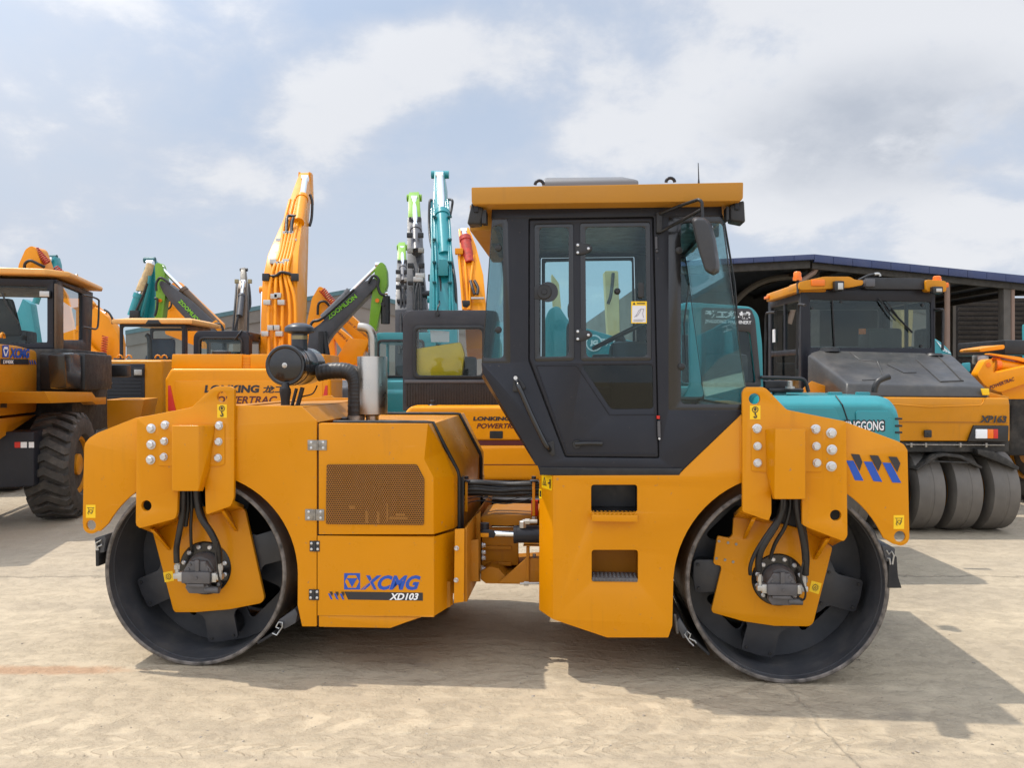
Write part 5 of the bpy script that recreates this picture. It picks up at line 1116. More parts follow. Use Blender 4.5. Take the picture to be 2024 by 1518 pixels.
for px in (274, 222):
    m = MB(); q = FB.P(px, 736, -.93); m.box(q - Vector((.10, .02, .08)), q + Vector((.10, .02, .08)), .02); l_ = m.build('tail_lamp', BLK, hb); 
    m = MB(); m.box(q - Vector((.07, .03, .05)), q + Vector((.07, -.015, .05)), .015); m.build('lens', ALU, hb)
m = MB(); m.box(FB.P(328, 735, -.3) - Vector((.06, 0, .1)), FB.P(334, 712, -.3) + Vector((0, .2, 0))); m.build('side_vent', BLK, hb)
m = MB(); q = FB.P(235, 712, .2); m.lathe([(0, .10), (.03, .09)], (q.x, .2, q.z + .01), (0, 0, 1), 16); m.build('filler_cap', BLK, hb)
m = MB(); m.box((-1.2, -1.1, .5), (1.2, -.8, .95), .04); m.build('counterweight', CABG, lb)
for a0 in (237, 255, 312, 325): m = MB(); q = FB.P(a0, 708, -.3); m.tube([q + Vector((.05 * math.cos(k * math.pi / 6), 0, .06 * math.sin(k * math.pi / 6))) for k in range(7)], .014, 6); m.build('lifting_eye', YEL2, hb, 60)
VB_ = .9; tl, br = FB.P(236, 640, VB_), FB.P(366, 720, VB_)
plate('cab_rear', rnd([(tl.x, br.z - .1), (tl.x, tl.z), (br.x, tl.z), (br.x, br.z - .1)], .03), VB_, VB_ + .05, CABG, lb, [rnd([(tl.x + .06, br.z), (tl.x + .06, tl.z - .06), (br.x - .07, tl.z - .06), (br.x - .07, br.z)], .05)], .006)
m = MB(); m.quad((tl.x + .03, VB_ + .02, br.z - .03), (tl.x + .03, VB_ + .02, tl.z - .03), (br.x - .03, VB_ + .02, tl.z - .03), (br.x - .03, VB_ + .02, br.z - .03)); m.build('rear_window', GLS, lb, 0)
plate_x('cab_side', rnd([(VB_ + .05, br.z - .1), (VB_ + .05, tl.z), (VB_ + 1.5, tl.z), (VB_ + 1.5, br.z - .1)], .03), br.x - .04, br.x, CABG, lb, [rnd([(VB_ + .15, br.z), (VB_ + .15, tl.z - .1), (VB_ + 1.4, tl.z - .1), (VB_ + 1.4, br.z)], .05)], .006)
plate('cab_front', rnd([(tl.x, br.z - .1), (tl.x, tl.z), (br.x, tl.z), (br.x, br.z - .1)], .03), VB_ + 1.5, VB_ + 1.55, CABG, lb, [rnd([(tl.x + .06, br.z), (tl.x + .06, tl.z - .06), (br.x - .07, tl.z - .06), (br.x - .07, br.z)], .05)], .006)
m = MB(); m.box((tl.x - .12, VB_ - .1, tl.z), (br.x + .18, VB_ + 1.7, tl.z + .09), .03); m.hull([(tl.x - .12, VB_ - .1, tl.z + .08), (br.x + .18, VB_ - .1, tl.z + .08), (tl.x, VB_ + .3, tl.z + .14), (br.x, VB_ + .3, tl.z + .14), (tl.x, VB_ + 1.4, tl.z + .14), (br.x, VB_ + 1.4, tl.z + .14), (br.x + .18, VB_ + 1.7, tl.z + .08), (tl.x - .12, VB_ + 1.7, tl.z + .08)], .02); m.build('cab_roof', MATS['faded_yellow'], lb)
m = MB(); q = FB.P(303, 634, VB_ - .1); m.hull([q + Vector((a, b, c)) for a, c in ((-.1, .02), (.1, .02), (.16, -.07), (-.16, -.07)) for b in (-.02, .1)], .01); m.build('roof_lamp', BLK, lb)
m = MB(); m.box((tl.x + .3, VB_ + .5, br.z - .3), (br.x - .35, VB_ + .9, br.z + .2), .05); m.box((tl.x + .35, VB_ + .45, br.z + .1), (br.x - .4, VB_ + .6, br.z + .55), .08); m.build('operator_seat', surf('seat_navy', (.03, .045, .08), .6), lb)
m = MB(); m.tube([(tl.x + .5, VB_ + .3, br.z - .1), (tl.x + .48, VB_ + .3, br.z + .5), (tl.x + .42, VB_ + .3, br.z + .62)], .05, 10, 4); m.build('intake_stack', BLK, lb, 60)

# ------------------------------------------------------------------ orange excavator with the tall boom (left of centre)
FC = Frame(-3.55, 12.6, 0); ec = machine('excavator', FC, 'orange excavator seen from behind with tall upright boom and red corner reflectors', 'excavator')
VCW = -1.5
base(ec, 2.2, 2.6, 1.5, ORG)
m = MB(); f = [FC.P(*q, VCW) for q in ((325, 750), (337, 728), (640, 728), (654, 750), (652, 905), (327, 905))]; bk_ = [p + Vector((0, .8, 0)) for p in f]; m.hull(f + bk_, .05, 4); cw_ = m.build('counterweight', ORG, ec)
m = MB(); f = [FC.P(*q, VCW + .08) for q in ((338, 728), (340, 700), (478, 700), (478, 728))]; m.prism(f, (0, 1.0, 0), .015); f = [FC.P(*q, VCW + .08) for q in ((494, 728), (494, 700), (640, 700), (640, 728))]; m.prism(f, (0, 1.0, 0), .015)
f = [FC.P(*q, VCW + .12) for q in ((478, 728), (478, 702), (494, 702), (494, 728))]; m.prism(f, (0, .9, 0), 0)
for k in range(4): a, b = FC.P(478, 726 - k * 6, VCW + .11), FC.P(494, 722 - k * 6, VCW + .11); m.box((a.x, a.y, a.z), (b.x, a.y + .02, b.z))
m.build('engine_cover', ORG, ec)
t0 = lambda px, py: FC.P(px, py, VCW - .002)
m = MB(); m.prism([FC.P(*q, VCW - .012) for q in ((345, 752), (638, 752), (634, 905), (352, 905))], (0, .04, 0), .02); m.build('rear_panel', ORG, cw_)
t1 = lambda px, py: FC.P(px, py, VCW - .013)
text('LONKING', t1(404, 776.5), t1(513, 776.5), t1(404, 761), DBLK, cw_, 'maker_name', .05, .12, .003); text('龙工', t1(519, 777), t1(565, 777), t1(519, 762), DBLK, cw_, 'maker_name', .03, .1, .003)
text('POWERTRAC', t1(416, 798), t1(548, 798), t1(416, 783), MAROON, cw_, 'model_name', .025, .25, .003)
for q in (((332, 762), (336, 762), (347, 812), (332, 812)), ((647, 762), (643, 762), (632, 812), (647, 812))): m = MB(); m.prism([FC.P(*p, VCW - .016) for p in q], (0, .03, 0), .003); m.build('red_reflector', DRED, cw_)
m = MB(); q = FC.P(437, 702, VCW + .5); m.lathe([(0, .13), (.05, .13), (.07, .08)], q, (0, 0, 1), 18); m.build('filler_cap', BLK, ec)
def exc_cab(root, fr, px0, px1, py0, py1, v, depth, mat, win, frame=None, sides=True, gl=None):
    """a rear-view cab: shell with rounded top, rear window frame and pane"""
    a, b = fr.P(px0, py0, v), fr.P(px1, py1, v); w = b.x - a.x; r = min(.16, w * .15)
    wl = [[(p.x, p.z) for p in (fr.P(x, y, v) for x, y in win)]]
    plate('cab_rear', rnd([(a.x, b.z), (a.x, a.z, r), (b.x, a.z, r), (b.x, b.z)], .02, 5), v, v + .06, mat, root, [rnd(wl[0], .07)], .01)
    cx = sum(p[0] for p in wl[0]) / 4; cz = sum(p[1] for p in wl[0]) / 4
    g = plate('window_frame', rnd([(cx + (x - cx) * 1.10, cz + (z - cz) * 1.16) for x, z in wl[0]], .09), v - .02, v + .005, BLK, root, [rnd(wl[0], .06)], .008)
    m = MB(); m.prism([(x, v + .015, z) for x, z in rnd([(cx + (x - cx) * 1.03, cz + (z - cz) * 1.05) for x, z in wl[0]], .06)], (0, .005, 0)); m.build('pane', gl or GLS, g, 0)
    m = MB()
    for sx in (a.x, b.x - .05): m.box((sx, v + .06, b.z), (sx + .05, v + .16, a.z - r), .01); m.box((sx, v + depth - .1, b.z), (sx + .05, v + depth, a.z - r), .01); m.box((sx, v + .16, b.z), (sx + .05, v + depth - .1, b.z + .45 * (a.z - b.z)), .008)
    m.build('cab_pillars', mat, root)
    pr = rnd([(a.x, a.z - r - .02), (a.x, a.z, r), (b.x, a.z, r), (b.x, a.z - r - .02)], .02, 5); m = MB(); m.prism([(x, v + .06, z) for x, z in pr], (0, depth - .06, 0), .02); m.build('cab_roof', mat, root)
    m = MB(); m.box((a.x + w * .25, v + depth * .45, b.z), (b.x - w * .25, v + depth * .55, b.z + .55 * (a.z - b.z)), .05); m.build('operator_seat', SEATM, root)
    return a, b
exc_cab(ec, FC, 382, 492, 654, 740, -.55, 1.3, CABG, [(396, 670), (476, 670), (476, 725), (396, 725)])
m = MB(); m.box(FC.P(380, 730, -.50), FC.P(500, 705, -.50) + Vector((0, .6, 0)), .02); m.build('cab_floor_box', BLK, ec)
m = MB(); m.tube([FC.P(464, 672, -.58), FC.P(472, 660, -.6), FC.P(478, 653, -.55)], .012, 6); m.build('wiper', BLK, ec)
m = MB(); m.tube([FC.P(500, 668, -.2), FC.P(515, 676, 0), FC.P(518, 690, .1), FC.P(518, 705, .1)], .022, 8, 4); m.build('handrail', CABG2, ec, 60)
def bx(fr, px, py, v, w, h): return (fr.P(px, py, v), w, h)
beam('boom', [bx(FC, 558, 735, .1, .56, .5), bx(FC, 560, 640, .3, .56, .55), bx(FC, 563, 572, .5, .56, .62), bx(FC, 567, 530, .75, .50, .60), bx(FC, 583, 460, 1.6, .34, .50), bx(FC, 598, 385, 2.6, .24, .38), bx(FC, 604, 352, 3.0, .18, .26)], ORG, ec, .02)
beam('arm', [bx(FC, 603, 350, 3.1, .15, .22), bx(FC, 599, 400, 3.4, .17, .36), bx(FC, 595, 520, 3.8, .19, .40), bx(FC, 592, 690, 4.1, .19, .3)], ORG, ec, .02)
m = MB(); q = FC.P(604, 350, 3.0); m.lathe([(-.12, .085), (.12, .085)], q, (1, 0, 0), 20); m.hull([q + Vector((sx * .115 + d, b, c)) for sx in (-1,) for d in (0, .035) for b, c in ((-.1, .08), (.12, .08), (.2, -.5), (-.1, -.5))], .01); m.hull([q + Vector((.115 - d, b, c)) for d in (0, .035) for b, c in ((-.1, .08), (.12, .08), (.2, -.5), (-.1, -.5))], .01); m.build('boom_head', ORG, ec)
def onboom(px, py, v, off): return FC.P(px, py, v - off)
ram(ec, onboom(590, 440, 1.75, .42), onboom(603, 352, 2.75, .22), .10, ORG, .55, .055)
for k, (xs) in enumerate(((533, 533, 542, 557, 566), (546, 546, 551, 562, 574), (558, 560, 558, 568, 581), (574, 574, 566, 574, 588), (585, 585, 572, 580, 592))):
    p = [onboom(xs[0], 720, .05, .34), onboom(xs[1], 600, .38, .36), onboom(xs[2] - 2, 540, .66, .38), onboom(xs[3] - 2, 500, 1.0, .38), onboom(xs[4] - 2, 440, 1.75, .36), onboom(xs[4] + 9, 396, 2.2, .33)]
    m = MB(); m.tube([q + Vector((0, -.05, 0)) for q in p], .028, 8, 5); m.build('boom_pipe', ORG, ec, 60)
hoses(ec, [[onboom(546, 700, .1, .36), onboom(553, 680, .15, .40), onboom(558, 660, .2, .36)], [onboom(566, 700, .1, .36), onboom(557, 680, .15, .40), onboom(549, 660, .2, .36)]], .024, ORG)
hoses(ec, [[onboom(566, 460, 1.4, .38), onboom(567, 432, 1.7, .42), onboom(572, 426, 1.8, .44), onboom(584, 427, 1.8, .46), onboom(592, 424, 1.9, .42)], [onboom(576, 460, 1.4, .38), onboom(577, 440, 1.6, .46), onboom(580, 430, 1.7, .5)], [FC.P(613, 385, 2.5), FC.P(617, 400, 2.4), FC.P(616, 430, 2.3), FC.P(612, 446, 2.2)], [onboom(528, 546, .6, .40), onboom(545, 545, .6, .44), onboom(556, 538, .62, .46), onboom(574, 542, .62, .44), onboom(583, 550, .6, .40)]], .026)
for px, py, v in ((543, 586, .45), (550, 584, .45), (529, 598, .4), (557, 598, .4), (537, 648, .25), (547, 648, .25), (525, 660, .2), (553, 660, .2), (541, 517, .85), (548, 522, .82), (557, 522, .82), (566, 517, .85), (553, 476, 1.35), (562, 482, 1.3), (571, 482, 1.3), (581, 477, 1.35), (566, 462, 1.5), (575, 462, 1.5)):
    m = MB(); q = onboom(px, py, v, .44); m.box(q - Vector((.055, .05, .04)), q + Vector((.055, .03, .04)), .008); m.build('pipe_clamp', ALU, ec)
for px in (526, 583):
    m = MB(); q = onboom(px, 548, .55, .40); m.box(q - Vector((.055, .04, .06)), q + Vector((.055, .04, .06)), .012); m.build('work_lamp', BLK, ec)
for px0, px1 in ((514, 530), (572, 588)): m = MB(); m.cyl(FC.P(px0, 573, .45), FC.P(px1, 573, .45), .06, None, 16); m.build('boom_pin', ORG, ec)
for px in (520, 583): ram(ec, FC.P(px, 735, .1), FC.P(px, 573, .45), .07, ORG, .45, .042)

# ------------------------------------------------------------------ excavator behind the roller's joint
FD = Frame(-.35, 11.9, 0); ed = machine('excavator', FD, 'orange excavator with grey cab and yellow sheet behind its rear window, behind the roller joint', 'excavator')
V1 = -1.5
track(ed, (-.98, -1.1, 0), (-.58, 1.3, .62)); track(ed, (.58, -1.1, 0), (.98, 1.3, .62)); m = MB(); m.lathe([(.4, .5), (.72, .5)], (0, .1, 0), (0, 0, 1), 24); m.box((-.7, -.4, .3), (.7, .6, .55), .02); m.build('undercarriage', DARKU, ed)
m = MB(); m.box((-.95, -1.9, .12), (.95, -1.78, .42), .02); m.build('dozer_blade', DARKU, ed)
f = [FD.P(*q, V1) for q in ((800, 815), (812, 803), (1070, 803), (1080, 815), (1080, 872), (800, 872))]; m = MB(); m.hull(f + [p + Vector((0, 1.0, 0)) for p in f], .05, 4); hood = m.build('engine_cover', ORG, ed)
f = [FD.P(*q, V1 - .04) for q in ((812, 881), (1078, 881), (1084, 950), (812, 950))]; m = MB(); m.hull(f + [p + Vector((0, 1.4, 0)) for p in f], .05, 4); cwd = m.build('counterweight', ORG, ed)
m = MB(); a, b = FD.P(812, 878.5, V1 - .02), FD.P(1078, 876, V1 - .02); m.box((a.x, V1 - .01, a.z - .03), (b.x, V1 + .6, b.z + .03)); m.build('cover_gap', MAROON, ed)
m = MB(); a, b = FD.P(812, 919.5, V1 - .046), FD.P(1078, 918, V1 - .046); m.box((a.x, V1 - .0445, a.z), (b.x, V1 - .03, b.z)); m.build('panel_line', MAROON, cwd, 0)
t2 = lambda px, py: FD.P(px, py, V1 - .004)
text('LONKING 龙工', t2(935, 832.5), t2(1045, 832.5), t2(935, 822), DBLK, hood, 'maker_name', .05, .1, .002); text('POWERTRAC', t2(942, 847), t2(1034, 847), t2(942, 837), MAROON, hood, 'model_name', .025, .25, .002)
m = MB(); m.prism([(x, V1 - .006, z) for x, z in rnd(FD.UZ([(968, 852), (994, 852), (994, 867), (968, 867)], V1), .015)], (0, .012, 0), .003); m.build('latch', BLK, hood)
m = MB(); m.prism([(x, V1 - .004, z) for x, z in rnd(FD.UZ([(810, 822), (866, 820), (874, 850), (804, 850)], V1), .02)], (0, .02, 0), .003)
m.build('side_vent', CABG, hood)
m = MB(); q = FD.P(855, 803, V1 + .3); m.lathe([(0, .07), (.015, .06), (.03, .03), (.06, .03), (.065, .04), (.08, .035)], q, (0, 0, 1), 16); m.build('tail_pipe', BLK, hood)
exc_cab(ed, FD, 796, 985, 613, 812, -.95, 1.5, surf('dark_cab_paint', (.040, .038, .042), .4, 0, .08, .08, spec=.3), [(823, 650), (953, 650), (953, 742), (823, 742)], gl=GLSC)
m = MB(); a, b = FD.P(802, 802, -.98), FD.P(985, 757, -.98); m.box((a.x, -.98, a.z), (b.x, -.94, b.z), .004)
for k in range(34): x = a.x + (b.x - a.x) * k / 34; m.box((x, -.99, a.z), (x + .018, -.978, b.z))
m.build('louvre_panel', surf('louvre_brown', (.025, .018, .014), .6), ed)
m = MB(); a, b = FD.P(799, 757, -1.0), FD.P(985, 751, -1.0); m.box((a.x, -1.0, a.z), (b.x, -.93, b.z), .006); m.build('cab_ledge', CABG2, ed)
m = MB(); q = FD.P(864, 620, -.97); m.lathe([(0, .03), (.03, .03)], q, (0, -1, 0), 12); m.tube([q, FD.P(866, 606, -.97), FD.P(869, 600, -.9), FD.P(868, 594, -.9)], .010, 8, 4); m.build('wiper_motor', BLK, ed)
m = MB(); f = [FD.P(*q, -.88) for q in ((815, 690), (815, 748), (912, 746), (918, 700), (912, 680), (908, 676))]; m.prism(f, (0, .22, 0), .03); m.build('yellow_sheet', surf('yellow_film', (.66, .47, .02), .35, 0, .10), ed)
m = MB(); f = [FD.P(*q, -.91) for q in ((850, 652), (888, 655), (888, 676), (852, 676))]; m.prism(f, (0, .01, 0)); m.build('paper_notice', surf('paper_pale', (.55, .58, .62), .7), ed)
beam('boom', [bx(FD, 945, 700, .5, .34, .4), bx(FD, 940, 612, .8, .34, .42), bx(FD, 934, 560, 1.0, .36, .45), bx(FD, 926, 500, 1.3, .26, .36), bx(FD, 917, 460, 1.5, .18, .26)], ORG, ed, .02)
ram(ed, FD.P(928, 520, .95), FD.P(917, 456, 1.25), .085, REDP, .8); 
m = MB(); m.box(FD.P(899, 502, .95), FD.P(915, 490, .95) + Vector((0, .1, 0)), .01); m.build('boom_pin', ORG, ed)
for xs in ((907, 912, 916), (918, 922, 926), (936, 930, 928)): hoses(ed, [[FD.P(xs[2], 612, .52), FD.P(xs[1], 560, .70), FD.P(xs[0], 505, 1.0)]], .022, ORG, 'boom_pipe')
for xs in ((930, 934, 938), (938, 945, 943)): hoses(ed, [[FD.P(xs[0], 555, .7), FD.P(xs[1], 570, .6), FD.P(xs[2], 582, .55)]], .024)
m = MB(); m.box(FD.P(931, 591, .5), FD.P(957, 587, .5) + Vector((0, .06, 0)), .004); m.build('pipe_clamp', ALU, ed)
m = MB(); q = FD.P(921, 600, .3); m.hull([q + Vector((a, b, c)) for a, c in ((-.06, .045), (.06, .045), (.06, -.02), (.02, -.06), (-.05, -.045)) for b in (-.05, .06)], .012); m.build('work_lamp', BLK, ed)

# ------------------------------------------------------------------ tall teal excavator behind it
FE = Frame(-1.55, 15.8, 0); ee = machine('excavator', FE, 'teal excavator with the tallest boom, standing behind the grey cab', 'excavator')
base(ee, 2.3, 2.8, 1.75, TEAL)
exc_cab(ee, FE, 741, 860, 657, 800, -1.2, 1.4, TEAL, [(750, 676), (835, 676), (835, 742), (750, 742)])
m = MB(); f = [FE.P(*q, -1.7) for q in ((738, 760), (745, 752), (905, 752), (905, 828), (738, 828))]; m.hull(f + [p + Vector((0, .8, 0)) for p in f], .06, 3); cwe = m.build('counterweight', TEAL, ee)
m = MB(); m.prism([FE.P(*q, -1.74) for q in ((748, 824), (774, 824), (774, 838), (748, 838))], (0, .03, 0), .01); m.build('red_reflector', DRED, cwe)
m = MB(); m.prism([FE.P(*q, -1.75) for q in ((738, 816), (782, 814), (788, 845), (738, 845))], (0, .03, 0), .02); m.build('rear_step', TEAL, ee)
beam('boom', [bx(FE, 878, 740, .0, .55, .5), bx(FE, 878, 620, .2, .55, .55), bx(FE, 877, 560, .5, .52, .55), bx(FE, 873, 480, 1.1, .36, .5), bx(FE, 870, 400, 1.9, .26, .4), bx(FE, 869, 345, 2.4, .22, .25)], TEAL, ee, .02)
beam('arm', [bx(FE, 870, 346, 2.6, .2, .2), bx(FE, 872, 380, 2.8, .26, .5), bx(FE, 876, 500, 3.2, .26, .5), bx(FE, 880, 660, 3.4, .22, .3)], TEAL, ee, .02)
m = MB(); q = FE.P(870, 345, 2.4); m.lathe([(-.20, .09), (.20, .09)], q, (1, 0, 0), 18); m.build('boom_head', TEAL, ee)
ram(ee, FE.P(879, 505, .65), FE.P(869, 346, 2.1), .14, TEAL, .52, .08)
for px in (853, 893): m = MB(); m.cyl(FE.P(px - 8, 592, .3), FE.P(px + 8, 592, .3), .07, None, 16); m.build('boom_pin', TEAL, ee)
for px in (853, 897): ram(ee, FE.P(px, 740, .0), FE.P(px, 592, .3), .07, TEAL, .6)
for s, xs in ((0, (857, 857, 854, 853)), (1, (863, 863, 860, 858)), (2, (890, 889, 886, 881)), (3, (896, 893, 890, 885))): hoses(ee, [[FE.P(xs[0], 640, -.2), FE.P(xs[1], 560, .1), FE.P(xs[2], 470, .85), FE.P(xs[3], 395, 1.65)]], .025, TEAL, 'boom_pipe')
hoses(ee, [[FE.P(853, 395, 1.6), FE.P(849, 400, 1.5), FE.P(848, 440, 1.3), FE.P(850, 470, 1.0), FE.P(854, 490, .8)], [FE.P(885, 394, 1.7), FE.P(894, 396, 1.5), FE.P(893, 410, 1.5), FE.P(890, 425, 1.4)], [FE.P(884, 500, .7), FE.P(893, 520, .4), FE.P(900, 560, .1), FE.P(902, 612, .0)], [FE.P(866, 530, .4), FE.P(871, 560, .2), FE.P(872, 612, .0)]], .028)
for y, v in ((430, 1.3), (475, .85), (520, .45), (560, .15)):
    m = MB(); a, b = FE.P(855, y, v - .12), FE.P(862, y - 4, v - .12); m.box((a.x, a.y - .05, a.z), (b.x, a.y + .05, b.z), .01); m.build('pipe_clamp', surf('dark_teal_clamp', (.008, .09, .10), .5), ee)
    m = MB(); a, b = FE.P(885, y, v - .12), FE.P(893, y - 4, v - .12); m.box((a.x, a.y - .05, a.z), (b.x, a.y + .05, b.z), .01); m.build('pipe_clamp', MATS['dark_teal_clamp'], ee)
m = MB(); m.hull([FE.P(a, b, .35 + d) for a, b in ((867, 512), (884, 512), (886, 545), (866, 545)) for d in (-.25, 0)], .02); m.build('ram_bracket', TEAL, ee)
m = MB(); m.box(FE.P(846, 555, .3), FE.P(858, 542, .3) + Vector((0, .12, 0)), .01); m.build('work_lamp', BLK, ee)
# ------------------------------------------------------------------ excavators further back: arms over the machines in front
def far_exc(px, Y, label, mat, w=2.4, deg=0, zt=1.75, group='excavators parked at the back of the yard'):
    X = (px - CX) / F * Y; fr = Frame(X, Y, deg); r = machine('excavator', fr, label, 'excavator', group)
    base(r, w, 2.9, zt, mat); return fr, r
def pw(fr, px, py, Y):                                   # photo pixel at world depth Y, in the machine's space (frames here are unrotated)
    return fr.P(px, py, Y - fr.o.y)
# two charcoal booms with lime tips
def lime_pair(px, Y, pts, label, k):
    fr, r = far_exc(px, Y, label, CABG2); p = lambda a, b, d: pw(fr, a, b, Y + d)
    (x0, y0), (x1, y1), (x2, y2), (x3, y3) = pts
    beam('boom', [(p(x0, 760, -.3), .50 * k, .5), (p(x0, y0, 0), .48 * k, .6), (p(x1, y1, .6), .40 * k, .6), (p(x2, y2, 1.5), .34 * k, .45)], BOOMG, r, .02)
    beam('arm', [(p(x2, y2 + 4, 1.5), .32 * k, .4), (p((x2 + x3) / 2, (y2 + y3) / 2, 1.9), .30 * k, .45), (p(x3, y3, 2.4), .27 * k, .28)], GRN, r, .02)
    m = MB(); q = p(x3, y3 + 3, 2.35); m.lathe([(-.20 * k, .10), (.20 * k, .10)], q, (1, 0, 0), 16); m.build('boom_head', GRN, r)
    ram(r, p((x1 + x2) / 2 + 2, (y1 + y2) / 2 + 8, .35), p(x3, y3 + 4, 2.0), .13 * k, CABG2, .42, .075 * k)
    for s in (-1, 1):
        d = s * (8 if k > .9 else 6)
        hoses(r, [[p(x0 + d * 1.2, 700, -.6), p(x1 + d * 1.3, y1 + 40, .1), p(x2 + d * 1.25, y2 + 30, 1.0), p(x2 + d * 1.2, y2 - 8, 1.3)]], .03)
        for f in (.15, .45, .75):
            yy, vv = y1 + (y2 - y1) * f, .15 + .95 * f; m = MB(); q = p(x1 + (x2 - x1) * f + d * 1.35, yy, vv - .35); m.box(q - Vector((.07, .05, .06)), q + Vector((.07, .05, .06)), .01); m.build('pipe_clamp', BLK if f != .45 else HINGE, r)
        hoses(r, [[p(x0 + d * .55, 690, -.7), p(x1 + d * .6, y1 + 50, -.3), p(x1 + d * .5, y1 + 10, -.1), p(x1 + d * .8, y1 - 14, .1)]], .035)
        m = MB(); m.box(p(x2 + d * 1.1 - 3, y2 + 6, 1.2), p(x2 + d * 1.1 + 3, y2 - 12, 1.2) + Vector((0, .2, 0)), .02); m.build('pipe_block', BLK, r)
    m = MB(); q = p(x1, y1 + 20, -.05); m.box(q - Vector((.20 * k, .12, .05)), q + Vector((.20 * k, 0, .05)), .02); m.build('pipe_clamp', BLK, r)
    return fr, r
fr, r = lime_pair(824, 19.5, [(826, 612), (823, 540), (820, 440), (819, 388)], 'charcoal excavator boom with lime green tip, taller and nearer of two alike', 1.0)
m = MB(); m.cyl(pw(fr, 834, 583, 19.4), pw(fr, 856, 582, 19.4), .10, None, 14); m.build('boom_pin', BLK, r)
for (px, py) in ((828, 552), (832, 545)): m = MB(); q = pw(fr, px, py, 18.9); m.box(q - Vector((.13, .05, .06)), q + Vector((.1, .05, .06)), .02); m.build('valve_block', ALU, r)
hoses(r, [[pw(fr, 826, 560, 18.8), pw(fr, 822, 580, 18.7), pw(fr, 820, 612, 18.6)], [pw(fr, 830, 560, 18.8), pw(fr, 832, 580, 18.7), pw(fr, 833, 612, 18.6)]], .03)
lime_pair(797, 23.0, [(797, 620), (796, 575), (795, 525), (795, 486)], 'shorter charcoal boom with lime green tip, partly hidden by the taller one', .8)

def side_boom(fr, r, pts, Y, mat, th=.4, name='boom', r_=.05): return slab(name, fr, pts, Y - fr.o.y, th, mat, r, .02, r_)
# right-hand lime and charcoal machine: boom leaning to the right with green lettering
fr, r = far_exc(625, 19.0, 'lime and charcoal excavator whose lettered boom leans right, beside the exhaust pipe', CABG2)
B = side_boom(fr, r, [(606, 700), (611, 655), (632, 640), (668, 606), (720, 556), (741, 549), (746, 556), (744, 566), (700, 612), (655, 660), (636, 690), (628, 715)], 19.0, BOOMG)
side_boom(fr, r, [(741, 532), (750, 518), (758, 519), (764, 535), (765, 562), (756, 590), (743, 655), (728, 652), (733, 600), (738, 560)], 19.05, GRN, .3, 'arm')
p = lambda a, b, d=0: pw(fr, a, b, 19.0 + d)
ram(r, p(640, 630, .2), p(748, 524, .2), .12, BOOMG, .5, .05); ram(r, p(762, 640, .15), p(762, 580, .15), .10, BLK, .45, .05)
m = MB(); m.cyl(p(762, 585, .15), p(762, 640, .15), .11, None, 12); m.build('hydraulic_cylinder', BLK, r)
m = MB(); m.cyl(p(636, 655, -.1), p(636, 730, -.1), .08, None, 10); m.cyl(p(640, 655, -.1), p(652, 730, -.1), .06, None, 10); m.build('boom_strut', BLK, r)
text('ZOOMLION', p(651, 632, -.01), p(707, 588, -.01), p(645, 625, -.01), DGRN, B, 'maker_name', .03, 0, .02)
hoses(r, [[p(612, 652, -.1), p(618, 636, -.1), p(640, 627, -.1), p(700, 572, -.1)], [p(727, 560, -.1), p(738, 545, -.1), p(748, 552, -.1), p(747, 566, -.1), p(752, 580, -.1), p(760, 583, -.1)]], .035)
for q in ((746, 594), (757, 601)): m = MB(); m.lathe([(0, .05), (.03, .05)], p(*q, .0), (0, -1, 0), 10); m.build('pin_cap', DORG if q[0] < 750 else BLK, r)
# left-hand lime and charcoal machine
fr, r = far_exc(430, 22.0, 'lime and charcoal excavator whose lettered boom slopes down right over the loader cab', CABG2)
B = side_boom(fr, r, [(314, 560), (318, 554), (332, 560), (380, 596), (432, 645), (445, 672), (440, 700), (415, 690), (395, 660), (350, 612), (322, 578)], 22.0, BOOMG)
side_boom(fr, r, [(306, 522), (312, 518), (318, 522), (325, 548), (327, 580), (320, 635), (305, 635), (308, 580)], 22.05, GRN, .3, 'arm')
p = lambda a, b, d=0: pw(fr, a, b, 22.0 + d)
ram(r, p(428, 640, .2), p(319, 529, .2), .11, surf('brown_trim', (.1, .06, .03), .4), .62, .05)
text('ZOOMLION', p(352, 596, -.01), p(394, 641, -.01), p(358, 591, -.01), DGRN, B, 'maker_name', .03, 0, .02)
hoses(r, [[p(309, 575, -.1), p(309, 560, -.1), p(316, 549, -.1), p(326, 553, -.1), p(336, 561, -.1)], [p(306, 590, -.1), p(311, 592, -.1), p(310, 610, -.1), p(306, 625, -.1)], [p(425, 640, -.05), p(434, 640, -.1), p(440, 648, -.1), p(440, 655, -.1)]], .035)
m = MB(); m.hull([p(a, b, -.05 + d) for a, b in ((415, 640), (428, 632), (440, 655), (436, 660)) for d in (0, .3)], .02); m.build('cylinder_guard', ORG, r)
m = MB(); m.lathe([(0, .05), (.03, .05)], p(317, 594, .0), (0, -1, 0), 10); m.build('pin_cap', DORG, r)
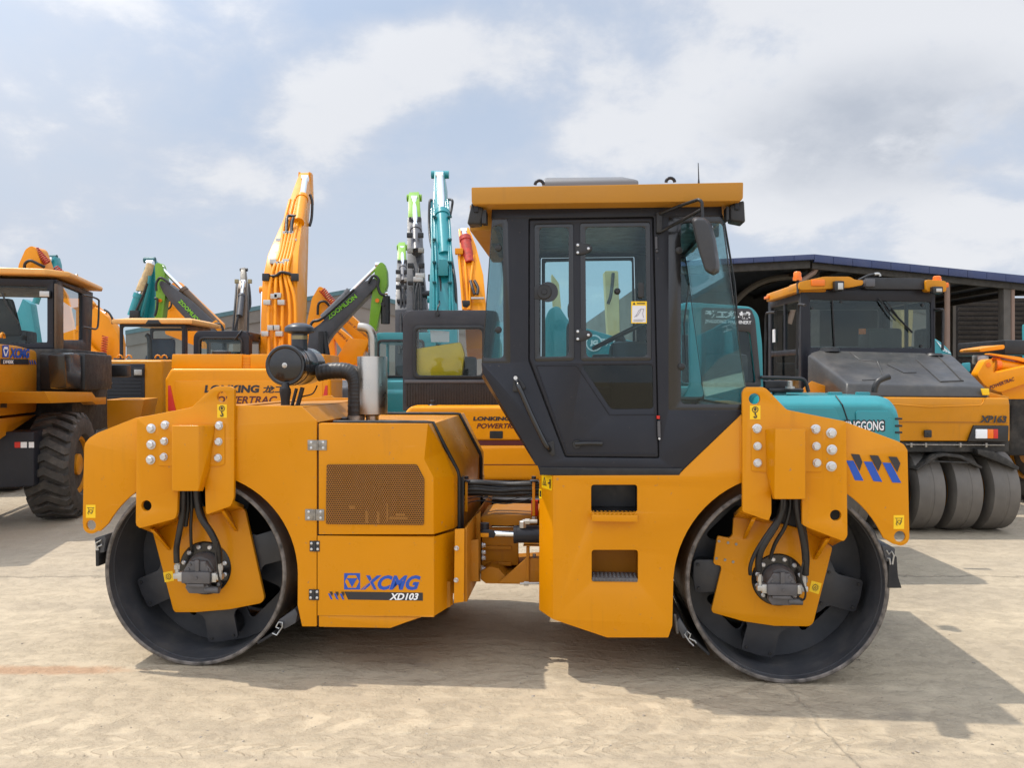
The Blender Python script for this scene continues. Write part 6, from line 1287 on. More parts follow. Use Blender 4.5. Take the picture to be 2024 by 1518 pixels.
# teal arm with its ram wrapped in tan cloth
fr, r = far_exc(270, 23.5, 'teal excavator arm with its ram wrapped in tan cloth, left of the lime arm', TEAL)
p = lambda a, b, d=0: pw(fr, a, b, 23.5 + d)
side_boom(fr, r, [(289, 515), (295, 510), (303, 514), (306, 540), (306, 640), (288, 640), (290, 590)], 23.7, TEAL, .35, 'arm')
beam('boom', [(p(276, 640, .1), .30, .3), (p(286, 580, .1), .28, .35), (p(296, 530, .2), .2, .25)], TEAL, r, .02)
o = ram(r, p(262, 625, -.2), p(297, 520, -.1), .15, TEAL, .42, .06)
m = MB(); pa, pb = p(279, 576, -.2), p(298, 521, -.1); n = 9; m.tube([pa + (pb - pa) * (k / n) + Vector((random.uniform(-.012, .012), 0, 0)) for k in range(n + 1)], [.15 * (1 - .35 * k / n) + random.uniform(-.010, .010) for k in range(n + 1)], 12, 3); m.build('cloth_wrap', surf('tan_cloth', (.50, .36, .19), .85, 0, .2, 0, 6, .5, 14), r, 60)
m = MB(); q = p(296, 514, .1); m.lathe([(-.16, .09), (.16, .09)], q, (1, 0, 0), 14); m.build('arm_head', surf('dark_teal', (.012, .10, .12), .5), r)
hoses(r, [[p(291, 560, -.3), p(284, 580, -.3), p(270, 612, -.35), p(262, 628, -.35)], [p(258, 628, -.3), p(261, 618, -.3), p(256, 632, -.3)]], .035); hoses(r, [[p(296, 545, -.25), p(290, 580, -.25), p(278, 625, -.25)]], .04, TEAL, 'boom_pipe')
m = MB(); q = p(267, 622, -.3); m.box(q - Vector((.12, .1, .08)), q + Vector((.14, .1, .12)), .02); m.build('valve_block', BLK, r)
# charcoal boom with brass fittings between the cabs
fr, r = far_exc(475, 26.5, 'slim weathered grey-brown excavator boom standing alone left of the tall orange boom', CABG2)
p = lambda a, b, d=0: pw(fr, a, b, 26.5 + d); BR = surf('bronze_brown', (.15, .095, .05), .5, 0, .2, .1)
beam('boom', [(p(476, 760, -.3), .40, .5), (p(477, 640, .1), .36, .5), (p(480, 590, .6), .32, .45), (p(482, 560, 1.0), .24, .35)], BR, r, .02)
beam('arm', [(p(482, 566, 1.1), .18, .3), (p(482, 545, 1.4), .17, .3), (p(482, 533, 1.6), .14, .22)], surf('bronze_grey', (.16, .14, .11), .5), r, .02); m = MB(); m.lathe([(-.13, .06), (.13, .06)], p(482, 533, 1.5), (1, 0, 0), 12); m.build('arm_head', BLK, r)
ram(r, p(473, 625, -.3), p(481, 556, .6), .10, BOOMG, .6, .05); 
hoses(r, [[p(460, 655, -.4), p(464, 610, -.1), p(468, 560, .6)], [p(467, 655, -.4), p(470, 630, -.3), p(474, 620, -.3)], [p(490, 655, -.2), p(491, 600, .1), p(490, 560, .6), p(493, 570, .5), p(495, 600, .2), p(492, 612, .1)], [p(463, 655, -.4), p(469, 632, -.35), p(471, 622, -.3)]], .035)
for a, b in ((468, 556), (494, 556), (466, 633), (480, 633)): m = MB(); q = p(a, b, .4); m.box(q - Vector((.06, .05, .07)), q + Vector((.06, .05, .07)), .01); m.build('pipe_block', surf('brass_band', (.3, .25, .14), .4, .6), r)

# orange folded booms
def coil(r, a, b, rad, turns, mat, th=.016):
    n = turns * 10; ax = (b - a).normalized(); x = ax.orthogonal().normalized(); y = ax.cross(x)
    m = MB(); m.tube([a + (b - a) * (k / n) + (x * math.cos(k * .628) + y * math.sin(k * .628)) * rad for k in range(n + 1)], th, 6); m.build('hose_coil', mat, r, 60)
def orange_knee(px, Y, label, parts, coils=(), lines=(), texts=(), rams=()):
    fr, r = far_exc(px, Y, label, ORG); p = lambda a, b, d=0: pw(fr, a, b, Y + d); bs = []
    for nm, pts, d, th in parts: bs.append(side_boom(fr, r, pts, Y + d, ORG, th, nm, .06))
    for a, b in rams: ram(r, p(*a), p(*b), .11, ORG, .55, .055)
    for a, b, rad, n in coils: coil(r, p(*a), p(*b), rad, n, REDP)
    for ln in lines: hoses(r, [[p(*q) for q in ln]], .035)
    for i, s, bl, br, tl in texts: text(s, p(*bl), p(*br), p(*tl), MAROON, bs[i], 'maker_name', .02, .1, .02)
    return fr, r
orange_knee(215, 27.0, 'orange excavator boom knee with a red hose coil, between the two loader cabs',
    [('boom', [(150, 575), (165, 590), (196, 614), (212, 626), (232, 660), (236, 680), (236, 760), (190, 760), (150, 715)], 0, .45), ('arm', [(120, 660), (150, 650), (185, 690), (236, 720), (236, 745), (150, 720)], -.25, .2)],
    [((208, 664, -.3), (204, 706, -.3), .09, 9)], [[(206, 612, -.1), (215, 618, -.12), (222, 630, -.12), (222, 640, -.1)], [(164, 690, -.1), (172, 702, -.15), (178, 708, -.15)]], [(0, 'TRAC', (163, 616, -.01), (174, 625, -.01), (165, 613, -.01))], [((168, 598, .2), (206, 620, .2))])
orange_knee(60, 19.0, 'orange excavator boom peak with red wrapped hose, above the nearest loader cab roof',
    [('boom', [(33, 560), (36, 524), (50, 492), (62, 485), (70, 490), (80, 518), (94, 560)], 0, .5), ('arm', [(66, 545), (92, 528), (140, 560), (180, 600), (160, 620), (100, 580)], .5, .3)],
    [((69, 492, .1), (94, 520, .1), .07, 9), ((110, 530, .3), (130, 548, .3), .07, 6)], [[(50, 538, -.1), (49, 522, -.15), (60, 515, -.15), (76, 522, -.1), (88, 528, 0)]])
orange_knee(640, 22.0, 'orange excavator boom peak with red coil behind the rain cap, lettered on its slope',
    [('boom', [(603, 730), (606, 640), (616, 590), (630, 566), (637, 567), (646, 590), (656, 620), (640, 660), (632, 730)], 0, .5), ('arm', [(640, 606), (650, 588), (700, 628), (742, 670), (742, 690), (730, 700), (700, 670)], .5, .35), ('dipper', [(690, 668), (730, 672), (712, 715), (668, 735), (660, 715)], .3, .3)],
    [((636, 572, -.1), (664, 604, -.1), .08, 10), ((634, 675, -.1), (632, 715, -.1), .08, 8)], [[(628, 622, -.1), (630, 600, -.15), (642, 596, -.15), (652, 606, -.1)]], [(1, 'LONKING 龙工 POWERTRAC', (676, 629, -.01), (734, 676, -.01), (680, 625, -.01))])
orange_knee(668, 25.5, 'orange excavator boom sloping down right beside the exhaust, lettered, lower of two',
    [('boom', [(650, 655), (662, 642), (690, 664), (720, 694), (706, 725), (690, 712)], 0, .35), ('arm', [(644, 645), (660, 652), (664, 740), (646, 740)], .1, .3), ('dipper', [(688, 690), (715, 690), (704, 716), (680, 735), (672, 716)], -.1, .3)],
    [], [], [(0, 'LONKING 龙工', (660, 652, -.01), (692, 682, -.01), (664, 648, -.01))])
orange_knee(385, 30.0, 'orange excavator boom behind the lettered charcoal boom above the loader roof',
    [('boom', [(326, 660), (329, 590), (336, 572), (352, 574), (380, 610), (402, 640), (402, 690)], 0, .5), ('arm', [(338, 560), (352, 556), (440, 640), (438, 660), (425, 652)], .5, .3)], [], [[(334, 595, -.1), (338, 590, -.15), (338, 605, -.15), (330, 612, -.1)]])
fr, r = far_exc(103, 30.0, 'teal excavator arm tip with bright ram poking above the nearest loader roof', TEAL)
p = lambda a, b, d=0: pw(fr, a, b, 30.0 + d)
side_boom(fr, r, [(88, 570), (97, 512), (108, 506), (112, 520), (114, 545), (108, 575)], 30.0, TEAL, .35, 'arm'); ram(r, p(70, 600, -.2), p(99, 512, -.1), .12, TEAL, .35, .08); m = MB(); m.lathe([(-.2, .09), (.2, .09)], p(102, 508, .2), (1, 0, 0), 12); m.build('arm_head', MATS['dark_teal'], r)
side_boom(fr, r, [(25, 640), (45, 590), (60, 600), (75, 700), (30, 720)], 30.2, TEAL, .4, 'boom')
fr, r = far_exc(1180, 19.0, 'sandy yellow excavator boom seen only through the roller cab windows', YEL2)
p = lambda a, b, d=0: pw(fr, a, b, 19.0 + d)
side_boom(fr, r, [(1195, 535), (1222, 535), (1224, 600), (1226, 720), (1205, 720)], 19.0, surf('sand_paint', (.55, .43, .20), .5), .4, 'boom'); side_boom(fr, r, [(1090, 540), (1105, 560), (1110, 620), (1096, 640)], 19.2, MATS['sand_paint'], .4, 'arm')
hoses(r, [[p(1212, 540, -.1), p(1208, 580, -.2), p(1202, 600, -.1)]], .04)

# ------------------------------------------------------------------ teal excavator to the right, half behind the roller
FV = Frame(2.35, 8.35, 0); ev = machine('excavator', FV, 'teal excavator with rounded engine cover and white lettering, right behind the roller cab', 'excavator')
m = MB()
for v0, v1 in ((-.95, -.5), (.5, .95)):
    pts = [(-1.0 + .28 * math.cos(R(a)), .28 + .28 * math.sin(R(a))) for a in range(90, 271, 20)] + [(.75 + .28 * math.cos(R(a)), .28 + .28 * math.sin(R(a))) for a in range(-90, 91, 20)]
    m2 = MB(); m2.prism([(a, v0, b) for a, b in pts], (0, v1 - v0, 0), .01); m2.build('crawler_track', DARKU, ev)
m.lathe([(.35, .5), (.72, .5)], (0, 0, 0), (0, 0, 1), 24); m.box((-.7, -.5, .2), (.6, .5, .5), .03); m.build('undercarriage', DARKU, ev)
VV = -1.0
def pv(a, b, d=0.0): return FV.P(a, b, VV + d)
side = [(1500, 786), (1512, 781), (1738, 781), (1760, 788), (1777, 812), (1781, 905), (1500, 905)]
top = [(1505, 776), (1735, 776), (1752, 781)]
m = MB(); f = [pv(*q, .0) for q in [(1500, 800), (1738, 800), (1758, 806), (1776, 822), (1781, 870), (1781, 915), (1500, 915)]] + [pv(*q, .12) for q in ((1500, 782), (1738, 782), (1757, 788), (1772, 806))]
zt_ = pv(1600, 782, .12).z
f += [Vector((q.x, VV + 1.55, q.z)) for q in f]; m.hull(f, .06, 4); hv = m.build('engine_cover', TEAL, ev)
m = MB(); q = [pv(*a, -.002) for a in ((1665, 800), (1681, 848), (1684, 905))]; m.tube([pv(1652, 782, .11), pv(1664, 799, .0)] + q, .006, 6); m.build('cover_gap', BLK, hv, 60)
for y in (826, 840, 853): m = MB(); a, b = pv(1769, y, .0), pv(1779, y + 4, .0); m.box((a.x, VV - .005, b.z), (b.x + .02, VV + .25, a.z), .004); m.build('vent_slot', BLK, hv)
m = MB(); rr_ = rnd(FV.UZ([(1690, 812), (1756, 812), (1764, 826), (1768, 900), (1694, 900)], VV), .03); m.prism([(x, VV - .012, z) for x, z in rr_], (0, .02, 0), .008); m.build('side_panel', TEAL, hv)
m = MB(); rr_ = rnd(FV.UZ([(1520, 806), (1650, 806), (1668, 850), (1668, 900), (1520, 900)], VV), .03); m.prism([(x, VV - .012, z) for x, z in rr_], (0, .02, 0), .008); m.build('side_panel', TEAL, hv)
t3 = lambda a, b: FV.P(a, b, VV - .0125)
text('JINGGONG', t3(1666.5, 859.5), t3(1749.5, 859.5), t3(1666.5, 829.5), DBLK, hv, 'maker_name', .09, 0, .003); text('JINGGONG', t3(1669, 856.5), t3(1746.5, 856.5), t3(1669, 832.5), DWHT, hv, 'maker_name', .02, 0, .005)
m = MB(); m.tube([pv(1728, 776, .6), pv(1730, 764, .6), pv(1738, 752, .6), pv(1758, 744, .6)], .030, 12, 5); m.build('tail_pipe', BLK, ev, 60)
for a in (1495, 1540, 1650, 1705): m = MB(); q = pv(a, 779, .5); m.box(q - Vector((.06, .04, .03)), q + Vector((.06, .04, .02)), .01); m.build('cover_hinge', TEAL, ev)
# cab, side on
cabo = [(1333, 620), (1345, 600), (1360, 597), (1485, 606), (1500, 622), (1507, 680), (1510, 800), (1510, 830), (1333, 830)]
cv = .35
w1, w2 = [(1392, 650), (1482, 655), (1494, 760), (1392, 758)], [(1345, 614), (1362, 612), (1364, 760), (1345, 800)]
plate('cab_side', rnd(FV.UZ(cabo, VV + cv), .05), VV + cv, VV + cv + .06, TEAL, ev, [rnd(FV.UZ(w1, VV + cv), .03), rnd(FV.UZ(w2, VV + cv), .02)], .012)
plate('cab_side', rnd(FV.UZ(cabo, VV + cv), .05), VV + cv + 1.0, VV + cv + 1.06, TEAL, ev, [rnd(FV.UZ(w1, VV + cv), .03), rnd(FV.UZ(w2, VV + cv), .02)], .012)
m = MB(); q = FV.UZ([(1345, 602), (1360, 598.5), (1484, 607.5), (1498, 622), (1345, 622)], VV + cv); m.prism([(x, VV + cv + .06, z) for x, z in q], (0, .94, 0), .01); m.build('cab_roof', TEAL, ev)
bd = plate('window_band', rnd(FV.UZ([(1386, 608), (1484, 610), (1492, 630), (1504, 765), (1386, 765)], VV + cv), .03), VV + cv - .012, VV + cv - .001, surf('band_dark', (.03, .028, .03), .4), ev, [rnd(FV.UZ([(1394, 652), (1482, 656), (1493, 757), (1394, 755)], VV + cv), .03)], .003)
m = MB(); q = FV.UZ(w1, VV + cv); m.prism([(x, VV + cv + .02, z) for x, z in q], (0, .005, 0)); m.build('side_window', GLS2, ev, 0)
t4 = lambda a, b: FV.P(a, b, VV + cv - .0125)
text('劲工机械', t4(1393, 628), t4(1483, 631), t4(1393, 613), DWHT, bd, 'maker_name', .045, .05, .002); text('JINGGONG MACHINERY', t4(1393, 640), t4(1485, 643), t4(1393, 631), DWHT, bd, 'maker_name', .02, .0, .002)
m = MB(); a, b = FV.P(1400, 760, VV + .8), FV.P(1470, 700, VV + .8); m.box((a.x, VV + .6, a.z), (b.x, VV + 1.0, b.z), .06); m.box((a.x + .02, VV + .6, b.z), (a.x + .12, VV + 1.0, b.z + .25), .04); m.build('operator_seat', SEATM, ev)
m = MB(); m.box(FV.P(1333, 830, VV + cv + .06), FV.P(1510, 765, VV + cv + .06) + Vector((0, .9, 0)), .02); m.build('cab_base', TEAL, ev)
m = MB(); m.tube([pv(1504, 746, .3), pv(1570, 748, .3), pv(1590, 752, .3), pv(1598, 775, .3)], .018, 10, 4); m.build('handrail', BLK, ev, 60)
m = MB(); m.box(pv(1512, 776, .5), pv(1560, 752, .5) + Vector((0, .3, 0)), .02); m.box(pv(1520, 776, .4), pv(1590, 768, .4) + Vector((0, .3, 0)), .02); m.build('valve_cover', BLK, ev); m = MB(); q = pv(1561, 768, .35); m.lathe([(0, .045), (.02, .045), (.02, .025), (.07, .025), (.075, .01)], q, (0, 0, 1), 10); m.build('grease_cup', ALU, ev)
B = slab('boom', FV, [(1075, 640), (1085, 610), (1104, 603), (1128, 640), (1240, 672), (1345, 690), (1345, 800), (1240, 730), (1120, 712), (1075, 740)], -.1, .3, TEAL, ev, .03, .06)
m = MB(); m.lathe([(0, .085), (.004, .085)], FV.P(1174, 678, -.105), (0, -1, 0), 28); m.build('maker_logo', DWHT, B, 0); m = MB(); m.lathe([(0, .072), (.004, .072)], FV.P(1174, 678, -.108), (0, -1, 0), 28); m.build('logo_field', TEAL, B, 0)
text('JG', FV.P(1166, 684, -.114), FV.P(1182, 684, -.114), FV.P(1166, 672, -.114), DWHT, B, 'maker_name', .06, 0, .001); text('劲工', FV.P(1187, 683, -.105), FV.P(1222, 686, -.105), FV.P(1187, 668, -.105), DWHT, B, 'maker_name', .04, 0, .001)
m = MB(); m.hull([FV.P(a, b, .4 + d) for a, b in ((1345, 780), (1480, 776), (1490, 815), (1345, 815)) for d in (0, .5)], .05); m.build('boom_foot', TEAL, ev)

# ------------------------------------------------------------------ tyre roller on the right
FT = Frame(4.95, 9.75, 0); et = machine('tyre_roller', FT, 'yellow and black pneumatic tyre roller with smooth tyres and beacons, at the right', 'road roller')
pt = FT.P
for k, px in enumerate((1694, 1767, 1841, 1915, 1989)): c = pt(px, 965, -.45); tyre(et, (c.x, 0, .493), .493, .34, .26, False, YEL2, -1)
for k in range(4): c = pt(1730 + 74 * k, 965, -.45); tyre(et, (c.x, 3.4, .493), .493, .34, .26, False, YEL2, -1)
VT = -.45
f = [pt(1600, 784, VT), pt(1994, 787, VT), pt(1996, 800, VT - .015), pt(1996, 872, VT + .03), pt(1600, 872, VT + .03), pt(1600, 800, VT - .015)]
m = MB(); m.hull(f + [Vector((q.x, 1.0, q.z)) for q in f], .015, 3); tb = m.build('rear_body', YEL2, et)
m = MB(); q = [pt(*a, VT - .012) for a in ((1700, 797), (1773, 799.5), (1837, 804.5), (1938, 801), (1943, 797), (1946.5, 787))]; m.tube(q, .008, 8); m.build('body_crease', YEL2, tb, 60)
m = MB(); a = pt(1700, 833, VT - .003); b = pt(1992, 835, VT - .003); m.hull([a, b, a + Vector((0, .02, .004)), b + Vector((0, .02, .004)), a + Vector((0, 0, -.006)), b + Vector((0, 0, -.006))]); m.build('panel_line', surf('shade_line', (.35, .13, .01), .5), tb, 0)
t5 = lambda a, b: pt(a, b, VT - .014)
text('XP163', t5(1936, 835.5), t5(1990, 836), t5(1936, 821), DBLK, tb, 'model_number', .05, .22, .001)
m = MB(); m.prism([pt(*a, VT - .012) for a in ((1913.5, 872.5), (1925, 841), (1994, 841.5), (1993, 873.5))], (0, .03, 0), .004); lr = m.build('lamp_recess', BLK, tb)
for x0, x1, mt in ((1929, 1952, DWHT), (1952, 1964, DORG), (1964, 1973, DRED)): m = MB(); a, b = pt(x0, 867, VT - .03), pt(x1, 848.5, VT - .03); m.box((a.x, VT - .03, a.z), (b.x, VT - .011, b.z), .006); m.build('tail_lamp', mt, et)
m = MB(); a, b = pt(1827, 865, VT - .02), pt(1842, 850, VT - .02); m.box((a.x, VT - .025, a.z), (b.x, VT, b.z), .012); m.lathe([(0, .012), (.004, .01)], ((a.x + b.x) / 2, VT - .025, (a.z + b.z) / 2), (0, -1, 0), 10); m.build('rear_camera', BLK, tb)
m = MB(); a, b = pt(1620, 893, VT + .1), pt(1990, 873, VT + .1); m.box((a.x, VT + .06, a.z), (b.x, 1.2, b.z), .01); m.build('chassis', DARKU, et)
m = MB(); m.tube([pt(1790, 879, VT + .02), pt(1985, 880, VT + .02)], .008, 8); 
for x in (1800, 1829, 1897, 1948): q = pt(x, 879, VT + .03); m.box(q - Vector((.012, .02, .03)), q + Vector((.012, .02, .02)), .003)
m.build('spray_bar', HINGE, et, 50)
for pts in (((1811, 928), (1852, 899), (1868, 896), (1900, 900), (1942, 923), (1940, 927), (1898, 906), (1868, 902), (1853, 905), (1814, 931)), ((1932, 888), (1965, 893), (1990, 906), (2015, 924), (2013, 930), (1975, 914), (1934, 898))):
    m = MB(); m.prism([pt(*a, VT - .03) for a in pts], (0, .32, 0), .006); m.build('tyre_scraper', DARKU, et)
m = MB(); m.tube([pt(1836, 912, VT - .02), pt(1915, 915, VT - .02)], .010, 6); m.build('scraper_rod', DARKU, et)
# black hood
A = [pt(1620, 692, .95), pt(1881, 699, .95), pt(1674, 757, VT + .12), pt(1946, 765, VT + .12), pt(1671, 784, VT + .06), pt(1956, 786, VT + .06)]
HOODM = surf('hood_dusty_black', (.038, .037, .036), .42, 0, .08, .14, 1.2)
m = MB(); m.hull(A + [pt(1596, 699, 1.0), pt(1596, 775, 1.0), pt(1890, 786, 1.0)], .03, 4); hd2 = m.build('engine_hood', HOODM, et)
def onhood(px, py, off=.012):
    n = (A[1] - A[0]).cross(A[2] - A[0]).normalized(); n = n if n.z > 0 else -n
    p1, p2 = pt(px, py, -1), pt(px, py, 2); k = (A[0] - p1).dot(n) / (p2 - p1).dot(n); return p1 + (p2 - p1) * k + n * off
for pts in (((1680, 697), (1700, 712), (1735, 715), (1748, 750), (1705, 752)), ((1850, 700), (1903, 753), (1860, 755), (1812, 712))):
    m = MB(); m.tube([onhood(*q, .0) for q in pts], .012, 8); m.build('hood_pressing', HOODM, hd2, 60)
m = MB(); m.prism([onhood(*q, .012) for q in ((1755, 716), (1797, 717), (1811, 737), (1786, 737.5), (1754, 722))], (0, 0, -.02), .004); m.build('hood_hatch', HOODM, hd2)
m = MB(); m.prism([pt(*a, VT + .05) for a in ((1940, 768), (1955, 768), (1956, 781), (1943, 781))], (0, .02, 0), .004); m.build('caution_label', DYEL, hd2)
m = MB(); q = onhood(1640, 692, 0); m.lathe([(0, .13), (.04, .12), (.06, .06)], q - Vector((0, 0, .02)), (0, 0, 1), 18); m.build('filler_cap', BLK, hd2); m = MB(); q = onhood(1845, 700, 0); m.lathe([(0, .12), (.03, .10)], q - Vector((0, 0, .02)), (0, 0, 1), 18); m.build('filler_cap', BLK, hd2)
m = MB(); m.hull([pt(*a, .3 + d) for a in ((1577, 777), (1604, 753), (1671, 777), (1671, 790), (1577, 790)) for d in (0, .2)], .01); m.build('deck_plate', YEL2, et); m = MB(); m.hull([pt(*a, -.3 + d) for a in ((1955, 775), (1994, 785), (1994, 789), (1955, 789)) for d in (0, 1.0)], .008); m.build('deck_plate', YEL2, et)
# cab
V2 = 1.45
def fz(pts, v): return FT.UZ(pts, v)
ws = [(1601, 592), (1840, 597), (1841, 688), (1603, 687)]
plate('cab_rear', rnd(fz([(1584, 572), (1848, 572), (1849, 800), (1584, 800)], V2), .02), V2, V2 + .06, CABG, et, [rnd(fz(ws, V2), .03)], .01)
m = MB(); q = fz(ws, V2); c0 = q; m.prism([(q[0][0] - .02, V2 + .02, q[0][1] + .02), (q[1][0] + .02, V2 + .02, q[1][1] + .02), (q[2][0] + .02, V2 + .02, q[2][1] - .02), (q[3][0] - .02, V2 + .02, q[3][1] - .02)], (0, .005, 0)); m.build('rear_window', GLS2, et, 0)
m = MB(); a, b = pt(1645, 592, V2), pt(1650, 687, V2); m.hull([a + Vector((-.01, -.003, 0)), a + Vector((.01, -.003, 0)), b + Vector((-.01, -.003, 0)), b + Vector((.01, -.003, 0)), a + Vector((0, .02, 0)), b + Vector((0, .02, 0))]); m.build('glass_joint', RUB, et)
xl = pt(1586, 600, V2).x; xr = pt(1848, 600, V2).x; zt, zb = pt(1586, 574, V2).z, pt(1586, 800, V2).z
for x, o in ((xl, 1), (xr - .05, 0)):
    plate_x('cab_side', rnd([(V2 + .05, zb), (V2 + .05, zt), (V2 + 1.45, zt), (V2 + 1.45, zb)], .02), x, x + .05, CABG, et, [rnd([(V2 + .15 + k * .63, zb + (.78 if True else 0)), (V2 + .15 + k * .63, zt - .13), (V2 + .72 + k * .63, zt - .13), (V2 + .72 + k * .63, zb + .78)], .03) for k in (0, 1)] + [rnd([(V2 + .15, zb + .06), (V2 + .15, zb + .70), (V2 + 1.35, zb + .70), (V2 + 1.35, zb + .06)], .03)], .008)
    m = MB(); m.quad((x + .02, V2 + .1, zb), (x + .02, V2 + .1, zt - .08), (x + .02, V2 + 1.4, zt - .08), (x + .02, V2 + 1.4, zb)); m.build('side_window', GLS2, et, 0)
plate('cab_front', rnd([(xl, zb), (xl, zt), (xr, zt), (xr, zb)], .02), V2 + 1.45, V2 + 1.5, CABG, et, [rnd([(xl + .12, zb + .6), (xl + .12, zt - .15), (xr - .12, zt - .15), (xr - .12, zb + .6)], .04)], .008)
m = MB(); m.box((xl, V2 + .05, zt - .03), (xr, V2 + 1.5, zt + .06), .01); m.build('cab_ceiling', CABG, et)
m = MB(); m.box((xl + .2, V2 + .4, zb), (xl + .75, V2 + .9, zb + .75), .05); m.box((xr - .7, V2 + .5, zb), (xr - .2, V2 + .9, zb + 1.1), .06); m.build('operator_seat', SEATM, et)
m = MB(); m.box((xl + .5, V2 + 1.0, zb), (xr - .2, V2 + 1.3, zb + .85), .05); m.build('dashboard', SEATM, et)
m = MB(); q = pt(1704, 655, V2 + .3); m.box(q - Vector((.05, .01, .04)), q + Vector((.05, 0, .04)), .004); m.build('orange_tag', DORG, et)
m = MB(); a = pt(1542, 672, V2 + 1.0); m.quad((xl - .002, V2 + 1.15, zb + .92), (xl - .002, V2 + 1.28, zb + .92), (xl - .002, V2 + 1.28, zb + 1.12), (xl - .002, V2 + 1.15, zb + 1.12)); m.build('yellow_notice', DWHT, et, 0)
# roof trim, air conditioner, lamps
v3 = V2 - .12
def slabT(name, pts, v, th, mat, b=.025): m = MB(); m.prism([(x, v, z) for x, z in rnd(fz(pts, v), .04, 3)], (0, th, 0), b); return m.build(name, mat, et)
slabT('roof_trim', [(1580, 557), (1629, 546.5), (1681, 546.5), (1690, 553), (1707, 553.5), (1706, 563), (1680, 568), (1592, 573), (1580, 573)], v3, .45, YEL2); slabT('roof_trim', [(1830, 552), (1871, 555), (1871, 577), (1831, 576)], v3, .45, YEL2)
m = MB(); a0, a1 = FT.PU(1577, 559, xl - .08), FT.PU(1514, 581, xl - .08); z0, z1 = FT.PU(1577, 577, xl - .08).z, FT.PU(1514, 597, xl - .08).z
m.hull([(xl - .08 + k, y, z) for k in (0, .4) for y, z in ((a0.y, a0.z), (a0.y, z0), (a1.y, a1.z), (a1.y, z1))], .03, 3); m.build('roof_trim', YEL2, et)
slabT('air_conditioner', [(1709, 548), (1828, 550), (1829, 572), (1709, 571)], v3 + .05, 1.1, surf('ac_black', (.022, .022, .024), .5)); m = MB(); a, b = pt(1712, 566, v3), pt(1730, 551, v3); m.box((a.x, v3, a.z), (b.x, v3 + .1, b.z), .008); m.build('junction_box', CABG2, et)
hoses(et, [[pt(1697, 554, v3 + .1), pt(1715, 545, v3 + .1), pt(1730, 542, v3 + .1), pt(1738, 545, v3 + .1)]], .018)
m = MB(); m.tube([pt(1728, 542, v3 + .1), pt(1737, 541.5, v3 + .1), pt(1739, 546, v3 + .1)], .022, 8, 3); m.build('hose_elbow', ALU, et, 60)
for px, py0, py1, r in ((1576, 554, 536, .055), (1852, 556, 545, .055)):
    m = MB(); a = pt(px, py0, v3 + .1); h = pt(px, py1, v3 + .1).z - a.z; m.lathe([(0, r * 1.1), (h * .35, r * 1.1), (h * .37, r * .95), (h * .8, r * .95), (h * .95, r * .7), (h, 0)], a, (0, 0, 1), 20); m.build('beacon', DORG, et, 40)
m = MB(); m.cyl(pt(1577, 580, v3 + .05), pt(1577, 554, v3 + .1), .018, None, 8); m.build('beacon_post', BLK, et)
for a, b, c, d in ((1649, 555, 1668, 575), (1843, 566, 1863, 580)):
    m = MB(); p, q = pt(a, d, v3 - .06), pt(c, b, v3 - .06); m.box((p.x, v3 - .08, p.z), (q.x, v3 + .02, q.z), .015); l_ = m.build('work_lamp', BLK, et); m = MB(); m.box((p.x + .04, v3 - .088, p.z + .02), (q.x - .02, v3 - .079, q.z - .03), .008); m.build('lens', ALU, l_)
for a, b, c, d in ((1604, 552, 1631, 565), (1870, 558, 1876, 568), (1511, 584, 1519, 592)):
    v = v3 if a < 1860 and a > 1550 else v3 + .1; 
    m = MB(); p, q = pt(a, d, v - .02), pt(c, b, v - .02)
    if a < 1550: p = FT.PU(a, d, xl - .1); q = FT.PU(c, b, xl - .1); m.box((xl - .11, min(p.y, q.y), p.z), (xl - .05, max(p.y, q.y), q.z), .01)
    else: m.box((p.x, v - .02, p.z), (q.x, v + .03, q.z), .015)
    m.build('indicator_lamp', DORG, et)
def rail_u(pts, u, r=.018): m = MB(); m.tube([FT.PU(a, b, u) for a, b in pts], r, 8, 4); m.build('handrail', BLK, et, 60)
rail_u([(1532, 617), (1520, 618), (1514, 625), (1513, 680), (1513, 742)], xl - .12); rail_u([(1592, 603), (1583, 602), (1578, 607), (1576, 660), (1575, 729)], xl - .10)
m = MB(); m.tube([pt(1848, 612, V2), pt(1860, 612, V2 - .1), pt(1864, 620, V2 - .1), pt(1863, 692, V2 - .1)], .018, 8, 4); m.build('handrail', BLK, et, 60)
m = MB(); m.tube([pt(1737, 590, V2 - .03), pt(1760, 622, V2 - .04), pt(1770, 634, V2 - .03)], .010, 6); m.tube([pt(1752, 595, V2 - .03), pt(1774, 625, V2 - .04)], .008, 6); m.tube([pt(1760, 612, V2 - .02), pt(1803, 657, V2 - .02)], .014, 6); m.build('wiper', BLK, et)
for px, py in ((1662, 597), (1823, 603), (1820, 684), (1605, 609)): m = MB(); m.lathe([(0, .02), (.02, .018)], pt(px, py, V2 + .02), (0, -1, 0), 12); m.build('pane_stud', BLK, et)

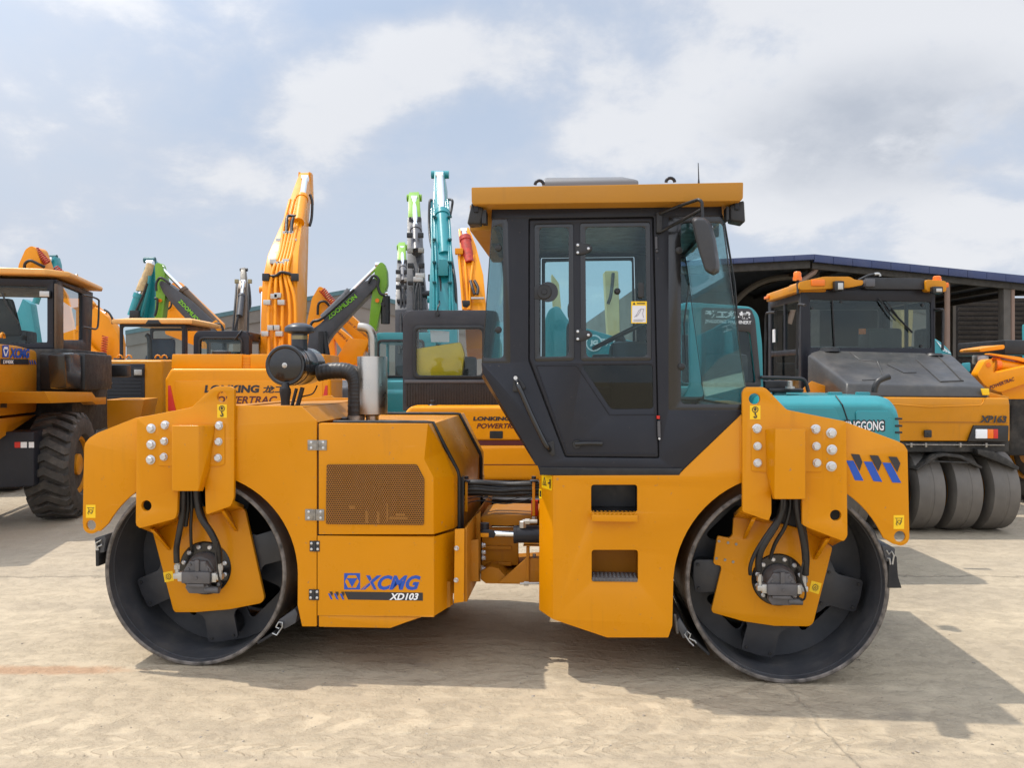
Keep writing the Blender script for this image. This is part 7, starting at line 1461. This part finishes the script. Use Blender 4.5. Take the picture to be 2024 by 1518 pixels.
# ------------------------------------------------------------------ orange loader arm at the right edge, and a teal hood behind
FU = Frame(6.9, 11.2, 0); eu = machine('wheel_loader', FU, 'orange loader with lettered lift arm, cut off by the right edge behind the tyre roller', 'wheel loader')
pu = FU.P
def su(name, pts, d, th, mat=ORG, b=.015, r=.04): return slab(name, FU, pts, d, th, mat, eu, b, r)
ar = su('lift_arm', [(1931, 741), (1948, 711), (1962, 709), (1963, 738), (2030, 723), (2080, 712), (2080, 745), (2030, 757), (1976, 776), (1946, 762)], -.6, .16)
text('POWERTRAC', pu(1957, 770, -.605), pu(2006, 752, -.605), pu(1955, 763, -.605), MAROON, ar, 'model_name', .03, .2, .002)
m = MB(); m.cyl(pu(1966, 722, -.3), pu(2080, 742, -.3), .095, None, 20); m.build('hydraulic_cylinder', ORG, eu); coil(eu, pu(1964, 722, -.3), pu(1972, 723, -.3), .10, 3, DORG, .015)
su('link_bar', [(1955, 700), (1958, 698), (2018, 706), (2050, 718), (2050, 723), (2010, 712)], -.4, .12); m = MB(); m.cyl(pu(1954, 721, -.62), pu(1954, 721, -.3), .03, None, 12); m.build('arm_pin', DORG, eu)
su('arm_plate', [(1976, 768), (2080, 745), (2080, 789), (1985, 789)], -.5, .5); su('mudguard', [(1936, 691), (1940, 688), (1986, 681), (1986, 690), (1938, 696)], -.2, .5)
m = MB(); a, b = pu(1986, 700, .0), pu(2090, 672, .0); m.box((a.x, .0, a.z), (b.x, 1.2, b.z), .02); m.build('cab_base', BLK, eu)
m = MB(); a, b = pu(1932, 720, .2), pu(1955, 702, .2); m.box((a.x, .2, a.z), (b.x, .35, b.z), .02); m.build('headlamp', ALU, eu)
m = MB(); a, b = pu(1990, 900, .3), pu(2120, 760, .3); m.box((a.x, .2, a.z), (b.x, 2.2, b.z), .05); m.build('front_frame', DARKU, eu)
tyre(eu, (pu(2060, 900, .6).x, .7, .69), .69, .5, .36, True, YEL2, -1); tyre(eu, (pu(2060, 900, .6).x + 1.6, .7, .69), .69, .5, .36, True, YEL2, 1)
fr, r = far_exc(1862, 15.5, 'teal excavator cover with pale stripes behind the tyre roller cab', TEAL)
p = lambda a, b, d=0: pw(fr, a, b, 15.5 + d)
m = MB(); m.hull([p(a, b, d) for a, b in ((1846, 668), (1862, 678), (1880, 696), (1882, 740), (1846, 740)) for d in (-.6, .8)], .05); m.build('engine_cover', TEAL, r)
for k in range(3): m = MB(); m.prism([p(1851 + k * 8, 674 + k * 7, -.62), p(1855 + k * 8, 677 + k * 7, -.62), p(1870 + k * 5, 694 + k * 2, -.62), p(1865 + k * 5, 694 + k * 2, -.62)], (0, .03, 0)); m.build('cover_stripe', DWHT, r)
m = MB(); m.hull([p(a, b, d) for a, b in ((1900, 718), (1918, 716), (1918, 735), (1900, 735)) for d in (-.5, .5)], .03); m.build('toolbox', TEAL, r)
fr, r = far_exc(2040, 18.5, 'teal machine just entering the frame at the right edge under the shed', TEAL)
p = lambda a, b, d=0: pw(fr, a, b, 18.5 + d); m = MB(); m.hull([p(a, b, d) for a, b in ((2020, 641), (2060, 640), (2060, 780), (2021, 780)) for d in (0, .8)], .04); m.build('cab', TEAL, r)

# ------------------------------------------------------------------ buildings
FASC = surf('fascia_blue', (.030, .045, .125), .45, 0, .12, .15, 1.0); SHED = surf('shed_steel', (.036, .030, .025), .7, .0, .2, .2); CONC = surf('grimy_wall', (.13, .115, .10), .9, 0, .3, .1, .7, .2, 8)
ROOFM = surf('roof_sheet', (.05, .06, .08), .5, .2, .1, .1)
FS = Frame(8.0, 21.0, 0); sh = tag(empty('open_shed', (8.0, 21.0, 0)), 'open steel shed with blue roof edge and dark interior, behind the machines at right', 'shed')
ps = lambda a, b, v=0.0: FS.P(a, b, v)
apx, lft, rgt = (1610, 502), (1330, 516), (2140, 556)
def roofline(v):                                          # same gable profile all along the shed
    return [Vector((q.x, v, q.z)) for q in (ps(*lft), ps(*apx), ps(*rgt))]
def fascia(a, b, h, v, mat, name, n):
    m = MB()
    for k in range(n):
        p, q = a + (b - a) * (k / n), a + (b - a) * ((k + .985) / n); m.hull([p, q, p - Vector((0, 0, h)), q - Vector((0, 0, h)), p + Vector((0, .12, 0)), q + Vector((0, .12, 0)), p + Vector((0, .12, -h)), q + Vector((0, .12, -h))], .006)
    return m.build(name, mat, sh)
r0 = roofline(0)
fascia(r0[1], r0[2], .20, 0, FASC, 'roof_fascia', 14); fascia(r0[0], r0[1], .14, 0, FASC, 'roof_fascia', 7)
m = MB(); r1 = roofline(26)
for a, b in ((0, 1), (1, 2)): m.hull([r0[a] + Vector((0, .1, -.02)), r0[b] + Vector((0, .1, -.02)), r1[a], r1[b], r0[a] + Vector((0, .1, -.07)), r0[b] + Vector((0, .1, -.07)), r1[a] - Vector((0, 0, .05)), r1[b] - Vector((0, 0, .05))])
m.build('roof', ROOFM, sh, 0)
fascia(r0[1] - Vector((0, -.15, .20)), r0[2] - Vector((0, -.15, .20)), .16, 0, SHED, 'gable_beam', 1); fascia(r0[0] - Vector((0, -.15, .14)), r0[1] - Vector((0, -.15, .14)), .20, 0, SHED, 'gable_beam', 1)
def lerp3(a, b, t): return a + (b - a) * t
for v in (1.0, 9.5, 18.0):
    rr = roofline(v)
    for t in (.05, .5, .95):
        top_ = lerp3(rr[1], rr[2], t); m = MB(); m.box((top_.x - .12, v - .12, 0), (top_.x + .12, v + .12, top_.z - .1), .01); m.build('column', SHED, sh)
    if v < 5: continue
    m = MB(); z_ = min(q.z for q in rr) - .75
    m.box((rr[0].x, v - .05, z_), (rr[2].x, v + .05, z_ + .1))
    n = 16
    for k in range(n):
        x0 = rr[0].x + (rr[2].x - rr[0].x) * k / n; x1 = rr[0].x + (rr[2].x - rr[0].x) * (k + 1) / n
        zt_ = lambda x: (lerp3(rr[0], rr[1], (x - rr[0].x) / (rr[1].x - rr[0].x)) if x < rr[1].x else lerp3(rr[1], rr[2], (x - rr[1].x) / (rr[2].x - rr[1].x))).z - .1
        m.cyl((x0, v, z_ if k % 2 else zt_(x0)), (x1, v, zt_(x1) if k % 2 else z_), .04, None, 6)
    m.build('roof_truss', SHED, sh, 0)
for k in range(9):
    t = (k + .5) / 9; m = MB(); a = lerp3(r0[1], r0[2], t); m.box((a.x - .04, .2, a.z - .20), (a.x + .04, 26, a.z - .08)); m.build('purlin', SHED, sh, 0)
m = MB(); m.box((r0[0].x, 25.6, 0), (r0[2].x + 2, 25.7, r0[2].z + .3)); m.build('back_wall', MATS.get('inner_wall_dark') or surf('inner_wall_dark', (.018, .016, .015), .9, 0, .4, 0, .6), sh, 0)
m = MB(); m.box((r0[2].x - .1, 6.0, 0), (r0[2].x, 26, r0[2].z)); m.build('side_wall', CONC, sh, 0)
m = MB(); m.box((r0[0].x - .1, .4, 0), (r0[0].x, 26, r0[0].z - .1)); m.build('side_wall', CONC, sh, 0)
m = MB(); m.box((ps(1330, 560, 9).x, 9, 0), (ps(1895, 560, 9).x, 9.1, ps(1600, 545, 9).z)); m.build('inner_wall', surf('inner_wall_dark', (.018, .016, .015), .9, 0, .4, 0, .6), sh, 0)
m = MB()
a, b = ps(1895, 600, 8.0).x, ps(2200, 600, 8.0).x; m.box((a, 8.2, 0), (b, 8.25, 4.6))
for k in range(17): z = 2.0 + k * .17; m.box((a, 8.0, z), (b, 8.03, z + .10), 0, Matrix.Rotation(R(25), 3, 'X'))
m.build('slatted_screen', surf('slat_brown', (.030, .024, .020), .8, 0, .3), sh, 0)
PIPE = surf('drain_pipe_tan', (.24, .15, .11), .6)
m = MB(); m.tube([ps(1612, 516, .3), ps(1612, 534, .3), ps(1609, 538, .3), ps(1583, 556, .4), ps(1560, 640, .5)], .07, 10); m.build('drain_pipe', PIPE, sh); m = MB(); m.tube([ps(1869, 540, .3), ps(1872, 556, .3), ps(1872, 700, .3)], .07, 10); m.build('drain_pipe', PIPE, sh)
m = MB(); a, b = ps(1984, 760, .2), ps(1998, 565, .2); m.box((a.x, .2, 0), (b.x, .45, b.z), .01); m.build('column', surf('column_grey', (.10, .085, .072), .8, 0, .2, .1), sh); m = MB(); a = ps(2003, 575, .2); m.cyl((a.x, .25, 0), (a.x, .25, a.z + .3), .06, None, 10); m.build('drain_pipe', PIPE, sh)
m = MB(); m.tube([ps(1440, 612, 3.0), ps(1475, 575, 3.0), ps(1520, 552, 3.0), ps(1580, 545, 3.0)], .09, 8, 4); m.build('brace_beam', surf('brace_grey', (.12, .105, .09), .8), sh)
# gabled warehouse far left of centre
FW = Frame(-8.0, 46.0, 0); wh = tag(empty('warehouse', (-8.0, 46.0, 0)), 'distant grey-brown gabled warehouse with thin blue-green roof edge behind the tall booms', 'warehouse')
pw_ = lambda a, b: FW.P(a, b, 0.0)
L_, T_, R_ = pw_(250, 654), pw_(697, 571), pw_(980, 647)
m = MB(); m.prism([Vector((L_.x, 0, 0)), L_, T_, R_, Vector((R_.x, 0, 0))], (0, 30, 0)); m.build('wall', surf('warehouse_wall', (.205, .18, .16), .9, 0, .22, 0, .35, .1, 3), wh, 0)
m = MB()
for a, b in ((L_, T_), (T_, R_)): m.hull([p + o for p in (a, b) for o in (Vector((0, -.15, .02)), Vector((0, -.15, -.22)), Vector((0, 30.2, .02)), Vector((0, 30.2, .12)))])
m.build('roof', surf('roof_green', (.06, .13, .15), .5, 0, .1), wh, 0)
m = MB(); m.hull([p + Vector((0, y, dz)) for p in (L_, T_) for y, dz in ((-.1, -.22), (-.1, -.9), (-.02, -.22), (-.02, -.9))]); m.hull([p + Vector((0, y, dz)) for p in (T_, R_) for y, dz in ((-.1, -.22), (-.1, -.9), (-.02, -.22), (-.02, -.9))]); m.build('shadow_band', surf('eave_shadow', (.15, .135, .12), .9), wh, 0)  # eave shadow put on as a darker band under the roof edge
